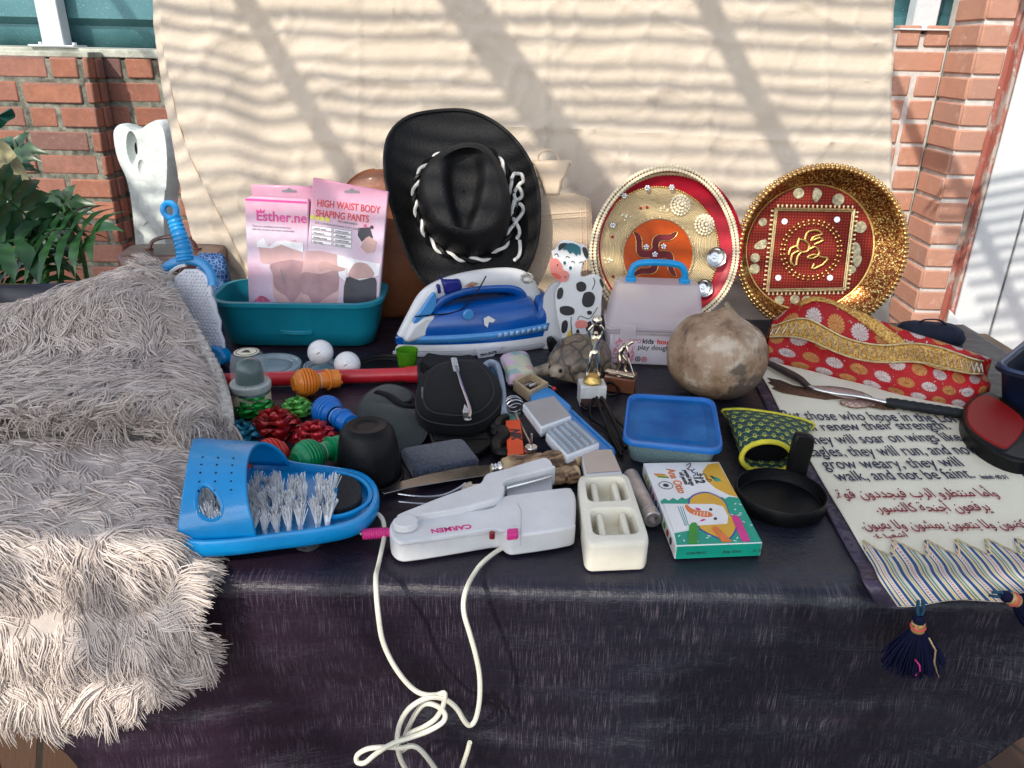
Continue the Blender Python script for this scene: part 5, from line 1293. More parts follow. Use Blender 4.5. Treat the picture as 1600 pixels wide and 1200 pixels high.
# ---- clear craft case
KM = Matrix.Translation(T(1020, 572)) @ Matrix.Rotation(R(-3), 4, 'Z')
kc = thing('craft_case', 'clear plastic craft case with a blue handle and printed label', 'craft case', KM)
q = NT('milky_clear'); q.P(Base_Color=(.90, .82, .86), Roughness=.3, Transmission_Weight=.35, IOR=1.08, Alpha=.42); MILK = q.m
W2, D2, Hb, Ht = .166, .10, .062, .138
m = MB(); m.M = Matrix.Translation((0, D2 / 2, 0)); loft(m, [lev(rr(W2 * .94, D2 * .94, .010), .001), lev(rr(W2, D2, .012), Hb - .004), lev(rr(W2 * 1.03, D2 * 1.05, .012), Hb - .003), lev(rr(W2 * 1.03, D2 * 1.05, .012), Hb), lev(rr(W2 * .97, D2 * .97, .012), Hb), lev(rr(W2 * .91, D2 * .91, .010), .004)]); m.build('case_base', MILK, kc, bev=.001)
m = MB(); m.M = Matrix.Translation((0, D2 / 2, 0)); loft(m, [lev(rr(W2 * 1.03, D2 * 1.05, .012), Hb + .0015), lev(rr(W2 * 1.03, D2 * 1.05, .012), Hb + .006), lev(rr(W2 * .99, D2 * 1.0, .012), Hb + .007), lev(rr(W2 * .86, D2 * .52, .012), Ht - .004), lev(rr(W2 * .82, D2 * .46, .012), Ht)], c0=False); m.build('case_lid', MILK, kc, bev=.001, solid=.0015)
m = MB(); m.M = Matrix.Translation((0, D2 / 2, 0)); P2 = crv([(-.046, 0, Ht - .002), (-.045, 0, Ht + .018), (-.034, 0, Ht + .030), (0, 0, Ht + .033), (.034, 0, Ht + .030), (.045, 0, Ht + .018), (.046, 0, Ht - .002)], 5, False); m.tube(P2, .0062, 10); m.box((-.046, 0, Ht + .002), (.017, .017, .01)); m.box((.046, 0, Ht + .002), (.017, .017, .01)); m.build('handle', mat('handle_blue', (.0, .27, .60), .35, var=.08), kc, bev=.003)
for sx in (-1, 1):
    m = MB(); m.box((sx * .048, -.004, Hb), (.026, .004, .026)); m.build('clasp', MILK, kc, bev=.001)
m = MB(); m.box((0, .0012, .029), (W2 * .93, .001, .052)); lbp = m.build('label_sheet', mat('label_white', (.70, .66, .72), .5, var=.05), kc)
q = NT('pink_speckle'); v1 = q.n('ShaderNodeTexVoronoi', None, Scale=330); q.set(v1.inputs['Vector'], q.tc()); sc2 = q.n('ShaderNodeSeparateColor'); q.set(sc2.inputs[0], v1.outputs['Color'])
q.P(Base_Color=q.ramp(sc2.outputs[0], [(.5, (.72, .60, .66)), (.62, (.66, .22, .30))]), Roughness=.6); m = MB(); m.box((-.052, .0004, .026), (.036, .001, .046)); sub_part(m.build('speckled_panel', q.m, lbp), lbp)
TX = Matrix.Rotation(R(90), 4, 'X')
for (s_, x, z, sz, mm, ft) in (('kids', -.022, .041, .0125, INK, .0003), ('house', .003, .041, .0125, INKR, .0004), ('play dough', -.029, .030, .0125, INK, .0001), ('________', .004, .012, .005, INK, 0)):
    if s_[0] != '_': text_mesh('lettering', s_, sz, mm, kc, 0, 0, 0, M=Matrix.Translation((x, .0003, z)) @ TX, fat=ft)
for x, mm in ((-.027, INK), (-.016, INKR)):
    m = MB(); m.lathe([(.0032, 0), (.0047, 0), (.0047, .0006), (.0032, .0006)], 18, Matrix.Translation((x, .0004, .012)) @ TX); m.prism([(-.0018, -.0012), (.0018, -.0012), (.0008, .0018), (-.001, .0016)], 0, .0006, Matrix.Translation((x, .0004, .012)) @ TX); m.build('round_symbol', mm, kc)
m = MB(); m.lathe([(.0030, 0), (.0038, 0), (.0038, .0005), (.0030, .0005)], 16, Matrix.Translation((-.0275, .0004, .045)) @ TX); m.build('round_symbol', INKR, kc)

# ---- dried gourd
q = NT('gourd_skin'); n1 = q.noise(20, 8, .62); n2 = q.noise(75, 6, .65); n4 = q.noise(11, 5, .6); v1 = q.n('ShaderNodeTexVoronoi', None, Scale=44); v1.inputs['Randomness'].default_value = 1; q.set(v1.inputs['Vector'], q.tc())
c = q.ramp(n1, [(.40, (.17, .10, .058)), (.46, (.28, .18, .11)), (.54, (.33, .23, .15)), (.58, (.42, .325, .235)), (.67, (.52, .43, .335))])
c = q.mix(q.ramp(n4, [(.52, (0, 0, 0)), (.575, (.9,) * 3)]), c, (.075, .052, .038))
rg_ = q.math('ABSOLUTE', q.math('SUBTRACT', v1.outputs[0], .28)); c = q.mix(q.math('MULTIPLY', q.ramp(rg_, [(.02, (.7,) * 3), (.06, (0,) * 3)]), q.ramp(n2, [(.45, (0,) * 3), (.55, (1,) * 3)])), c, (.16, .09, .05))
c = q.mix(q.ramp(n2, [(.64, (0, 0, 0)), (.67, (.8, .8, .8))]), c, (.13, .075, .045)); q.P(Base_Color=c, Roughness=.5).bump(n2, .0008).bump(n1, .001)
go_ = thing('dried_gourd', 'round mottled brown dried gourd with a short neck', 'gourd', Matrix.Translation(T(1106, 611)) @ Matrix.Rotation(R(6), 4, 'Y'))
rg = .0775
prof = crv([(0, .0), (.040, .003), (.066, .022), (.0775, .052), (.076, .080), (.062, .108), (.044, .119), (.027, .127), (.016, .134), (.009, .140), (0, .142)], 4, False); prof = [(max(0, a), b) for a, b in prof]; prof[0] = (0, 0); prof[-1] = (0, .142)
m = MB(); m.lathe(prof, 56, wob=lambda a, z: 1 + .012 * math.sin(3 * a + z * 20) + .010 * noise.noise(Vector((math.cos(a) * 2, math.sin(a) * 2, z * 25)))); m.build('gourd_body', q.m, go_, ang=80)
m = MB(); m.tube([(0, 0, .139), (-.003, 0, .145), (-.007, .001, .149)], [.0055, .0042, .003], 8); m.build('stem', mat('gourd_stem', (.22, .17, .11), .8, var=.3), go_)
# ================================================================== MIDDLE AND FRONT
# ---- tortoise
q = NT('tortoise_paint'); n1 = q.noise(40, 6, .7); v1 = q.n('ShaderNodeTexVoronoi', {'feature': 'DISTANCE_TO_EDGE'}, Scale=42); q.set(v1.inputs['Vector'], q.tc())
c = q.ramp(n1, [(.3, (.035, .025, .018)), (.55, (.17, .125, .08)), (.75, (.40, .32, .23))]); c = q.mix(q.ramp(v1.outputs[0], [(.03, (1, 1, 1)), (.10, (0, 0, 0))]), c, (.05, .038, .03)); q.P(Base_Color=c, Roughness=.42, Coat_Weight=.2).bump(n1, .0015).bump(v1.outputs[0], .003); TORT = q.m
q = NT('tortoise_skin'); n1 = q.noise(70, 6, .7); q.P(Base_Color=q.ramp(n1, [(.3, (.08, .06, .045)), (.6, (.30, .24, .17)), (.8, (.45, .38, .29))]), Roughness=.5).bump(n1, .002); TSK = q.m
tM = Matrix.Translation(T(905, 586)) @ Matrix.Rotation(R(-128), 4, 'Z') @ Matrix.Diagonal((1.2, 1.2, 1.2, 1))     # local x is the head direction
tor = thing('tortoise_figure', 'brown carved tortoise ornament beside the silver trophies', 'tortoise figure', tM)
m = MB()
def shell(u, v):
    a = 2 * PI * u; r = math.sin(v * PI / 2); hgt = math.cos(v * PI / 2)
    sc = 1 + .035 * math.cos(13 * a) * (v > .75) * v
    k = 1 + .03 * math.cos(a * 6) * math.sin(v * PI * 2.2)
    return Vector((.050 * r * math.cos(a) * sc * k, .041 * r * math.sin(a) * sc * k, .014 + .044 * hgt ** .75 * k - .004 * (v > .9)))
m.grid(shell, 52, 20, cu=True); m.build('shell', TORT, tor, ang=70)
sk = [(0, 0, .016, .030), (.030, 0, .017, .018), (.046, .002, .022, .011), (.062, .004, .027, .0125), (.073, .006, .026, .009), (.034, -.028, .012, .010), (.055, -.046, .006, .008), (.068, -.054, .004, .006), (.034, .028, .012, .010), (.048, .040, .005, .008), (-.03, .028, .01, .010), (-.042, .036, .004, .008), (-.03, -.028, .01, .010), (-.042, -.036, .004, .008), (-.05, 0, .010, .005)]
skin_body('body', sk, [(0, 1), (1, 2), (2, 3), (3, 4), (1, 5), (5, 6), (6, 7), (1, 8), (8, 9), (0, 10), (10, 11), (0, 12), (12, 13), (0, 14)], TSK, tor)
for sy in (-1, 1):
    m = MB(); m.ball((.067, .005 + sy * .0085, .031), .0026, 8, 6); m.build('eye', BLACKP, tor)
m = MB(); m.tube([(.071, -.003, .0225), (.079, .005, .0225), (.072, .014, .0225)], .0009, 5); m.build('mouth', BLACKP, tor)

# ---- trophies
GLDF = mat('trophy_metal', (.74, .66, .50), .14, met=1, var=.12, vs=120)
WOODT = mat('trophy_wood', (.16, .05, .02), .35, var=.25, vs=20, coat=.3)
MARB = mat('trophy_marble', (.62, .61, .58), .3, var=.15, vs=40, coat=.3); PLQ = mat('plaque_brown', (.12, .06, .055), .35, met=.3)
def figure(name, P_, par, M, sc):
    sk = [tuple(M @ (Vector(p[:3]) * sc)) + (p[3] * sc * 1.25,) for p in P_]
    E = [(0, 1), (1, 2), (2, 3), (3, 4), (2, 5), (5, 6), (6, 7), (2, 8), (8, 9), (9, 10), (0, 11), (11, 12), (12, 13), (13, 14), (0, 15), (15, 16), (16, 17), (17, 18)]
    return skin_body(name, sk, E, GLDF, par)
# points: pelvis, waist, chest, neck, head, L shoulder, elbow, hand, R shoulder, elbow, hand, L hip, knee, ankle, toe, R hip, knee, ankle, toe   (1 = figure height)
tp1 = thing('trophy', 'silver basketball player trophy holding a ball up on a white stone base', 'trophy', Matrix.Translation(T(926, 636)) @ Matrix.Rotation(R(4), 4, 'Z'))
m = MB(); m.box((0, .016, .017), (.040, .032, .034)); m.build('base', MARB, tp1, bev=.001)
m = MB(); m.box((0, -.0008, .008), (.038, .001, .013)); m.build('plaque', PLQ, tp1)
m = MB(); m.lathe([(0, .0342), (.014, .0342), (.0145, .037), (.011, .042), (.0105, .046), (0, .046)], 20, Matrix.Translation((0, .016, 0))); m.build('figure_stand', GOLD, tp1)
B1 = [(0, 0, .50, .060), (0, 0, .60, .050), (0, -.01, .72, .066), (0, 0, .80, .028), (0, -.01, .875, .052), (-.10, 0, .77, .030), (-.14, -.03, .90, .024), (-.05, -.05, 1.02, .024), (.10, 0, .77, .030), (.14, -.03, .90, .024), (.05, -.05, 1.02, .024), (-.06, 0, .46, .048), (-.09, -.03, .25, .034), (-.11, 0, .05, .022), (-.12, -.06, .01, .024), (.06, 0, .46, .048), (.09, -.02, .25, .034), (.10, 0, .05, .022), (.12, -.06, .01, .024)]
figure('figure', B1, tp1, Matrix.Translation((0, .016, .046)), .082)
m = MB(); m.ball((0, .011, .046 + .082 * 1.10), .0078, 14, 10); m.build('ball', GLDF, tp1)
m = MB(); m.lathe([(.0062, 0), (.0055, .004), (.0035, .006)], 14, Matrix.Translation((0, .016, .046 + .082 * .46))); m.build('shorts', GLDF, tp1)
tp2 = thing('trophy', 'silver bowls player trophy bending forward on a brown wooden block', 'trophy', Matrix.Translation(T(966, 614)) @ Matrix.Rotation(R(-14), 4, 'Z'))
m = MB(); m.box((0, .018, .0125), (.050, .036, .025)); m.build('base', WOODT, tp2, bev=.0015)
m = MB(); m.box((-.001, .012, .0285), (.050, .011, .004), rz=-.25); m.lathe([(0, .0252), (.006, .0252), (.006, .0266), (0, .0266)], 14, Matrix.Translation((-.001, .012, 0))); m.build('foot_plate', GLDF, tp2, bev=.0006)
B2 = [(-.04, 0, .50, .062), (0, 0, .60, .055), (.10, -.02, .70, .066), (.17, -.02, .74, .028), (.24, -.03, .78, .055), (.09, -.09, .68, .03), (.14, -.11, .52, .024), (.17, -.08, .40, .022), (.07, .08, .68, .03), (-.02, .12, .58, .024), (-.05, .10, .46, .022), (-.08, -.04, .45, .05), (-.02, -.08, .26, .036), (-.10, -.06, .05, .022), (-.04, -.09, .01, .024), (-.05, .05, .45, .05), (.10, .04, .27, .036), (.08, .05, .05, .022), (.15, .03, .01, .024)]
figure('figure', B2, tp2, Matrix.Translation((0, .013, .031)), .070)
m = MB(); m.tube([(.010, .008, .058), (.022, .004, .031)], .0013, 6); m.build('stick', GLDF, tp2)

# ---- black cable looped in front of the trophies
bc = thing('black_cable', 'thin black cable tied in loops in front of the basketball trophy', 'cable', T(930, 625))
m = MB(); pts = [(1000, 690), (975, 668), (950, 640), (935, 612), (922, 602), (910, 612), (908, 630), (918, 640), (928, 622), (934, 606), (948, 598), (962, 602), (966, 614), (952, 618), (938, 610), (928, 622), (922, 640), (926, 655), (944, 668), (962, 688), (972, 706)]
hh = [.004, .006, .010, .030, .036, .026, .010, .008, .020, .036, .032, .020, .010, .024, .034, .024, .010, .006, .005, .005, .004]
m.tube([T(x, y, h) for (x, y), h in [((p[0], p[1]), p[2]) for p in crv([(a[0], a[1], b * .6) for a, b in zip(pts, hh)], 6, False)]], .0024, 7); m.build('cable', BLACKP, bc, world=True)
m = MB(); m.tube([T(x, y, h) for x, y, h in crv([(935, 612, .018), (950, 640, .012), (966, 672, .006), (978, 700, .004)], 6, False)], .0028, 7); m.tube([T(x, y, h) for x, y, h in crv([(928, 608, .02), (940, 645, .010), (956, 684, .005), (972, 712, .004)], 6, False)], .0024, 7); m.build('cable_tail', BLACKP, bc, world=True)

# ---- patchwork pouch and music box
q = NT('patchwork'); ck = q.n('ShaderNodeTexVoronoi', {'distance': 'CHEBYCHEV'}, Scale=62, Randomness=.25); q.set(ck.inputs['Vector'], q.tc()); sc3 = q.n('ShaderNodeSeparateColor'); q.set(sc3.inputs[0], ck.outputs['Color'])
q.P(Base_Color=q.ramp(sc3.outputs[0], [(0, (.52, .56, .42)), (.25, (.62, .46, .55)), (.45, (.60, .58, .42)), (.62, (.30, .44, .42)), (.8, (.62, .40, .40)), (1, (.55, .52, .58))], 'CONSTANT'), Roughness=.85).bump(q.noise(300, 3), .0006); PATCH = q.m
PPM = tframe(790, 600, 830, 590)
pp = thing('patchwork_pouch', 'small pastel patchwork cloth pouch behind the wooden music box', 'pouch', PPM)
ou = crv(tr(PPM, [(783, 556), (800, 550), (822, 549), (830, 566), (838, 584), (816, 590), (795, 596), (790, 576)], .012), 3); cx_ = sum(p[0] for p in ou) / len(ou); cy_ = sum(p[1] for p in ou) / len(ou)
s2 = lambda k: [(cx_ + (x - cx_) * k, cy_ + (y - cy_) * k) for x, y in ou]
m = MB(); loft(m, [lev(s2(.9), 0), lev(s2(1), .006), lev(s2(.98), .012), lev(s2(.8), .017), lev(s2(.4), .019)]); m.build('pouch_body', PATCH, pp, ang=70)
m = MB(); m.tube([(x, y, .008) for x, y in ou], .0015, 5, closed=True); m.build('seam', PATCH, pp)
PINE = mat('pine_pale', (.44, .33, .20), .55, var=.18, vs=40, bump=.0004, bs=150)
MBM = tframe(826, 615, 856, 603)
mbx = thing('music_box', 'small open wooden music box with a red crank knob', 'music box', MBM)
bo = tr(MBM, [(802, 592), (830, 580), (857, 596), (828, 611)], .020)
m = MB(); m.prism(bo, 0, .0185); bx_ = m.build('wooden_case', PINE, mbx)
ctr = (sum(p[0] for p in bo) / 4, sum(p[1] for p in bo) / 4); inn = [(ctr[0] + (x - ctr[0]) * .80, ctr[1] + (y - ctr[1]) * .80) for x, y in bo]
cm = MB(); cm.prism(inn, .004, .03); cut(bx_, [cm]); addbev(bx_, .0006)
m = MB(); m.prism([(ctr[0] + (x - ctr[0]) * .78, ctr[1] + (y - ctr[1]) * .78) for x, y in bo], .0041, .006); mv = m.build('movement_plate', mat('dark_bronze', (.10, .075, .06), .35, met=.6, var=.3), mbx)
m = MB(); m.tube([(ctr[0] - .008, ctr[1] - .003, .012), (ctr[0] + .008, ctr[1] - .003, .012)], .0035, 12); m.build('drum', STEEL, mbx)
m = MB(); m.box((ctr[0], ctr[1] + .006, .011), (.016, .006, .002)); m.build('comb', STEEL, mbx)
k0 = tr(MBM, [(846, 596), (866, 605)], .012)
m = MB(); m.tube([(k0[0][0], k0[0][1], .013), (k0[1][0], k0[1][1], .010)], .0008, 6); ck_ = m.build('crank', STEEL, mbx)
m = MB(); m.ball((k0[1][0], k0[1][1], .0095), .0038, 12, 8); sub_part(m.build('crank_knob', REDP, ck_), ck_)

# ---- grey blue bent plastic frame beside the pouch
q = NT('smoky_blue'); q.P(Base_Color=(.10, .22, .38), Roughness=.2, Transmission_Weight=.4, IOR=1.2, Alpha=.85); SMOKE = q.m
FM = tframe(760, 640, 790, 640)
ffm = thing('plastic_visor', 'grey edged blue clear plastic visor beside the black pouch', 'visor', FM)
P2 = crv(tr(FM, [(756, 572), (764, 565), (776, 568), (782, 586), (786, 612), (788, 642)], .022), 5, False)
m = MB(); m.tube([(x, y, .018) for x, y in P2], .0052, 8, flat=1.5); m.build('grey_edge', mat('edge_grey_blue', (.28, .33, .40), .4), ffm)
m = MB(); m.prism(tr(FM, [(757, 576), (766, 570), (776, 574), (780, 592), (784, 640), (775, 640), (768, 610)], .015), .012, .014); m.build('clear_sheet', SMOKE, ffm)
m = MB(); m.prism(tr(FM, [(757, 580), (780, 580), (786, 640), (776, 640)], .006), 0, .010); m.build('foot', mat('visor_foot', (.05, .08, .12), .4), ffm, bev=.002)

# ---- spiral whisk, metal peg, orange box
wk = thing('spiral_whisk', 'metal coil whisk with a long thin handle beside the orange box', 'whisk', T(810, 640))
a = T(800, 628, .016); b = T(806, 648, .012); c2 = T(843, 718, .006); ax = (a - b).normalized()
m = MB(); hx = []
path = [b + ax * (.042 * i / 60) for i in range(61)]
up = ax.orthogonal().normalized(); 
for i in range(140):
    t = i / 139; rr_ = .0145 * math.sin(PI * min(1, .12 + t * .95)) ** .6; an = 2 * PI * 6 * t; cpt = b + ax * (.044 * t); hx.append(cpt + (up * math.cos(an) + ax.cross(up) * math.sin(an)) * rr_)
dz = min(p.z for p in hx) - (TOP + .002)
m.tube([p - ZAX * dz for p in hx], .0013, 6); m.build('coil', STEEL, wk, world=True)
m = MB(); m.tube([b - ZAX * dz, b - ZAX * dz * .8 - ax * .01, c2 - ZAX * .002], [.003, .0022, .0020], 8); m.build('handle', mat('whisk_rod', (.45, .38, .32), .3, met=.9), wk, world=True)
PGM = tframe(829, 716, 829, 690)
pgt = thing('metal_peg', 'short silver metal peg standing between the orange box and the knife handle', 'peg', T(829, 722))
m = MB(); m.lathe([(0, 0), (.0085, 0), (.0085, .022), (.0078, .0235), (0, .0235)], 22); m.build('peg_body', STEEL, pgt)
m = MB(); m.lathe([(0, .0236), (.002, .0236), (.0016, .042), (0, .0425)], 10); m.build('pin', STEEL, pgt)
ORM = tframe(792, 722, 818, 720)
ORB = mat('orange_card', (.75, .075, .012), .45, var=.06, vs=20)
ob = thing('orange_box', 'narrow bright orange cardboard box with black letters beside the black clip', 'box', ORM)
m = MB(); m.prism(tr(ORM, [(790, 657), (813, 655), (819, 708), (793, 714)], .016), 0, .016); m.build('carton', ORB, ob, bev=.0006)
p_ = tr(ORM, [(797, 670)], .0163)[0]; p2_ = tr(ORM, [(803, 700)], .0163)[0]
text_mesh('lettering', 'NIK', .019, INK, ob, p_[0], p_[1], .0162, rz=math.atan2(p2_[1] - p_[1], p2_[0] - p_[0]), fat=.0008, shear=.15)
m = MB(); m.prism(tr(ORM, [(792, 648), (806, 646), (810, 656), (793, 657)], .012), .002, .012); m.build('green_end', mat('end_green', (.10, .22, .18), .5, var=.3, vs=90), ob)

# ---- long blue plastic holder and the three plates
BLH = tframe(832, 612, 958, 704)
hb = thing('blue_holder', 'long light blue plastic holder lying under the metal plates', 'holder', BLH)
HBL = mat('holder_blue', (.03, .25, .62), .35, var=.08, vs=20)
m = MB(); m.prism(crv(tr(BLH, [(829, 618), (842, 606), (860, 606), (872, 616), (893, 634), (890, 642), (900, 650), (958, 698), (956, 706), (930, 706), (895, 690), (850, 640), (832, 632)], .012), 2), 0, .012); m.build('holder_body', HBL, hb, bev=.002)
m = MB(); e_ = tr(BLH, [(893, 641), (957, 700)], .014); m.tube([(e_[0][0], e_[0][1], .012), (e_[1][0], e_[1][1], .012)], .003, 8); m.build('side_rail', HBL, hb)
PLG = mat('plate_grey', (.33, .315, .31), .38, var=.06, vs=20, bump=.0002, bs=200); PLB = mat('plate_beige', (.48, .385, .32), .4, var=.06, vs=20)
SIDEW = mat('plate_side', (.62, .64, .67), .3, var=.06)
def hplate(label, quad, h0, h, top, ridges=False):
    M = tframe(*quad[3], *quad[2], h=h0)
    t = thing('crimper_plate', label, 'plate', M, 'interchangeable hair crimper plates')
    o_ = tr(M, quad, h)
    cx, cy = sum(p[0] for p in o_) / 4, sum(p[1] for p in o_) / 4
    m = MB(); m.prism(o_, 0, h); m.build('plate_body', SIDEW, t, bev=.003)
    k = .93; ins = [(cx + (x - cx) * k, cy + (y - cy) * k) for x, y in o_]
    if not ridges:
        m = MB(); m.prism(ins, h + .0002, h + .0016); m.build('heat_plate', top, t, bev=.001)
    else:
        a, b, c, d = ins      # a TL, b TR, c BR, d BL : ridges run from the a-b edge to the d-c edge
        m = MB(); n = 5
        for i in range(n):
            for (s0, s1, z) in ((i / n + .02, (i + .55) / n, .004),):
                L = lambda t, p, q_: (lerp(p[0], q_[0], t), lerp(p[1], q_[1], t))
                q1, q2, q3, q4 = L(s0, a, b), L(s1, a, b), L(s1, d, c), L(s0, d, c)
                k1, k2, k3, k4 = L(.3, q1, q2), L(.7, q1, q2), L(.7, q4, q3), L(.3, q4, q3)
                m.prism([q1, q2, q3, q4], h + .0002, h + z, top=[k1, k2, k3, k4])
        m.build('ridges', mat('ridge_blue', (.36, .46, .56), .3, met=.3), t, bev=.0004)
        m = MB(); m.prism(ins, h + .0001, h + .0006); m.build('heat_plate', PLG, t)
    m = MB(); m.prism([(cx + (x - cx) * .9, cy + (y - cy) * .9) for x, y in o_], -.003, .0); m.build('clip_rail', GREYP, t)
    return t
hplate('smooth grey topped crimper plate lying uppermost on the blue holder', [(816, 630), (866, 618), (894, 650), (845, 668)], .022, .014, PLG)
hplate('ridged crimper plate with grooves lying below the smooth grey one', [(852, 676), (898, 656), (938, 692), (886, 712)], .017, .014, PLG, True)
hplate('beige topped crimper plate behind the cream twin dish', [(907, 704), (957, 702), (973, 738), (914, 742)], .006, .016, PLB)

# ---- carving knife and fork with antler handles
q = NT('antler_horn'); n1 = q.noise(1, 5, .7, stretch=(24, 130, 130)); q.P(Base_Color=q.ramp(n1, [(.38, (.05, .026, .014)), (.47, (.20, .11, .055)), (.58, (.42, .28, .15))]), Roughness=.6).bump(n1, .004); ANT = q.m
HORN = mat('horn_tip', (.46, .33, .18), .5, var=.12, vs=40)
q = NT('blade_steel'); q.P(Base_Color=(.30, .28, .27), Metallic=1, Roughness=q.ramp(q.noise(20, 4), [(.3, (.10,) * 3), (.7, (.28,) * 3)])); BLD = q.m
KNM = tframe(776, 742, 906, 712, .0)
kn = thing('carving_knife', 'carving knife with a brown antler handle and long steel blade', 'knife', KNM)
e_ = tr(KNM, [(784, 732), (905, 718)], .013); hl = math.hypot(e_[1][0] - e_[0][0], e_[1][1] - e_[0][1]); an = math.atan2(e_[1][1] - e_[0][1], e_[1][0] - e_[0][0])
HMX = Matrix.Translation((e_[0][0], e_[0][1], .014)) @ Matrix.Rotation(an, 4, 'Z')
def antler(par, HMX, hl, r):
    m = MB(); m.M = HMX
    P_ = [(hl * (.10 + .80 * i / 24), .0018 * math.sin(i * .5), .001 * math.sin(i * .8)) for i in range(25)]
    m.tube(P_, [r * (1 + .06 * math.sin(i * 1.3) + .05 * (i / 24)) for i in range(25)], 16); m.build('antler_grip', ANT, par, ang=60)
    m = MB(); m.M = HMX; m.tube([(hl * x, 0, 0) for x in (0, .03, .07, .11, .14)], [r * .72, r * .92, r * .97, r * .98, r * .9], 16); m.build('horn_collar', HORN, par)
    m = MB(); m.M = HMX; m.tube([(hl * x, 0, 0) for x in (.86, .90, .95, .985, 1.0)], [r * .98, r * 1.05, r * 1.03, r * .85, r * .5], 16); m.build('horn_end', HORN, par)
antler(kn, HMX, hl, .0135)
m = MB(); m.M = HMX; m.tube([(x, 0, 0) for x in (-.014, -.012, -.010, -.008, -.006, -.004, -.001)], [.007, .0075, .006, .008, .0062, .0085, .009], 16); m.build('bolster', CHROME, kn)
bo_ = tr(KNM, [(771, 727), (766, 742), (700, 752), (640, 762), (600, 772), (594, 768), (624, 753), (690, 735), (740, 728)], .008)
m = MB(); m.prism(bo_, .0065, .0085); m.build('blade', BLD, kn, bev=.0006)
FKM = tframe(850, 760, 906, 748, .0)
fk = thing('carving_fork', 'two tined carving fork with an antler handle half hidden by the hair crimper', 'fork', FKM)
e_ = tr(FKM, [(842, 750), (905, 742)], .009); hl = math.hypot(e_[1][0] - e_[0][0], e_[1][1] - e_[0][1]); an = math.atan2(e_[1][1] - e_[0][1], e_[1][0] - e_[0][0])
antler(fk, Matrix.Translation((e_[0][0], e_[0][1], .011)) @ Matrix.Rotation(an, 4, 'Z'), hl, .0105)
m = MB(); s_ = tr(FKM, [(842, 751), (800, 757), (738, 766)], .010); m.tube([(*s_[0], .010), (*s_[1], .011), (*s_[2], .013)], [.005, .004, .005], 10); m.build('shank', CHROME, fk)
m = MB(); m.prism(crv(tr(FKM, [(738, 755), (734, 774), (722, 777), (718, 772), (722, 764), (728, 757)], .013), 3), .012, .015); m.build('fork_root', STEEL, fk, bev=.0006)
for pts in ([(728, 760), (712, 766), (690, 772), (660, 775), (622, 774)], [(724, 774), (704, 780), (680, 785), (655, 786), (623, 786)]):
    P2 = crv([(x, y, z) for (x, y), z in zip(tr(FKM, pts, .010), (.0135, .010, .008, .009, .012))], 5, False); m = MB(); m.tube(P2, [.0026 - .0018 * i / len(P2) for i in range(len(P2))], 8); m.build('tine', STEEL, fk)

# ---- container with a blue lid
CTM = tframe(985, 718, 1118, 722)
ct = thing('food_container', 'clear food container with a translucent blue lid in front of the gourd', 'container', CTM)
lq = tr(CTM, [(972, 688), (1132, 705), (1117, 622), (981, 614)], .039)   # BL BR TR TL
def qloop(qd, k, r=.16, n=5):
    cx = sum(p[0] for p in qd) / 4; cy = sum(p[1] for p in qd) / 4; out = []
    P_ = [(cx + (x - cx) * k, cy + (y - cy) * k) for x, y in qd]
    for i in range(4):
        a, b, c = P_[i - 1], P_[i], P_[(i + 1) % 4]
        p1 = (lerp(b[0], a[0], r), lerp(b[1], a[1], r)); p2 = (lerp(b[0], c[0], r), lerp(b[1], c[1], r))
        for j in range(n + 1):
            t = j / n; out.append(((1 - t) ** 2 * p1[0] + 2 * t * (1 - t) * b[0] + t * t * p2[0], (1 - t) ** 2 * p1[1] + 2 * t * (1 - t) * b[1] + t * t * p2[1]))
    return out
q = NT('pale_clear'); q.P(Base_Color=(.46, .66, .68), Roughness=.2, Transmission_Weight=.5, IOR=1.12, Alpha=.5); PALEC = q.m
q = NT('lid_blue_clear'); n1 = q.noise(22, 4, .6); q.P(Base_Color=q.ramp(n1, [(.35, (.0, .10, .36)), (.7, (.02, .20, .52))]), Roughness=.3, Transmission_Weight=.2, IOR=1.2, Alpha=.9); LIDB = q.m
RIMB = mat('lid_rim_blue', (.0, .12, .42), .32, var=.1, vs=20)
m = MB(); loft(m, [lev(qloop(lq, .80), 0.0006), lev(qloop(lq, .83), 0.0030), lev(qloop(lq, .92), 0.0333), lev(qloop(lq, .90), 0.0333), lev(qloop(lq, .80), 0.0030)]); m.build('box_body', PALEC, ct, ang=50)
m = MB(); loft(m, [lev(qloop(lq, .95), 0.0311), lev(qloop(lq, 1.0), 0.0318), lev(qloop(lq, 1.0), 0.0377), lev(qloop(lq, .985), 0.0396), lev(qloop(lq, .95), 0.0396), lev(qloop(lq, .93), 0.0370), lev(qloop(lq, .90), 0.0352)], c0=False, c1=False); m.build('lid_rim', RIMB, ct, ang=40)
m = MB(); loft(m, [lev(qloop(lq, .905), 0.0352), lev(qloop(lq, .90), 0.0357), lev(qloop(lq, .74), 0.0360), lev(qloop(lq, .72), 0.0370), lev(qloop(lq, .70), 0.0371)]); m.build('lid_top', LIDB, ct, ang=40)

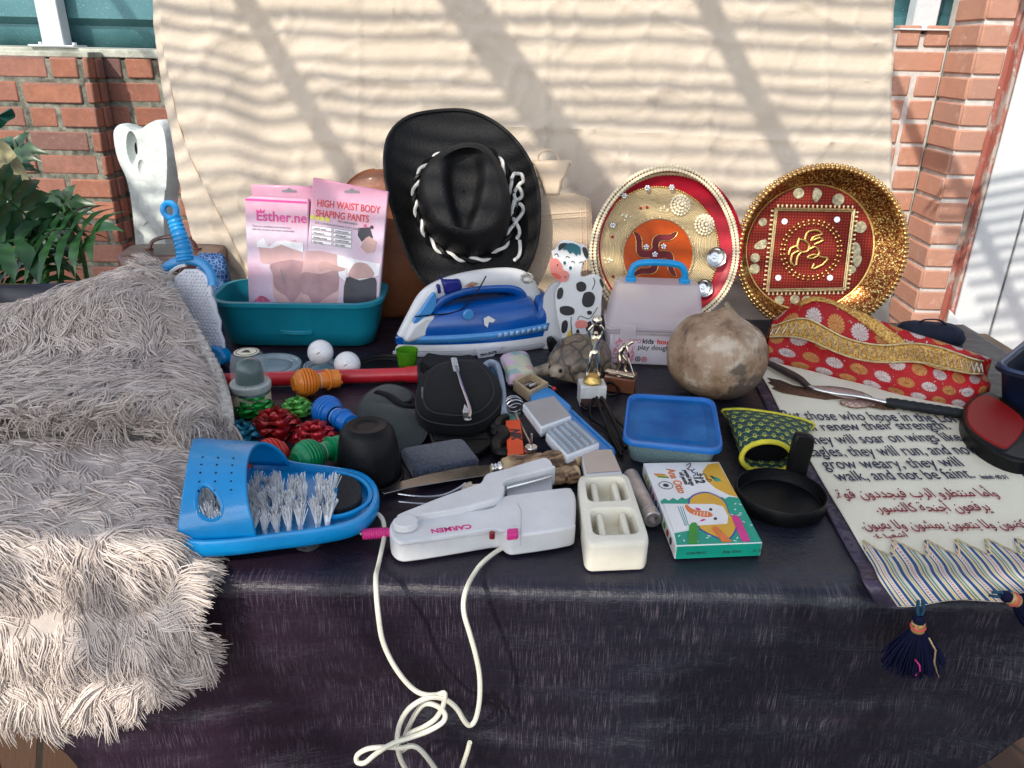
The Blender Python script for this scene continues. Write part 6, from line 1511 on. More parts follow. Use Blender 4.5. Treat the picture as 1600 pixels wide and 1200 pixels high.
# ---- green and yellow neoprene sleeve
q = NT('sleeve_pattern'); uv = q.tc('UV'); mp1 = q.n('ShaderNodeMapping'); q.set(mp1.inputs[0], uv); mp1.inputs['Scale'].default_value = (16, 7, 1)
sx_ = q.n('ShaderNodeSeparateXYZ'); q.set(sx_.inputs[0], mp1.outputs[0]); row = q.math('FLOOR', sx_.outputs[1]); xx = q.math('FRACT', q.math('ADD', sx_.outputs[0], q.math('MULTIPLY', row, .5))); yy = q.math('FRACT', sx_.outputs[1])
dd = q.math('SQRT', q.math('ADD', q.math('POWER', q.math('SUBTRACT', xx, .5), 2.0), q.math('POWER', q.math('MULTIPLY', q.math('SUBTRACT', yy, .15), .75), 2.0)))
ring = q.math('ABSOLUTE', q.math('SUBTRACT', dd, .50)); c = q.mix(q.ramp(dd, [(.60, (0, 0, 0)), (.63, (1, 1, 1))]), (.004, .055, .048), (.40, .42, .05)); c = q.mix(q.ramp(ring, [(.03, (1, 1, 1)), (.05, (0, 0, 0))]), c, (.004, .012, .03)); c = q.mix(q.ramp(q.math('ABSOLUTE', q.math('SUBTRACT', dd, .15)), [(.025, (1, 1, 1)), (.05, (0, 0, 0))]), c, (.42, .44, .06))
q.P(Base_Color=c, Roughness=.8).bump(q.noise(500, 2), .0004); SLV = q.m
YEL = mat('binding_yellow', (.58, .52, .03), .75, var=.12, vs=60, bump=.0006, bs=500); INN = mat('neoprene_black', (.004, .004, .005), .9, spec=.1)
sl_ = thing('neoprene_sleeve', 'green patterned neoprene sleeve with yellow edging and an open round mouth', 'sleeve', T(1195, 720))
mouth = [(1158, 716), (1166, 700), (1186, 691), (1208, 690), (1226, 696), (1238, 710), (1234, 726), (1216, 737), (1190, 738), (1168, 730)]
back = [(1132, 645), (1132, 641), (1160, 640), (1195, 644), (1230, 650), (1266, 660), (1268, 668), (1234, 680), (1200, 672), (1150, 660)]
Ym = T(1195, 738).y
ML = [D(x, y, Ym + .002) for x, y in crv(mouth, 4)]
bz = [.012, .016, .022, .024, .022, .016, .008, .004, .004, .004]
BLp = [T(x, y, z) for (x, y, z) in crv([(p[0], p[1], z) for p, z in zip(back, bz)], 4)]
midl = [a.lerp(b, .45) + ZAX * (.012 if i < 24 else 0) for i, (a, b) in enumerate(zip(ML, BLp))]
def slv(u, v):
    i = int(round(u * 40)) % 40
    a, c_, b = ML[i], midl[i], BLp[i]
    p = (a * (1 - v) ** 2 + c_ * 2 * v * (1 - v) + b * v * v); p.z = max(p.z, TOP + .002); return p
m = MB(); m.grid(slv, 40, 16, uvs=(1, 1)); m.build('sleeve_body', SLV, sl_, solid=.003, off=-1, world=True, ang=70)
m = MB(); m.tube([Vector((p.x, p.y - .001, max(p.z, TOP + .003))) for p in ML], .0034, 8, closed=True); m.build('mouth_binding', YEL, sl_, world=True)
m = MB(); m.tube([Vector((p.x, p.y, max(p.z, TOP + .003))) for p in BLp], .0028, 7, closed=True); m.build('back_binding', YEL, sl_, world=True)
m = MB(); cc = sum(ML, Vector()) / 40; k0_ = len(m.v); m.add([cc + (p - cc) * .94 + YAX * .02 for p in ML] , [tuple(range(40))]); m.build('dark_lining', INN, sl_, world=True)

# ---- black lens cap with an upright clip
LC = Matrix.Translation(T(1217, 786))
lc = thing('round_tray', 'round black plastic tray with a raised rim and an upright black clip', 'tray', LC @ Matrix.Rotation(R(-8), 4, 'Z'))
r_ = .0535
m = MB(); m.lathe([(0, .004), (r_ * .93, .004), (r_ * .95, .006), (r_ * .96, .019), (r_ * .985, .0195), (r_, .018), (r_, .002), (r_ * .98, 0), (0, 0)], 60); m.build('tray_body', BLACKP, lc)
m = MB(); m.tube([(r_ * .9 * math.cos(2 * PI * i / 60), r_ * .9 * math.sin(2 * PI * i / 60), .0045) for i in range(60)], .0012, 5, closed=True); m.build('inner_ring', BLACKP, lc)
tb0 = T(1243, 753); VM = frame(tb0, XAX, -YAX)
tabp = tr(VM, [(1229, 744), (1258, 752), (1272, 700), (1274, 684), (1262, 679), (1246, 678), (1240, 690)], .004)
m = MB(); m.M = lc.matrix_basis.inverted() @ VM; m.prism(crv(tabp[:1], 1) if False else tabp, -.006, .006); m.build('upright_clip', BLACKP, lc, bev=.003)

# ---- cream twin dish
TDM = tframe(922, 893, 1016, 891)
td = thing('twin_dish', 'cream plastic dish with two ribbed recesses at the front edge of the table', 'dish', TDM)
tq = tr(TDM, [(916, 850), (1018, 846), (981, 737), (902, 741)], .036)
m = MB(); loft(m, [lev(qloop(tq, .985, .13), 0), lev(qloop(tq, 1.0, .13), .004), lev(qloop(tq, 1.0, .13), .030), lev(qloop(tq, .975, .13), .0345), lev(qloop(tq, .94, .13), .036)]); dish = m.build('dish_body', CREAMP, td)
def sq(a, b, c, d):
    BL_, BR_, TR_, TL_ = tq
    L = lambda s, t: (lerp(lerp(BL_[0], BR_[0], s), lerp(TL_[0], TR_[0], s), t), lerp(lerp(BL_[1], BR_[1], s), lerp(TL_[1], TR_[1], s), t))
    return [L(a, b), L(c, b), L(c, d), L(a, d)]
recs = [sq(.12, .10, .88, .47), sq(.12, .56, .88, .93)]
cs_ = []
for rc in recs:
    cm = MB(); loft(cm, [lev(qloop(rc, .86, .22), .012), lev(qloop(rc, 1.0, .22), .040)]); cs_.append(cm)
cut(dish, cs_); addbev(dish, .0015)
for rc in recs:
    for s in (.24, .76):
        L = lambda s, t: (lerp(lerp(rc[0][0], rc[1][0], s), lerp(rc[3][0], rc[2][0], s), t), lerp(lerp(rc[0][1], rc[1][1], s), lerp(rc[3][1], rc[2][1], s), t))
        a, b = L(s, .07), L(s, .93); m = MB(); m.tube([(a[0], a[1], .0275), (b[0], b[1], .0275)], .0038, 10); m.box(((a[0] + b[0]) / 2, (a[1] + b[1]) / 2, .020), (.0068, math.hypot(b[0] - a[0], b[1] - a[1]) * .98, .016), rz=math.atan2(b[1] - a[1], b[0] - a[0]) - PI / 2); m.build('rib', CREAMP, td, bev=.001)

# ---- silver tube
a = T(985, 742, .010); b = T(1020, 812, .010); d = (b - a); STM = frame(a, d, ZAX)
stb = thing('metal_tube', 'dull silver metal tube with a ringed end between the cream dish and pastel box', 'tube', STM)
L_ = d.length; Q = Matrix.Rotation(R(90), 4, 'Y')
m = MB(); m.lathe([(0, 0), (.0085, 0), (.0098, .0015), (.0098, L_ * .86), (.0092, L_ * .865), (.0092, L_ * .885), (.0104, L_ * .89), (.0104, L_), (.0092, L_ * 1.01), (.0058, L_ * 1.01), (.0055, L_ * .94), (0, L_ * .94)], 30, Q); m.build('tube_body', mat('dull_silver', (.42, .38, .37), .35, met=.8, var=.2, vs=30, wear=.4), stb)
m = MB(); m.tube([(L_ * .8755, .0098 * math.cos(2 * PI * i / 30), .0098 * math.sin(2 * PI * i / 30)) for i in range(30)], .0006, 5, closed=True); m.build('ring_groove', STEEL, stb)
# ---- embroidered banner with tassels
BROWS = [((1172, 560), (1440, 560)), ((1199, 602), (1475, 600)), ((1225, 652), (1512, 645)), ((1256, 703), (1556, 697)), ((1288, 757), (1606, 752)), ((1318, 806), (1656, 802)), ((1344, 850), (1704, 846)), ((1364, 884), (1742, 878))]
BP = [(T(*a, .004), T(*b, .004)) for a, b in BROWS]
BP += [(D(1372, 902, .634) , D(1762, 896, .634)), (D(1384, 922, .618), D(1786, 910, .618)), (D(1400, 946, .612), D(1812, 926, .612))]
BCOL = [[a.lerp(b, k / 4) for k in range(5)] for a, b in BP]
bsurf = bicubic(BCOL)
def ban(u, v, h=0.0):
    uu = min(1, max(0, u)); p = bsurf(uu, v)
    if u < 0 or u > 1:
        e = bsurf(.02, v) - bsurf(0, v) if u < 0 else bsurf(1, v) - bsurf(.98, v); p = p + e * ((u if u < 0 else u - 1) / .02)
    k = max(0, (v - .72) / .28)
    up = Vector((0, -.6 * min(1, k * 1.5), 1)).normalized()
    return p + up * (h + .0012 * noise.noise(p * 18) * (1 - k)) + Vector((0, -1, .4)) * (.006 * k * math.sin(u * 17 + .6))
q = NT('linen_cream'); n1 = q.noise(9, 4); n2 = q.noise(700, 2, .6); q.P(Base_Color=q.ramp(n1, [(.3, (.72, .68, .53)), (.7, (.80, .755, .60))]), Roughness=.9).bump(n2, .0006); LIN = q.m
q = NT('damask_purple'); n1 = q.noise(46, 3, .6, dist=1.6); q.P(Base_Color=q.ramp(n1, [(.47, (.020, .014, .034)), (.53, (.038, .027, .06))]), Roughness=q.ramp(n1, [(.47, (.7,) * 3), (.53, (.4,) * 3)])).bump(n1, .001); DAM = q.m
bn = thing('embroidered_banner', 'cream embroidered banner with bible verse lettering hanging over the right front edge', 'banner', T(1400, 750))
m = MB(); m.grid(lambda u, v: ban(u, v), 60, 90); m.build('linen', LIN, bn, solid=.0012, off=1, world=True)
m = MB(); m.grid(lambda u, v: ban(lerp(-.105, 1.12, u), lerp(0, 1.03, v), -.0022), 60, 90); m.build('damask_border', DAM, bn, solid=.0012, off=1, world=True)
# striped woven hem with a zigzag top
q = NT('woven_stripes'); sx_ = q.n('ShaderNodeSeparateXYZ'); q.set(sx_.inputs[0], q.tc('UV')); fr_ = q.math('FRACT', q.math('MULTIPLY', sx_.outputs[0], 9.0))
bl, cr_, ye, pk, gn = (.008, .06, .20), (.66, .60, .50), (.62, .50, .16), (.50, .16, .22), (.16, .30, .16)
c = q.ramp(fr_, [(0, cr_), (.05, bl), (.17, cr_), (.22, ye), (.28, cr_), (.31, bl), (.36, cr_), (.42, pk), (.50, cr_), (.56, bl), (.68, cr_), (.72, ye), (.78, bl), (.82, cr_), (.86, gn), (.93, cr_)], 'CONSTANT')
dots = q.math('FRACT', q.math('MULTIPLY', sx_.outputs[1], 26.0)); c = q.mix(q.math('MULTIPLY', q.math('MULTIPLY', q.math('GREATER_THAN', dots, .5), q.math('GREATER_THAN', fr_, .40)), q.math('LESS_THAN', fr_, .52)), c, cr_)
q.P(Base_Color=c, Roughness=.7).bump(q.noise(600, 2), .0004); STR = q.m
TH = 7.7
def vz(u):
    f = (u * TH + .75) % 1.0; return .595 + .07 * (f / .35 if f < .35 else 1 - (f - .35) / .65) if False else .665 - .075 * (1 - f / .62 if f < .62 else (f - .62) / .38)
m = MB(); m.grid(lambda u, v: ban(u + .012 * (v - 1), lerp(vz(u), 1.002, v), .0022), 160, 24); m.build('striped_hem', STR, bn, solid=.0006, world=True)
m = MB(); m.tube([ban(u, vz(u), .0028) for u in [i / 180 for i in range(181)]], .0008, 5); m.build('hem_stitch', GOLDP, bn, world=True)
NAVYT = mat('stitch_navy', (.022, .028, .075), .9, var=.3, vs=300); REDT = mat('stitch_red', (.25, .028, .045), .9, var=.3, vs=300); BRT = mat('stitch_brown', (.10, .045, .022), .9, var=.4, vs=200); PKT = mat('stitch_pink', (.52, .36, .30), .9, var=.2, vs=200)
def line(body, a, b, size_px, m_, fat=.0, shear=.12, stretch=None):
    """stitch a line of writing between two points of the picture's table plane"""
    A0, B0 = T(*a, .0056), T(*b, .0056); ax = B0 - A0; Lw = ax.length; ax.normalize(); ay = Vector((-ax.y, ax.x, 0))
    vs, fs = text_data(body, 1.0, shear, 0, 'LEFT', fat)
    x0, x1 = min(v.x for v in vs), max(v.x for v in vs); up = (T(a[0], a[1] - size_px, .0056) - A0).length
    mb = MB(); jit = lambda p: .0005 * noise.noise(p * 300)
    mb.add([A0 + ax * ((v.x - x0) / (x1 - x0) * Lw) + ay * (v.y * up / .72 + 0) for v in vs], fs)
    for p in mb.v: p.x += jit(p); p.y += jit(p + Vector((3, 1, 0))); p.z = TOP + .0062 + .0012 * noise.noise(p * 18)
    return mb.build('stitched_line', m_, bn, world=True, solid=.0006)
for body, a, b, s_ in (('But those who hope in the Lord', (1226, 654), (1512, 660), 13), ('will renew their strength.', (1248, 673), (1487, 670), 13), ('They will soar on wings like', (1262, 694), (1507, 689), 14), ('eagles, they will run, and not', (1266, 713), (1527, 710), 15), ('grow weary, they will', (1289, 733), (1509, 729), 15), ('walk, and not be faint.', (1311, 752), (1525, 747), 15), ('Isaiah 40:31', (1535, 748), (1577, 748), 5)):
    line(body, a, b, s_, NAVYT, -.004 if s_ > 6 else .0)
# Arabic verse, letters in their joined forms and written from right to left
FORM = {}
def _f(ch, iso, fin=None, ini=None, med=None): FORM[ch] = (iso, fin or iso, ini, med)
for ch, base, n in (('ا', 0xFE8D, 2), ('أ', 0xFE83, 2), ('ب', 0xFE8F, 4), ('ة', 0xFE93, 2), ('ت', 0xFE95, 4), ('ج', 0xFE9D, 4), ('ح', 0xFEA1, 4), ('د', 0xFEA9, 2), ('ر', 0xFEAD, 2), ('س', 0xFEB1, 4), ('ش', 0xFEB5, 4), ('ض', 0xFEBD, 4), ('ظ', 0xFEC5, 4), ('ع', 0xFEC9, 4), ('ف', 0xFED1, 4), ('ق', 0xFED5, 4), ('ك', 0xFED9, 4), ('ل', 0xFEDD, 4), ('م', 0xFEE1, 4), ('ن', 0xFEE5, 4), ('ه', 0xFEE9, 4), ('و', 0xFEED, 2), ('ي', 0xFEF1, 4)):
    _f(ch, chr(base), chr(base + 1), chr(base + 2) if n == 4 else None, chr(base + 3) if n == 4 else None)
def arab(t):
    out = []
    for i, ch in enumerate(t):
        if ch not in FORM: out.append(ch); continue
        pj = i > 0 and t[i - 1] in FORM and FORM[t[i - 1]][2] is not None; nj = i + 1 < len(t) and t[i + 1] in FORM and FORM[ch][2] is not None
        f = FORM[ch]; out.append(f[3] if pj and nj else f[1] if pj else f[2] if nj else f[0])
    return ''.join(out[::-1])
for body, a, b, s_ in (('وأما منتظرو الرب فيجددون قوة.', (1309, 778), (1562, 776), 15), ('يرفعون أجنحة كالنسور.', (1371, 800), (1550, 797), 15), ('يركضون ولا يتعبون يمشون ولا يعيون.', (1348, 826), (1622, 824), 15), ('أشعياء ٤٠', (1367, 841), (1420, 838), 7)):
    line(arab(body.replace('ء', '')), a, b, s_ * .85, REDT, -.002, 0)
# eagle: wings and body in stitches
def stitch(name, pts, m_, sm=3, dz=0):
    mb = MB(); P_ = [T(x, y, .0058) for x, y in (crv(pts, sm) if sm else pts)]; k = len(P_); mb.add([p + ZAX * dz for p in P_], [tuple(range(k))]); return mb.build(name, m_, bn, world=True, solid=.0008)
stitch('eagle_wing', [(1199, 590), (1206, 596), (1200, 597), (1212, 604), (1206, 606), (1222, 613), (1250, 618), (1290, 624), (1318, 622), (1300, 612), (1268, 607), (1240, 602), (1220, 594)], BRT, 0)
stitch('eagle_wing', [(1330, 618), (1372, 626), (1400, 640), (1380, 640), (1350, 634), (1322, 628)], BRT, 0)
stitch('eagle_body', [(1268, 604), (1300, 606), (1340, 612), (1352, 620), (1330, 624), (1300, 618), (1278, 612)], PKT, 2, .0006)
stitch('eagle_claw', [(1312, 626), (1330, 624), (1362, 630), (1366, 634), (1340, 637), (1318, 634)], PKT, 2, .0002)
m = MB()
for k in range(5): m.tube([T(x, y, .0066) for x, y in crv([(1313 + k * 10, 627 + k * .8), (1317 + k * 10, 633 + k * .5), (1322 + k * 10, 629 + k)], 4, False)], .0007, 4)
m.tube([T(x, y, .0066) for x, y in crv([(1268, 603), (1310, 605), (1350, 614), (1368, 628), (1340, 638), (1312, 630)], 5, False)], .0007, 4); m.build('eagle_outline', BRT, bn, world=True)
# tassels
q = NT('tassel_navy'); q.P(Base_Color=(.003, .005, .028), Roughness=.7, Specular_IOR_Level=.15); TSN = q.m
TCORD = mat('tassel_cord', (.005, .05, .10), .6, var=.3, vs=300); TWRAP = mat('tassel_wrap', (.50, .30, .12), .5, met=.3, var=.3, vs=300)
def tassel(label, top, knot, tip, spread, Y):
    t = thing('tassel', label, 'tassel', D(*knot, Y), 'navy tassels on the banner corners')
    a, b, c_ = D(*top, Y), D(*knot, Y), D(*tip, Y); d = (c_ - b).normalized(); side = d.cross(YAX).normalized(); rr_ = random.Random(int(top[0]))
    m = MB(); m.tube([a + side * .002, a.lerp(b, .5) + side * .004, b], .0016, 6); m.tube([a - side * .002, a.lerp(b, .5) - side * .002, b], .0016, 6); m.build('cord', TCORD, t, world=True)
    m = MB(); F_ = frame(b, side, d); Q = t.matrix_basis.inverted()
    m.lathe([(0, -.006), (.004, -.005), (.006, .0), (.005, .004)], 14, Q @ F_); m.build('knot', TSN, t)
    m = MB(); m.lathe([(.005, .003), (.0062, .004), (.0062, .013), (.0055, .014)], 16, Q @ F_); w_ = m.build('wrap', TWRAP, t)
    m = MB(); m.tube([F_ @ Vector((.0065 * math.cos(i * .4), .0065 * math.sin(i * .4), .0085)) for i in range(17)], .0008, 5); m.build('red_thread', INKR, t, world=True)
    m = MB(); L_ = (c_ - b).length
    for i in range(420):
        an = rr_.uniform(0, 2 * PI); r0 = .005 * math.sqrt(rr_.random()); r1 = spread * math.sqrt(rr_.random()); l = L_ * rr_.uniform(.85, 1.05) * (1 - .12 * (r1 / spread))
        p0, p3 = Vector((r0 * math.cos(an), r0 * math.sin(an), .012)), Vector((r1 * math.cos(an) + rr_.gauss(0, .001), r1 * math.sin(an) * .6, l))
        pts = []
        for k in range(5):
            s = k / 4; q_ = p0.lerp(p3, s); bul = .004 * math.sin(s * PI * .9); pts.append(F_ @ Vector((q_.x + bul * math.cos(an), q_.y + bul * math.sin(an) * .6, q_.z)))
        m.tube(pts, .0008, 3, cap=False)
    o = m.build('skirt', TSN, t, world=True, ang=180); o['kind'] = 'stuff'
    m = MB(); m.tube([F_ @ Vector(p) for p in ((.006, .010, .014), (.012, .014, .026), (.012, .015, .04), (.017, .014, .055), (.020, .012, .062))], .0008, 5); m.build('gold_strand', GOLDP, t, world=True)
    m = MB(); m.tube([F_ @ Vector(p) for p in ((-.006, .014, .036), (-.002, .016, .042), (-.001, .016, .049), (-.004, .015, .055))], .0008, 5); m.build('pink_strand', INKP, t, world=True)
tassel('navy tassel hanging straight down from the left corner of the banner', (1438, 938), (1436, 968), (1424, 1048), .030, .590)
tassel('navy tassel tilted sideways under the right part of the banner hem', (1548, 928), (1572, 932), (1640, 960), .022, .595)

# ---- red brocade cloth
q = NT('red_brocade'); uv = q.tc('UV'); mp1 = q.n('ShaderNodeMapping'); q.set(mp1.inputs[0], uv); mp1.inputs['Scale'].default_value = (11, 6.2, 1); s3 = q.n('ShaderNodeSeparateXYZ'); q.set(s3.inputs[0], mp1.outputs[0])
row = q.math('FLOOR', s3.outputs[1]); xs_ = q.math('ADD', s3.outputs[0], q.math('MULTIPLY', row, .5)); fx = q.math('SUBTRACT', q.math('FRACT', xs_), .5); fy = q.math('SUBTRACT', q.math('FRACT', s3.outputs[1]), .5)
rr3 = q.math('SQRT', q.math('ADD', q.math('MULTIPLY', fx, fx), q.math('MULTIPLY', fy, fy))); an = q.math('ARCTAN2', fy, fx)
pet = q.math('ABSOLUTE', q.math('SINE', q.math('MULTIPLY', an, 9.0))); wn = q.noise(260, 3, .7, which='Object')
disc = q.ramp(q.math('ADD', rr3, q.math('MULTIPLY', pet, -.05)), [(.31, (1, 1, 1)), (.34, (0, 0, 0))]); rad = q.ramp(q.math('ADD', q.math('MULTIPLY', pet, .35), q.math('MULTIPLY', wn, .85)), [(.42, (0, 0, 0)), (.58, (1, 1, 1))])
mk = q.math('MULTIPLY', disc, rad); fl2 = q.ramp(q.noise(150, 2, .6), [(.66, (0, 0, 0)), (.70, (1, 1, 1))]); mk = q.math('MAXIMUM', mk, q.math('MULTIPLY', fl2, q.math('SUBTRACT', 1.0, disc)))
alt = q.math('FRACT', q.math('MULTIPLY', q.math('ADD', q.math('FLOOR', xs_), row), .5)); mcol = q.mix(q.math('GREATER_THAN', alt, .2), (.54, .46, .43), (.48, .22, .07))
redb = q.ramp(q.noise(9, 4), [(.3, (.30, .004, .008)), (.7, (.42, .008, .013))])
q.P(Base_Color=q.mix(mk, redb, mcol), Metallic=q.math('MULTIPLY', mk, .45), Roughness=.5, Specular_IOR_Level=.25).bump(q.noise(60, 4, .6), .002).bump(mk, .0006); BRO = q.m
rc_ = thing('brocade_cloth', 'folded red brocade cloth with gold flowers and a gold border strip', 'cloth', T(1370, 590))
FR = [T(x, y, .002) for x, y in ((1200, 566), (1262, 580), (1330, 598), (1400, 617), (1462, 630), (1515, 637), (1543, 628))]
MID = [D(x, y, f.y + .012) for (x, y), f in zip(((1200, 545), (1262, 556), (1330, 572), (1400, 592), (1462, 606), (1517, 612), (1546, 604)), FR)]
MD2 = [D(x, y, f.y + .035) for (x, y), f in zip(((1202, 520), (1262, 512), (1330, 530), (1400, 552), (1462, 570), (1514, 580), (1546, 582)), FR)]
TPR = [D(x, y, f.y + .065) for (x, y), f in zip(((1206, 502), (1268, 464), (1335, 486), (1398, 510), (1458, 532), (1508, 548), (1543, 560)), FR)]
BKR = [Vector((p.x + .004, p.y + .035, TOP + .002)) for p in TPR]
bro0 = bicubic([FR, MID, MD2, TPR, BKR])
def bro(u, v, h=0):
    p = bro0(u, v); p = p + Vector((0, -1, .6)) * (.005 * noise.noise(Vector((u * 7, v * 5, 2))) + .0035 * math.sin(v * 14 + u * 5 + 2 * noise.noise(Vector((u * 3, 0, 1)))) * math.sin(min(1, v) * PI) + h); p.z = max(p.z, TOP + .002); return p
m = MB(); m.grid(bro, 80, 44); m.build('cloth_folds', BRO, rc_, solid=.003, world=True, ang=80)
q = NT('gold_border'); n1 = q.noise(320, 3, .7); n2 = q.noise(90, 3, .6); q.P(Base_Color=q.ramp(n1, [(.35, (.26, .08, .02)), (.5, (.55, .30, .06)), (.65, (.75, .55, .2))]), Metallic=.5, Roughness=.4).bump(n1, .002).bump(n2, .002); GB = q.m
def bv(u): return .50 - .07 * math.sin(u * 5.2) + .03 * math.sin(u * 12)
m = MB(); m.grid(lambda u, v: bro(u * .92, bv(u) + .075 * (v - .5) * 2, .0035), 90, 8); bo2 = m.build('gold_strip', GB, rc_, solid=.0025, world=True)
m = MB(); m.grid(lambda u, v: bro(.12 + u * .62, .70 - .16 * u + .05 * math.sin(u * 6) + .05 * (v - .5) * 2, .0035), 70, 6); m.build('gold_strip', GB, rc_, solid=.0025, world=True)
SILV = mat('silver_thread', (.66, .62, .58), .35, met=.5, var=.3, vs=300)
m = MB(); m.tube([bro(i / 56 * .92, bv(i / 56) + (.045 if i % 2 else -.045), .0062) for i in range(57)], .0012, 5); m.build('zigzag_thread', SILV, rc_, world=True)
for sd in (-1, 1):
    m = MB(); m.tube([bro(i / 120 * .92, bv(i / 120) + .075 * sd, .0052) for i in range(121)], .0015, 5); m.build('edge_cord', GOLDP, rc_, world=True)

st2 = thing('wooden_stick', 'short end of a plain wooden stick poking out from under the red cloth', 'stick', T(1196, 548))
m = MB(); m.tube([T(x, y, .006) for x, y in ((1178, 541), (1200, 541), (1250, 545), (1300, 552))], .0045, 10); m.build('stick_body', mat('stick_wood', (.36, .23, .12), .6, var=.2, vs=40), st2, world=True)
m = MB(); m.tube([T(1177.6, 541, .006), T(1179.5, 541, .006)], .0047, 10); m.build('end_band', mat('stick_band', (.20, .12, .06), .6), st2, world=True)
# ---- long tool with a curved shaft and rubber grip
RBR = mat('rubber_black', (.010, .012, .015), .6, var=.2, vs=60, bump=.0006, bs=400, spec=.3); DWD = mat('dark_wood_grip', (.035, .022, .022), .5, var=.3, vs=40)
rd = thing('long_tool', 'long thin steel tool with a black rubber grip lying across the banner', 'tool', T(1390, 632))
PL = crv([(1190, 562), (1222, 578), (1248, 592), (1268, 606), (1300, 614), (1345, 620), (1386, 629)], 6, False)
W3 = [T(x, y, .014) for x, y in PL]
m = MB(); k = 18; m.tube(W3[:k], [.0035 + .0032 * math.sin(i / k * PI) ** .7 for i in range(k)], 10); m.build('dark_end', DWD, rd, world=True)
m = MB(); m.tube(W3[k - 1:], .0030, 10); m.build('steel_shaft', STEEL, rd, world=True)
m = MB(); G0, G1 = T(1384, 628, .014), T(1512, 648, .014); m.tube([G0.lerp(G1, i / 40) for i in range(41)], [(.0078 if i > 1 else .006) + .0004 * math.sin(i * 1.5) for i in range(41)], 12); m.build('rubber_grip', RBR, rd, world=True)

# ---- red faced black device
q = NT('deep_red_gloss'); q.P(Base_Color=q.ramp(q.noise(300, 2), [(.4, (.20, .003, .003)), (.7, (.26, .005, .004))]), Roughness=.5, Specular_IOR_Level=.2); DRED = q.m
RDM = tframe(1515, 690, 1600, 720)
rdv = thing('padded_device', 'black case with a dark red rounded pad at the right end of the table', 'case', RDM)
o1 = crv(tr(RDM, [(1504, 650), (1510, 628), (1532, 613), (1556, 614), (1612, 650), (1634, 690), (1612, 716), (1586, 716), (1548, 700), (1516, 676)], .026), 3)
m = MB(); m.prism(o1, 0, .026); m.build('housing', BLACKP, rdv, bev=.005, seg=3)
o2 = crv(tr(RDM, [(1510, 646), (1515, 630), (1534, 618), (1556, 622), (1596, 651), (1600, 670), (1578, 697), (1562, 698), (1530, 680), (1513, 663)], .029), 3)
m = MB(); m.prism(o2, .0262, .030); m.build('red_pad', DRED, rdv, bev=.002)
m = MB(); m.tube([(x, y, .0262) for x, y in o2], .0016, 6, closed=True); m.build('pad_rim', RBR, rdv)
# ---- navy crate on the right with a tan leather thing in it
CRM = tframe(1541, 640, 1610, 578)
cr2 = thing('navy_crate', 'open dark navy plastic crate standing on the right end of the table', 'crate', CRM)
m = MB(); m.M = Matrix.Translation((.16, -.135, 0)); loft(m, [lev(rr(.30, .24, .02), 0), lev(rr(.33, .27, .025), .066), lev(rr(.345, .285, .028), .067), lev(rr(.345, .285, .028), .073), lev(rr(.32, .26, .022), .073), lev(rr(.29, .23, .018), .006)]); m.build('crate_body', NAVYP, cr2, ang=50)
m = MB(); m.tube([(x + .16, y - .135, .073) for x, y in rr(.335, .275, .027)], .004, 8, closed=True); m.build('rim', mat('rim_navy', (.01, .03, .09), .35), cr2)
tl_ = thing('leather_shoe', 'tan leather shoe lying inside the navy crate', 'shoe', CRM @ Matrix.Translation((.13, -.085, .012)) @ Matrix.Rotation(R(-20), 4, 'Z'))
m = MB(); loft(m, [[(x * k_, y * k_, z) for x, y in crv([(-.09, 0), (-.08, .03), (-.02, .035), (.05, .042), (.09, .02), (.095, 0), (.09, -.025), (.05, -.04), (-.02, -.03), (-.08, -.028)], 3)] for z, k_ in ((0, .9), (.004, 1), (.03, 1.0), (.052, .85), (.062, .5))]); m.build('upper', mat('tan_shoe', (.36, .17, .075), .5, var=.2, vs=14, bump=.0006, bs=200), tl_, ang=60)
m = MB(); m.tube([(-.03, -.036, .03), (-.022, -.02, .060), (-.02, .0, .064), (-.02, .02, .060), (-.025, .036, .03)], .006, 8, flat=.4); m.build('strap', mat('strap_grey', (.30, .31, .32), .4, met=.4), tl_)
nb = thing('navy_bag', 'small navy blue cloth bag lying behind the red brocade cloth', 'bag', Matrix.Translation(T(1452, 528)) @ Matrix.Rotation(R(-12), 4, 'Z') @ Matrix.Diagonal((.6, .6, .5, 1)))
m = MB(); loft(m, [lev(rr(.19, .10, .03), 0), lev(rr(.20, .11, .035), .02), lev(rr(.18, .085, .03), .045), lev(rr(.13, .04, .018), .06)]); m.build('bag_body', mat('navy_cloth', (.006, .011, .03), .85, var=.3, vs=30, bump=.004, bs=30), nb, ang=60)
m = MB(); m.tube(crv([(-.04, 0, .058), (-.03, -.01, .075), (.01, -.012, .08), (.04, 0, .058)], 5, False), .005, 8, flat=.5); m.build('strap', NAVYT, nb)
# ---- navy tub on the left behind the throw
lt = thing('navy_tub', 'dark navy plastic tub half hidden behind the top of the fluffy throw', 'tub', Matrix.Translation((D(60, 480, 1.42).x - .02, 1.46, TOP - .02)) @ Matrix.Rotation(R(14), 4, 'Z'))
hgt = D(95, 482, 1.42).z - TOP + .02
m = MB(); loft(m, [lev(rr(.36, .20, .03), 0), lev(rr(.40, .235, .035), hgt - .006), lev(rr(.415, .25, .037), hgt - .005), lev(rr(.415, .25, .037), hgt), lev(rr(.39, .225, .033), hgt), lev(rr(.35, .19, .028), .006)]); m.build('tub_body', NAVYP, lt, ang=50)
m = MB(); m.tube([(x, y, hgt) for x, y in rr(.402, .238, .035)], .004, 8, closed=True); m.build('rim', NAVYP, lt)
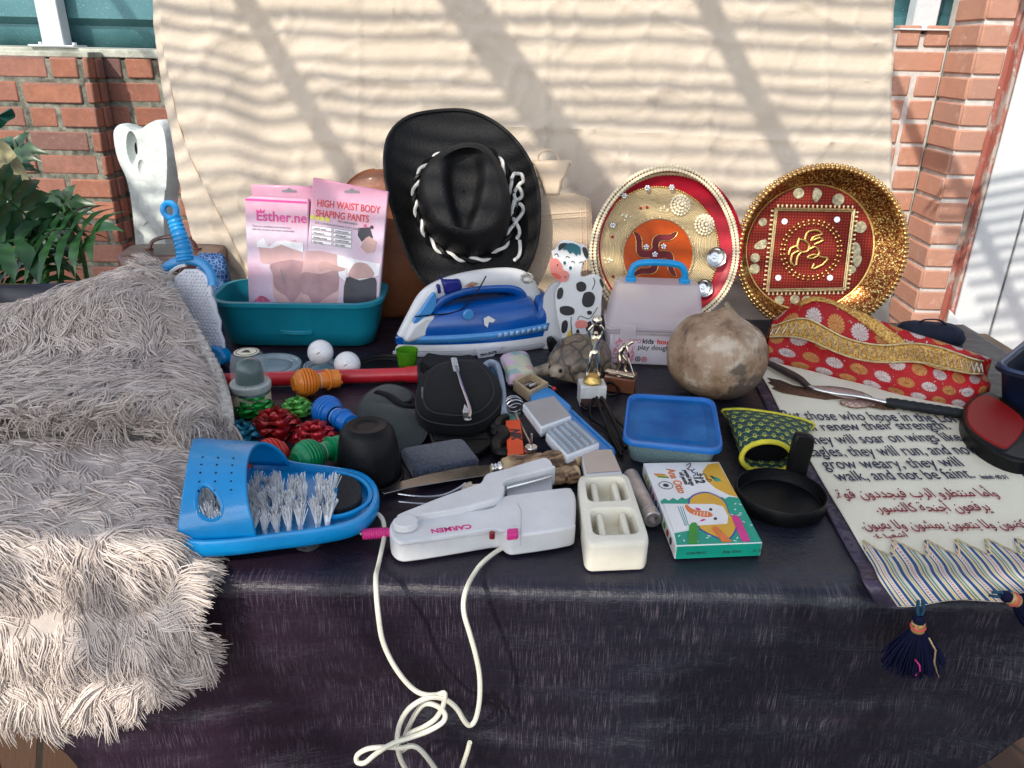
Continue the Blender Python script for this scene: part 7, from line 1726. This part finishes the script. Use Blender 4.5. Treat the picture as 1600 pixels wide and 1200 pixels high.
# a narrow shelf carries it beside the table end
sh = thing('side_bench', 'dark wooden side bench at the left end of the table', 'bench', Vector((-1.14, 1.42, 0)))
m = MB(); m.box((0, 0, TOP - .036), (.44, .60, .03)); m.build('bench_top', TW, sh, bev=.003)
for sx in (-1, 1):
    for sy in (-1, 1):
        m = MB(); m.box((sx * .19, sy * .26, (TOP - .051) / 2), (.04, .04, TOP - .051)); m.build('leg', TW, sh, bev=.003)

# ---- blue foot brush sandal
SDM = tframe(300, 858, 588, 800)
sd = thing('foot_brush_sandal', 'blue plastic shower foot scrubber sandal full of white bristles', 'foot brush', SDM)
so = crv(tr(SDM, [(276, 845), (300, 858), (360, 856), (430, 847), (500, 838), (560, 824), (590, 796), (589, 766), (564, 746), (516, 737), (462, 730), (410, 716), (360, 706), (315, 714), (288, 745), (275, 795)], .026), 4)
cxs = sum(p[0] for p in so) / len(so); cys = sum(p[1] for p in so) / len(so)
ks = lambda k, dx=0: [(cxs + (x - cxs) * k + dx, cys + (y - cys) * k) for x, y in so]
m = MB(); loft(m, [lev(ks(.93), .012), lev(ks(.985), .016), lev(ks(1.0), .022), lev(ks(1.0), .032), lev(ks(.985), .0345), lev(ks(.95), .0345), lev(ks(.92), .030), lev(ks(.90), .024)]); m.build('sole', BLUEP, sd, ang=45)
m = MB()
for (x, y) in ((480, 838), (330, 845), (545, 770), (400, 740)):
    p = tr(SDM, [(x, y)], .01)[0]; m = MB(); m.lathe([(0, 0), (.014, 0), (.0135, .002), (.006, .007), (.005, .013), (0, .013)], 18, Matrix.Translation((*p, 0))); m.build('suction_cup', CLEAR, sd)
pl_ = tr(SDM, [(520, 742), (548, 744), (563, 756), (564, 775), (552, 788), (523, 795), (520, 780), (524, 765)], .034)
m = MB(); m.prism(crv(pl_, 3), .024, .0335); m.build('pumice_pad', mat('pumice_black', (.020, .020, .022), .9, var=.4, vs=300, bump=.001, bs=600), sd, bev=.001)
m = MB(); P2 = crv(tr(SDM, [(519, 738), (524, 765), (517, 800), (520, 806), (548, 800), (574, 784), (578, 764), (564, 748), (540, 739)], .034), 4); m.tube([(x, y, .0325) for x, y in P2], .0028, 6, closed=True); m.build('pad_frame', BLUEP, sd)
# strap: arch across the foot
n0, n1_ = tr(SDM, [(278, 850)], .026)[0], tr(SDM, [(402, 846)], .026)[0]; f0, f1 = tr(SDM, [(318, 720)], .026)[0], tr(SDM, [(452, 731)], .026)[0]
t0_, t1_ = tr(SDM, [(302, 698)], .080)[0], tr(SDM, [(352, 697)], .080)[0]
def strap(u, v):
    s = v
    A_ = Vector((*n0, .024)); B_ = Vector((*t0_, .092)); C_ = Vector((*f0, .024)); A2 = Vector((*n1_, .030)); B2 = Vector((*t1_, .092)); C2 = Vector((*f1, .030))
    def arch(a, b, c_):
        w0, w1, w2 = (1 - s) ** 2, 2 * s * (1 - s), s * s; x = a.x * w0 + b.x * w1 * 1.0 + c_.x * w2
        y = lerp(a.y, c_.y, .5 - .5 * math.cos(s * PI)); z = lerp(a.z, c_.z, s) + .056 * math.sin(s * PI) ** .62
        return Vector((x, y, z))
    return arch(A_, B_, C_).lerp(arch(A2, B2, C2), u)
m = MB(); m.grid(strap, 40, 80)
hc = strap(.42, .17)
keep = {}; nf = []
for i, f in enumerate(m.f):
    c_ = sum((m.v[j] for j in f), Vector()) / 4
    if ((c_.x - hc.x) / .0125) ** 2 + ((c_ - hc).z / .0115) ** 2 > 1 or (c_ - hc).length > .03: nf.append(f)
m.f = nf; m.uv = {}
m.build('strap', BLUEP, sd, solid=.004, off=0, ang=60)
m = MB()
rim_pts = []
for i in range(36):
    a_ = 2 * PI * i / 36; best = None
    tx, tz = hc.x + .0128 * math.cos(a_), hc.z + .0118 * math.sin(a_)
    u, v = .42, .17
    for _ in range(25):
        p = strap(u, v); e = 1e-3; du = (strap(u + e, v) - p) / e; dv = (strap(u, v + e) - p) / e
        det = du.x * dv.z - dv.x * du.z; rx, rz_ = tx - p.x, tz - p.z; u += (rx * dv.z - dv.x * rz_) / det * .8; v += (du.x * rz_ - du.z * rx) / det * .8
        v = min(.45, max(.02, v))
    rim_pts.append(strap(u, v))
m.tube(rim_pts, .0028, 6, closed=True); m.build('hole_rim', BLUEP, sd)
m = MB()
for k in range(5):
    for j in range(3):
        p = strap(.25 + .25 * j, .26 + .055 * k); m.ball(p + (p - strap(.5, .5) + Vector((0, 0, .05))).normalized() * .0021, .0013, 6, 4)
m.build('vent_holes', NAVYP, sd)
BRS = mat('bristle_white', (.84, .86, .88), .45, var=.04)
rbz = random.Random(4)
m = MB()
cols = [(385, 0), (412, 0), (425, 0), (440, 0), (455, 0), (470, 0), (493, 0), (507, 0)]
for ci, cx in enumerate((318, 336, 354, 374, 398, 417, 436, 455, 473, 500, 515)):
    for k in range(8):
        t = k / 7
        p = Vector((*tr(SDM, [(lerp(cx - 3, cx + 4, t), lerp(842 - ci * 1.8, 776 - (10 - ci) * 1.2, t))], .024)[0], .0235))
        hgt_ = .024 if ci > 3 else .034
        lx, ly = rbz.gauss(0, .003), rbz.gauss(-.002, .004)
        m.lathe([(.0028, 0), (.0026, hgt_ * .5), (.0018, hgt_ * .7)], 6, SDM.inverted() @ SDM @ Matrix.Translation(p))
        for b_ in range(26):
            a_ = rbz.uniform(0, 6.28); r0 = .0024 * math.sqrt(rbz.random()); sp = rbz.uniform(.3, 2.2)
            q0 = p + Vector((r0 * math.cos(a_), r0 * math.sin(a_), .004)); q1 = q0 + Vector((r0 * sp * math.cos(a_) + lx + rbz.gauss(0, .0015), r0 * sp * math.sin(a_) + ly + rbz.gauss(0, .0015), hgt_ * rbz.uniform(.85, 1.1)))
            m.tube([q0, q0.lerp(q1, .5) + Vector((0, 0, .001)), q1], [.0008, .0007, .0004], 3, cap=False)
for k in range(0):          # bristles under the strap
    for j in range(3):
        s = .2 + .6 * k / 8; p = strap(.62 + .14 * j, s); inn = (strap(.5, .5) * .3 + strap(.62, .5) * .3 + Vector((p.x, 0, 0)) * .4); 
        d_ = Vector((.25, (strap(.6, .5).y - p.y), .028 - p.z)); d_.normalize()
        for b_ in range(12):
            q0 = p + d_ * .0045 + Vector((rbz.gauss(0, .0015), rbz.gauss(0, .002), rbz.gauss(0, .001))); q1 = q0 + (d_ + Vector((rbz.gauss(0, .15), rbz.gauss(0, .15), rbz.gauss(0, .12)))) * rbz.uniform(.016, .024)
            m.tube([q0, q1], [.0007, .0003], 3, cap=False)
o = m.build('bristles', BRS, sd, ang=180); o['kind'] = 'stuff'

# ---- white hair crimper with its cord
HCM = tframe(620, 862, 890, 838)
hcp = thing('hair_crimper', 'open white hair crimper with magenta switch and a long cream cord', 'hair crimper', HCM)
z3 = lambda L: [(550 + x / 4.21, 640 + y / 4.21) for x, y in L]
lo = crv(tr(HCM, z3([(248, 825), (262, 780), (300, 745), (360, 742), (430, 752), (600, 728), (880, 695), (945, 665), (975, 622), (1030, 602), (1110, 592), (1400, 553), (1450, 572), (1470, 630), (1466, 770), (1435, 818), (1110, 870), (1030, 872), (975, 838), (915, 832), (620, 880), (390, 915), (310, 915), (262, 880)]), .018), 3)
m = MB(); m.prism(lo, .001, .027); m.build('lower_arm', WHITEP, hcp, bev=.009, seg=4)
up_ = crv(tr(HCM, z3([(300, 742), (420, 690), (600, 618), (790, 548), (850, 525), (885, 470), (1000, 438), (1240, 365), (1295, 372), (1318, 410), (1316, 428), (1016, 508), (1004, 560), (985, 605), (930, 640), (700, 700), (520, 730), (420, 748), (330, 765)]), .024), 3)
m = MB(); m.prism(up_, .008, .034); m.build('upper_arm', WHITEP, hcp, bev=.006, seg=3)
m = MB(); m.prism(tr(HCM, z3([(1012, 492), (1312, 412), (1318, 545), (1290, 560), (1090, 585), (1020, 590)]), .016), .004, .020); m.build('plate_carrier', mat('carrier_grey', (.42, .43, .45), .35, var=.05), hcp, bev=.002)
m = MB(); e_ = tr(HCM, z3([(1015, 505), (1312, 428)]), .028); m.tube([(*e_[0], .026), (*e_[1], .026)], .0022, 8); m.build('chrome_edge', CHROME, hcp)
m = MB(); c_ = tr(HCM, z3([(352, 758)]), .031)[0]; m.prism(circ(*c_, .0135, .0115, 36), .028, .0365); m.build('hinge_cap', WHITEP, hcp, bev=.0012)
m = MB(); P2 = tr(HCM, z3([(1090, 598), (1112, 640), (1112, 860), (1108, 872)]), .031); m.tube([(x, y, .0271) for x, y in P2], .0005, 5); P2 = tr(HCM, z3([(300, 885), (600, 850), (900, 808), (1015, 798)]), .028); m.tube([(x, y, .0266) for x, y in P2], .0006, 5); m.build('seam_lines', GREYP, hcp)
m = MB(); m.prism(qloop(tr(HCM, z3([(1018, 822), (1094, 812), (1094, 768), (1020, 775)]), .032), 1, .2), .024, .0305); m.build('switch', INKP, hcp, bev=.001)
m = MB(); m.prism(circ(*tr(HCM, z3([(922, 802)]), .03)[0], .0032, n=16), .022, .0288); m.build('indicator_light', mat('indicator_red', (.20, .01, .02), .3), hcp)
a, b = tr(HCM, z3([(782, 735), (598, 758)]), .031); text_mesh('lettering', 'CARMEN', .0112, INKP, hcp, a[0], a[1], .0272, rz=math.atan2(b[1] - a[1], b[0] - a[0]), fat=.0003, sx=.98)
m = MB(); e_ = tr(HCM, z3([(262, 802), (170, 812), (68, 815)]), .014); P2 = [(*lerp2, .013) for lerp2 in [(lerp(e_[0][0], e_[2][0], i / 24), lerp(e_[0][1], e_[2][1], i / 24)) for i in range(25)]]; m.tube(P2, [.0064 - .0008 * (i % 2) if i > 4 else .0052 for i in range(25)], 10); m.build('strain_relief', INKP, hcp)
CORDM = mat('cord_cream', (.62, .60, .50), .45, var=.06, vs=30)
z5 = lambda x, y: (380 + x / 3, 800 + y / 3)
def cpath(L):
    out = []
    for (x, y, d) in L:
        p = z5(x, y); out.append(tuple(T(*p, -d) if d < 0 else D(*p, d)))
    return crv(out, 8, False)
cA = [(560, 100, -.012), (535, 85, -.014), (528, 50, -.016), (560, 14, -.018), (612, 2, -.018), (652, 32, -.016), (662, 100, -.012), (648, 180, -.006), (633, 250, -.006), (622, 300, .612), (624, 380, .590), (632, 470, .576), (650, 590, .570), (690, 690, .566), (745, 775, .562), (800, 832, .56), (850, 856, .557), (905, 858, .555), (944, 850, .553), (938, 905, .552), (905, 965, .552), (850, 1005, .550), (785, 1035, .548), (738, 1070, .548), (725, 1110, .55), (745, 1118, .552), (775, 1095, .55)]
cB = [(1250, 150, -.006), (1180, 190, -.004), (1120, 240, -.006), (1085, 285, -.010), (1052, 345, .608), (1034, 410, .592), (1036, 480, .584), (1062, 570, .578), (1090, 670, .574), (1108, 770, .570), (1108, 880, .566), (1090, 970, .563), (1062, 1000, .56), (1036, 978, .558), (1000, 920, .556), (950, 880, .553), (890, 868, .55), (830, 885, .548), (770, 930, .546), (732, 1000, .544), (722, 1080, .544), (735, 1150, .546), (765, 1210, .55)]
cC = [(748, 1075, .560), (775, 1010, .558), (808, 945, .556), (850, 900, .553), (905, 908, .551), (945, 945, .549), (935, 985, .546), (870, 1025, .544), (790, 1055, .542), (700, 1085, .541), (620, 1135, .541), (570, 1175, .542), (535, 1172, .543), (535, 1140, .545), (585, 1110, .546), (670, 1102, .545), (740, 1105, .543), (800, 1098, .542), (845, 1130, .543), (905, 1210, .546)]
cD = [(1062, 1080, .565), (1052, 1120, .566), (1035, 1170, .567), (1020, 1215, .568)]
for L in (cA, cB, cC, cD):
    m = MB(); m.tube(cpath(L), .0025, 8); m.build('cord', CORDM, hcp, world=True)

# ---- oil pastel box
z5b = lambda L: [(880 + x / 4.706, 680 + y / 4.706) for x, y in L]
OPM = tframe(1062, 872, 1190, 864); HB = .017
op = thing('pastel_box', 'white and green box of oil pastels with an elephant drawing at the front edge', 'box', OPM)
oq = tr(OPM, z5b([(590, 205), (1145, 195), (1465, 790), (830, 815)]), HB)
m = MB(); m.prism(oq, 0, HB); m.build('carton', PAPERW, op, bev=.0006)
GRN = mat('print_green', (.0, .30, .20), .5, var=.05); YLO = mat('print_amber', (.66, .36, .03), .5, var=.05); BLU = mat('print_blue', (.02, .06, .30), .5); ORA = mat('print_orange', (.68, .17, .04), .5); PNK = mat('print_pink', (.58, .03, .22), .5); GCR = mat('print_leaf_green', (.03, .26, .03), .5)
def op_pr(name, L, m_, lay=0, sm=0):
    p = tr(OPM, z5b(L), HB); mb = MB(); mb.prism(crv(p, sm) if sm else p, HB + .0001, HB + .0004 + .00022 * lay); return mb.build(name, m_, op)
op_pr('amber_corner', [(1062, 218), (1140, 204), (1283, 455), (1220, 440), (1120, 390), (1050, 330), (1022, 270)], YLO, 0)
op_pr('green_zigzag', [(716, 486), (745, 466), (775, 484), (808, 462), (840, 480), (872, 458), (900, 472), (938, 455), (920, 505), (722, 505)], GRN, 0)
op_pr('green_field', [(1130, 470), (1165, 455), (1190, 470), (1215, 455), (1290, 462), (1459, 786), (834, 808), (818, 722), (1000, 690), (1200, 700)], GRN, 0)
rg2 = random.Random(8)
m = MB()
for _ in range(46):
    x, y = rg2.uniform(850, 1440), rg2.uniform(480, 795)
    if y < 700 and x < 1230: continue
    if x > 1290 + (y - 470) * .5: continue
    a_ = rg2.uniform(0, 3.1); p = tr(OPM, z5b([(x, y)]), HB)[0]; m.box((p[0], p[1], HB + .0004), (.0034, .0011, .0005), rz=a_)
m.build('white_flecks', PAPERW, op)
mane = [(920, 515), (942, 448), (1035, 418), (1120, 440), (1190, 490), (1222, 575), (1275, 640), (1272, 705), (1215, 775), (1110, 752), (1010, 700), (990, 670)]
op_pr('mane_outline', mane, BLU, 1, 3)
mc = (sum(p[0] for p in mane) / 12, sum(p[1] for p in mane) / 12)
op_pr('mane', [(mc[0] + (x - mc[0]) * .94, mc[1] + (y - mc[1]) * .94) for x, y in mane], YLO, 2, 3)
op_pr('elephant_head', [(735, 508), (1110, 512), (1175, 530), (1212, 600), (1205, 655), (1000, 668), (880, 684), (815, 715)], PAPERW, 3, 0)
op_pr('trunk', [(893, 525), (912, 562), (960, 592), (1040, 608), (1088, 605), (1096, 588), (1062, 566), (985, 560), (935, 540), (912, 515)], ORA, 4, 2)
for x in (960, 985, 1010, 1035, 1058): op_pr('trunk_line', [(x, 570), (x + 5, 570), (x + 1, 600), (x - 4, 600)], PAPERW, 5)
for L in ([(970, 540), (1000, 545), (1012, 555), (985, 558)], [(1005, 635), (1030, 622), (1046, 628), (1020, 640)]): op_pr('cheek', L, PNK, 4, 2)
for (x, y) in ((1084, 552), (1118, 620)): op_pr('eye', circ(x, y, 13, 10, 12), INK, 4)
for k in range(3): op_pr('ear_line', [(840 + k * 17, 530), (845 + k * 17, 530), (900 + k * 12, 672), (895 + k * 12, 672)], mat('print_teal', (.02, .22, .24), .5) if k == 0 else bpy.data.materials['print_teal'], 4)
op_pr('pastel_print', [(918, 802), (926, 672), (946, 650), (976, 650), (991, 674), (986, 800)], GCR, 5); op_pr('pastel_print', [(1238, 602), (1262, 594), (1296, 612), (1374, 780), (1316, 786), (1252, 645)], PNK, 5, 0); op_pr('pastel_print', [(1090, 688), (1112, 676), (1138, 684), (1238, 786), (1170, 790)], ORA, 5)
def op_text(s_, a, b, size, m_, fat=0):
    A_, B_ = tr(OPM, z5b([a, b]), HB); return text_mesh('lettering', s_, size, m_, op, A_[0], A_[1], HB + .0005, rz=math.atan2(B_[1] - A_[1], B_[0] - A_[0]), fat=fat)
op_text('Ana Otto', (758, 250), (868, 465), .0150, ORA, .0002); op_text('oil pastel', (850, 275), (909, 392), .0082, INK, .0001); op_text('pastel largo', (880, 258), (948, 386), .0082, INK, .0001); op_text('12', (955, 305), (984, 360), .0165, INK, .0006)
m = MB()
for L in ([(905, 225), (935, 208), (930, 235), (912, 250), (945, 262)], [(965, 250), (945, 270), (975, 285), (955, 305)], [(985, 275), (990, 300), (1010, 285), (1005, 320)]): m.tube([(x, y, HB + .0006) for x, y in crv(tr(OPM, z5b(L), HB), 4, False)], .0006, 4)
P2 = crv(tr(OPM, z5b([(1015, 300), (1030, 285), (1050, 300), (1060, 325), (1090, 330), (1075, 345), (1055, 325)]), HB), 4, False); m.tube([(x, y, HB + .0006) for x, y in P2], .0005, 4); m.build('pen_scribble', INK, op)
op_pr('diamond_print', [(1090, 300), (1140, 318), (1165, 335), (1120, 345)], GRN, 1); op_pr('diamond_print', [(1075, 300), (1100, 306), (1120, 330), (1100, 322)], INK, 2)
pc = tr(OPM, z5b([(722, 300)]), HB)[0]
for k, mm in enumerate((ORA, YLO, GCR)):
    m = MB(); m.box((pc[0] + .002 * (k - 1) * .6, pc[1] - .0032 * (k - 1), HB + .0004), (.014, .0026, .0005), rz=-.25); m.build('stripe_badge', mm, op)
pc = tr(OPM, z5b([(755, 370)]), HB)[0]; m = MB(); m.tube([(pc[0] + .0085 * math.cos(i * .22), pc[1] + .0085 * math.sin(i * .22), HB + .0004) for i in range(29)], .0004, 4, closed=True); m.prism(circ(*pc, .0035, n=14), HB + .0001, HB + .0006); m.build('eye_badge', INK, op)
# coloured dots down the left side and the green front flap
e0, e1 = Vector((*oq[0], 0)), Vector((*oq[3], 0)); dv_ = (e1 - e0).normalized(); nl = Vector((dv_.y, -dv_.x, 0)); nl = nl if nl.x < 0 else -nl
FMx = frame(e0 + nl * .0002, dv_, nl)
for k in range(10):
    m = MB(); m.prism(circ((e1 - e0).length * (.12 + .085 * k), (.009 if FMx[2][1] > 0 else -.009), .0042, n=14), 0, .0005, FMx); m.build('colour_dot', mat('dot_%d' % k, [(.5, .5, .05), (.3, .4, .1), (.3, .08, .2), (.35, .05, .25), (.05, .08, .3), (.02, .25, .5), (.02, .15, .2), (.03, .3, .03), (.3, .02, .02), (.03, .03, .03)][k], .5), op)
e2 = Vector((*oq[2], 0)); dv_ = (e2 - e1).normalized(); nl = Vector((dv_.y, -dv_.x, 0)); GMx = frame(e1 + nl * .0002, dv_, nl); WL = (e2 - e1).length
m = MB(); m.prism([(.001, .0008), (WL - .001, .0008), (WL - .001, HB - .0006), (.001, HB - .0006)], 0, .0006, GMx); m.build('green_front', GRN, op)
for s_, x, sz in (('CONTENTS', .012, .0042), ('Ana Otto', .052, .0055), ('12  OIL PASTELS', .085, .0045)): text_mesh('lettering', s_, sz, INK, op, M=GMx @ Matrix.Translation((x, .006, .0007)))

# ---- weathered white bone shaped carving against the wall
bnM = frame(D(225, 300, 2.35), XAX, Vector((0, -1, .12)))
bone = thing('bone_carving', 'tall weathered white bone standing beside the cloth at the brick wall', 'bone', bnM)
q = NT('bone_white'); n1 = q.noise(14, 6, .7); q.P(Base_Color=q.ramp(n1, [(.3, (.42, .47, .45)), (.55, (.64, .68, .66)), (.8, (.74, .76, .74))]), Roughness=.75).bump(n1, .006); BON = q.m
ol = crv(tr(bnM, [(178, 210), (184, 196), (198, 192), (211, 198), (222, 201), (234, 194), (247, 187), (262, 188), (272, 205), (276, 245), (273, 290), (268, 340), (272, 400), (285, 500), (300, 640), (312, 760), (250, 770), (238, 640), (226, 500), (215, 390), (208, 320), (199, 275), (184, 245)], 0), 4)
cyb = lambda z, k: [(x, y, z) for x, y in ol] if k == 1 else [(sum(p[0] for p in ol) / len(ol) + (x - sum(p[0] for p in ol) / len(ol)) * k, y - (.012 if y > 0 else -.012) * (1 - k) * 4, z) for x, y in ol]
m = MB(); loft(m, [cyb(-.07, .8), cyb(-.045, .95), cyb(-.015, 1), cyb(.01, .96), cyb(.03, .82)]); bo3 = m.build('bone_body', BON, bone, ang=80)
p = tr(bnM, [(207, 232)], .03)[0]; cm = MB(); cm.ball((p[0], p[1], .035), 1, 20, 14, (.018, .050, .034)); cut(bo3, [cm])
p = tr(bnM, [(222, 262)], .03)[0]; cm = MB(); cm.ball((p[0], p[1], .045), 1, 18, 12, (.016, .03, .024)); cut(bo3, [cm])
m = MB(); p = tr(bnM, [(207, 232)], .0)[0]; m.prism(circ(*p, .015, .045, 20), -.012, .0035); m.build('hollow_shade', mat('hollow_shade_paint', (.02, .02, .02), .9, var=.5, vs=60), bone)  # dark disc painted in as the shade inside the bone's hollow
m = MB(); m.tube([(x * .9 , y, .028) for x, y in tr(bnM, [(216, 345), (224, 352), (232, 345)], .03)], .004, 6); m.build('ridge_mark', BON, bone)

# ---- plant with deeply cut leaves in a dark pot
LEAF = NT('leaf_green'); n1 = LEAF.noise(12, 4); LEAF.P(Base_Color=LEAF.ramp(n1, [(.3, (.008, .040, .012)), (.7, (.025, .085, .022))]), Roughness=.35); LEAF = LEAF.m
DRYL = mat('leaf_dry', (.40, .36, .19), .8, var=.3, vs=14, bump=.002, bs=40); STEMM = mat('stem_green', (.05, .13, .03), .5, var=.2)
pt = D(20, 430, 2.0)
pot = thing('potted_plant', 'potted green plant with deeply cut leaves in front of the brick pier', 'plant', Vector((pt.x, 2.05, 0)))
m = MB(); m.lathe([(0, 0), (.15, 0), (.19, .42), (.21, .425), (.21, .46), (.18, .46), (.17, .40), (0, .40)], 36); m.build('pot', mat('pot_dark', (.018, .017, .018), .6, var=.3), pot)
def leaf(hub, tipdir, L, nl_, w_, seed, m_=None):
    rl = random.Random(seed); m = MB(); d = tipdir.normalized(); up = Vector((0, -.45, .9)); sd_ = d.cross(up).normalized(); up = sd_.cross(d).normalized()
    def mid(t): return hub + d * (L * t) - ZAX * (.35 * L * t * t)
    for k in range(nl_ * 2 + 1):
        if k == nl_ * 2: b0 = mid(.8); dirr = d; ll = L * .38
        else:
            s = -1 if k % 2 else 1; t = .06 + .86 * (k // 2) / nl_; b0 = mid(t); dirr = (d * (-.45 + 1.25 * t) + sd_ * s).normalized(); ll = L * (.62 - .42 * abs(t - .35)) * rl.uniform(.85, 1.15)
        sw = dirr.cross(up).normalized(); rows = []
        for i in range(7):
            t = i / 6; c_ = b0 + dirr * (ll * t) - ZAX * (.28 * ll * t * t) + up * (.05 * ll * math.sin(t * 3)); ww = w_ * (.5 + .8 * math.sin(min(1, t * 1.15) * PI) ** .7 + .25 * math.sin(t * 17 + k)) * (1 - t ** 4)
            ww = max(.0004, ww); rows.append((c_ - sw * ww + up * ww * .3, c_, c_ + sw * ww + up * ww * .3))
        vs = [p for r_ in rows for p in r_]; fs = []
        for i in range(6):
            for j in range(2): fs.append((i * 3 + j, i * 3 + j + 1, i * 3 + j + 4, i * 3 + j + 3))
        m.add(vs, fs)
    m.tube([mid(i / 8) + up * .001 for i in range(9)], [.004 * (1 - i / 10) for i in range(9)], 6)
    m.build('leaf', m_ or LEAF, pot, world=True)
for i, (hx, hy, hd, tx, ty, td_, L) in enumerate(((50, 370, 1.85, 130, 330, 1.80, .26), (62, 360, 1.9, 10, 300, 1.85, .24), (40, 375, 1.8, -60, 380, 1.75, .26), (70, 385, 1.95, 95, 300, 2.0, .20), (20, 330, 2.0, -40, 270, 2.0, .25), (30, 400, 1.85, 80, 440, 1.7, .20), (-20, 300, 2.1, 10, 230, 2.15, .22))):
    hb_ = D(hx, hy, hd); leaf(hb_, D(tx, ty, td_) - hb_, L, 7, .015, i)
    m = MB(); st0 = Vector((pt.x + .05 * math.cos(i), 2.05 + .05 * math.sin(i), .42)); m.tube([st0, st0.lerp(hb_, .5) + Vector((.05, 0, .10)), hb_], [.007, .006, .004], 7); m.build('stem', STEMM, pot, world=True)
for (pts, r_) in (([(100, 305), (118, 345), (130, 400), (136, 440)], .007), ([(75, 375), (100, 405), (125, 440)], .006), ([(98, 318), (108, 350), (128, 410)], .008)):
    m = MB(); P2 = [D(x, y, 1.9) for x, y in crv(pts, 4, False)]; m.tube(P2, [r_ * (.3 + .7 * i / len(P2)) for i in range(len(P2))], 7); m.build('stem', STEMM, pot, world=True)
def plane_leaf(pts, Yd, mm, nm):
    FM_ = frame(D(*pts[0], Yd), XAX, Vector((.3, -1, .3))); P_ = crv(tr(FM_, pts, 0), 4); cx = sum(p[0] for p in P_) / len(P_); cy = sum(p[1] for p in P_) / len(P_)
    m = MB(); vs = [Vector((cx, cy, .02))] + [Vector((x, y, .012 * math.sin(i * .9))) for i, (x, y) in enumerate(P_)]; n = len(P_); m.add([FM_ @ v for v in vs], [(0, 1 + i, 1 + (i + 1) % n) for i in range(n)]); m.build(nm, mm, pot, world=True)
plane_leaf([(-30, 205), (0, 218), (25, 240), (36, 262), (50, 290), (40, 296), (28, 270), (14, 268), (8, 285), (-30, 262)], 2.05, DRYL, 'dry_leaf')
plane_leaf([(-40, 185), (-10, 180), (18, 170), (22, 180), (14, 192), (-10, 200)], 2.1, mat('leaf_teal', (.006, .09, .06), .4), 'leaf')
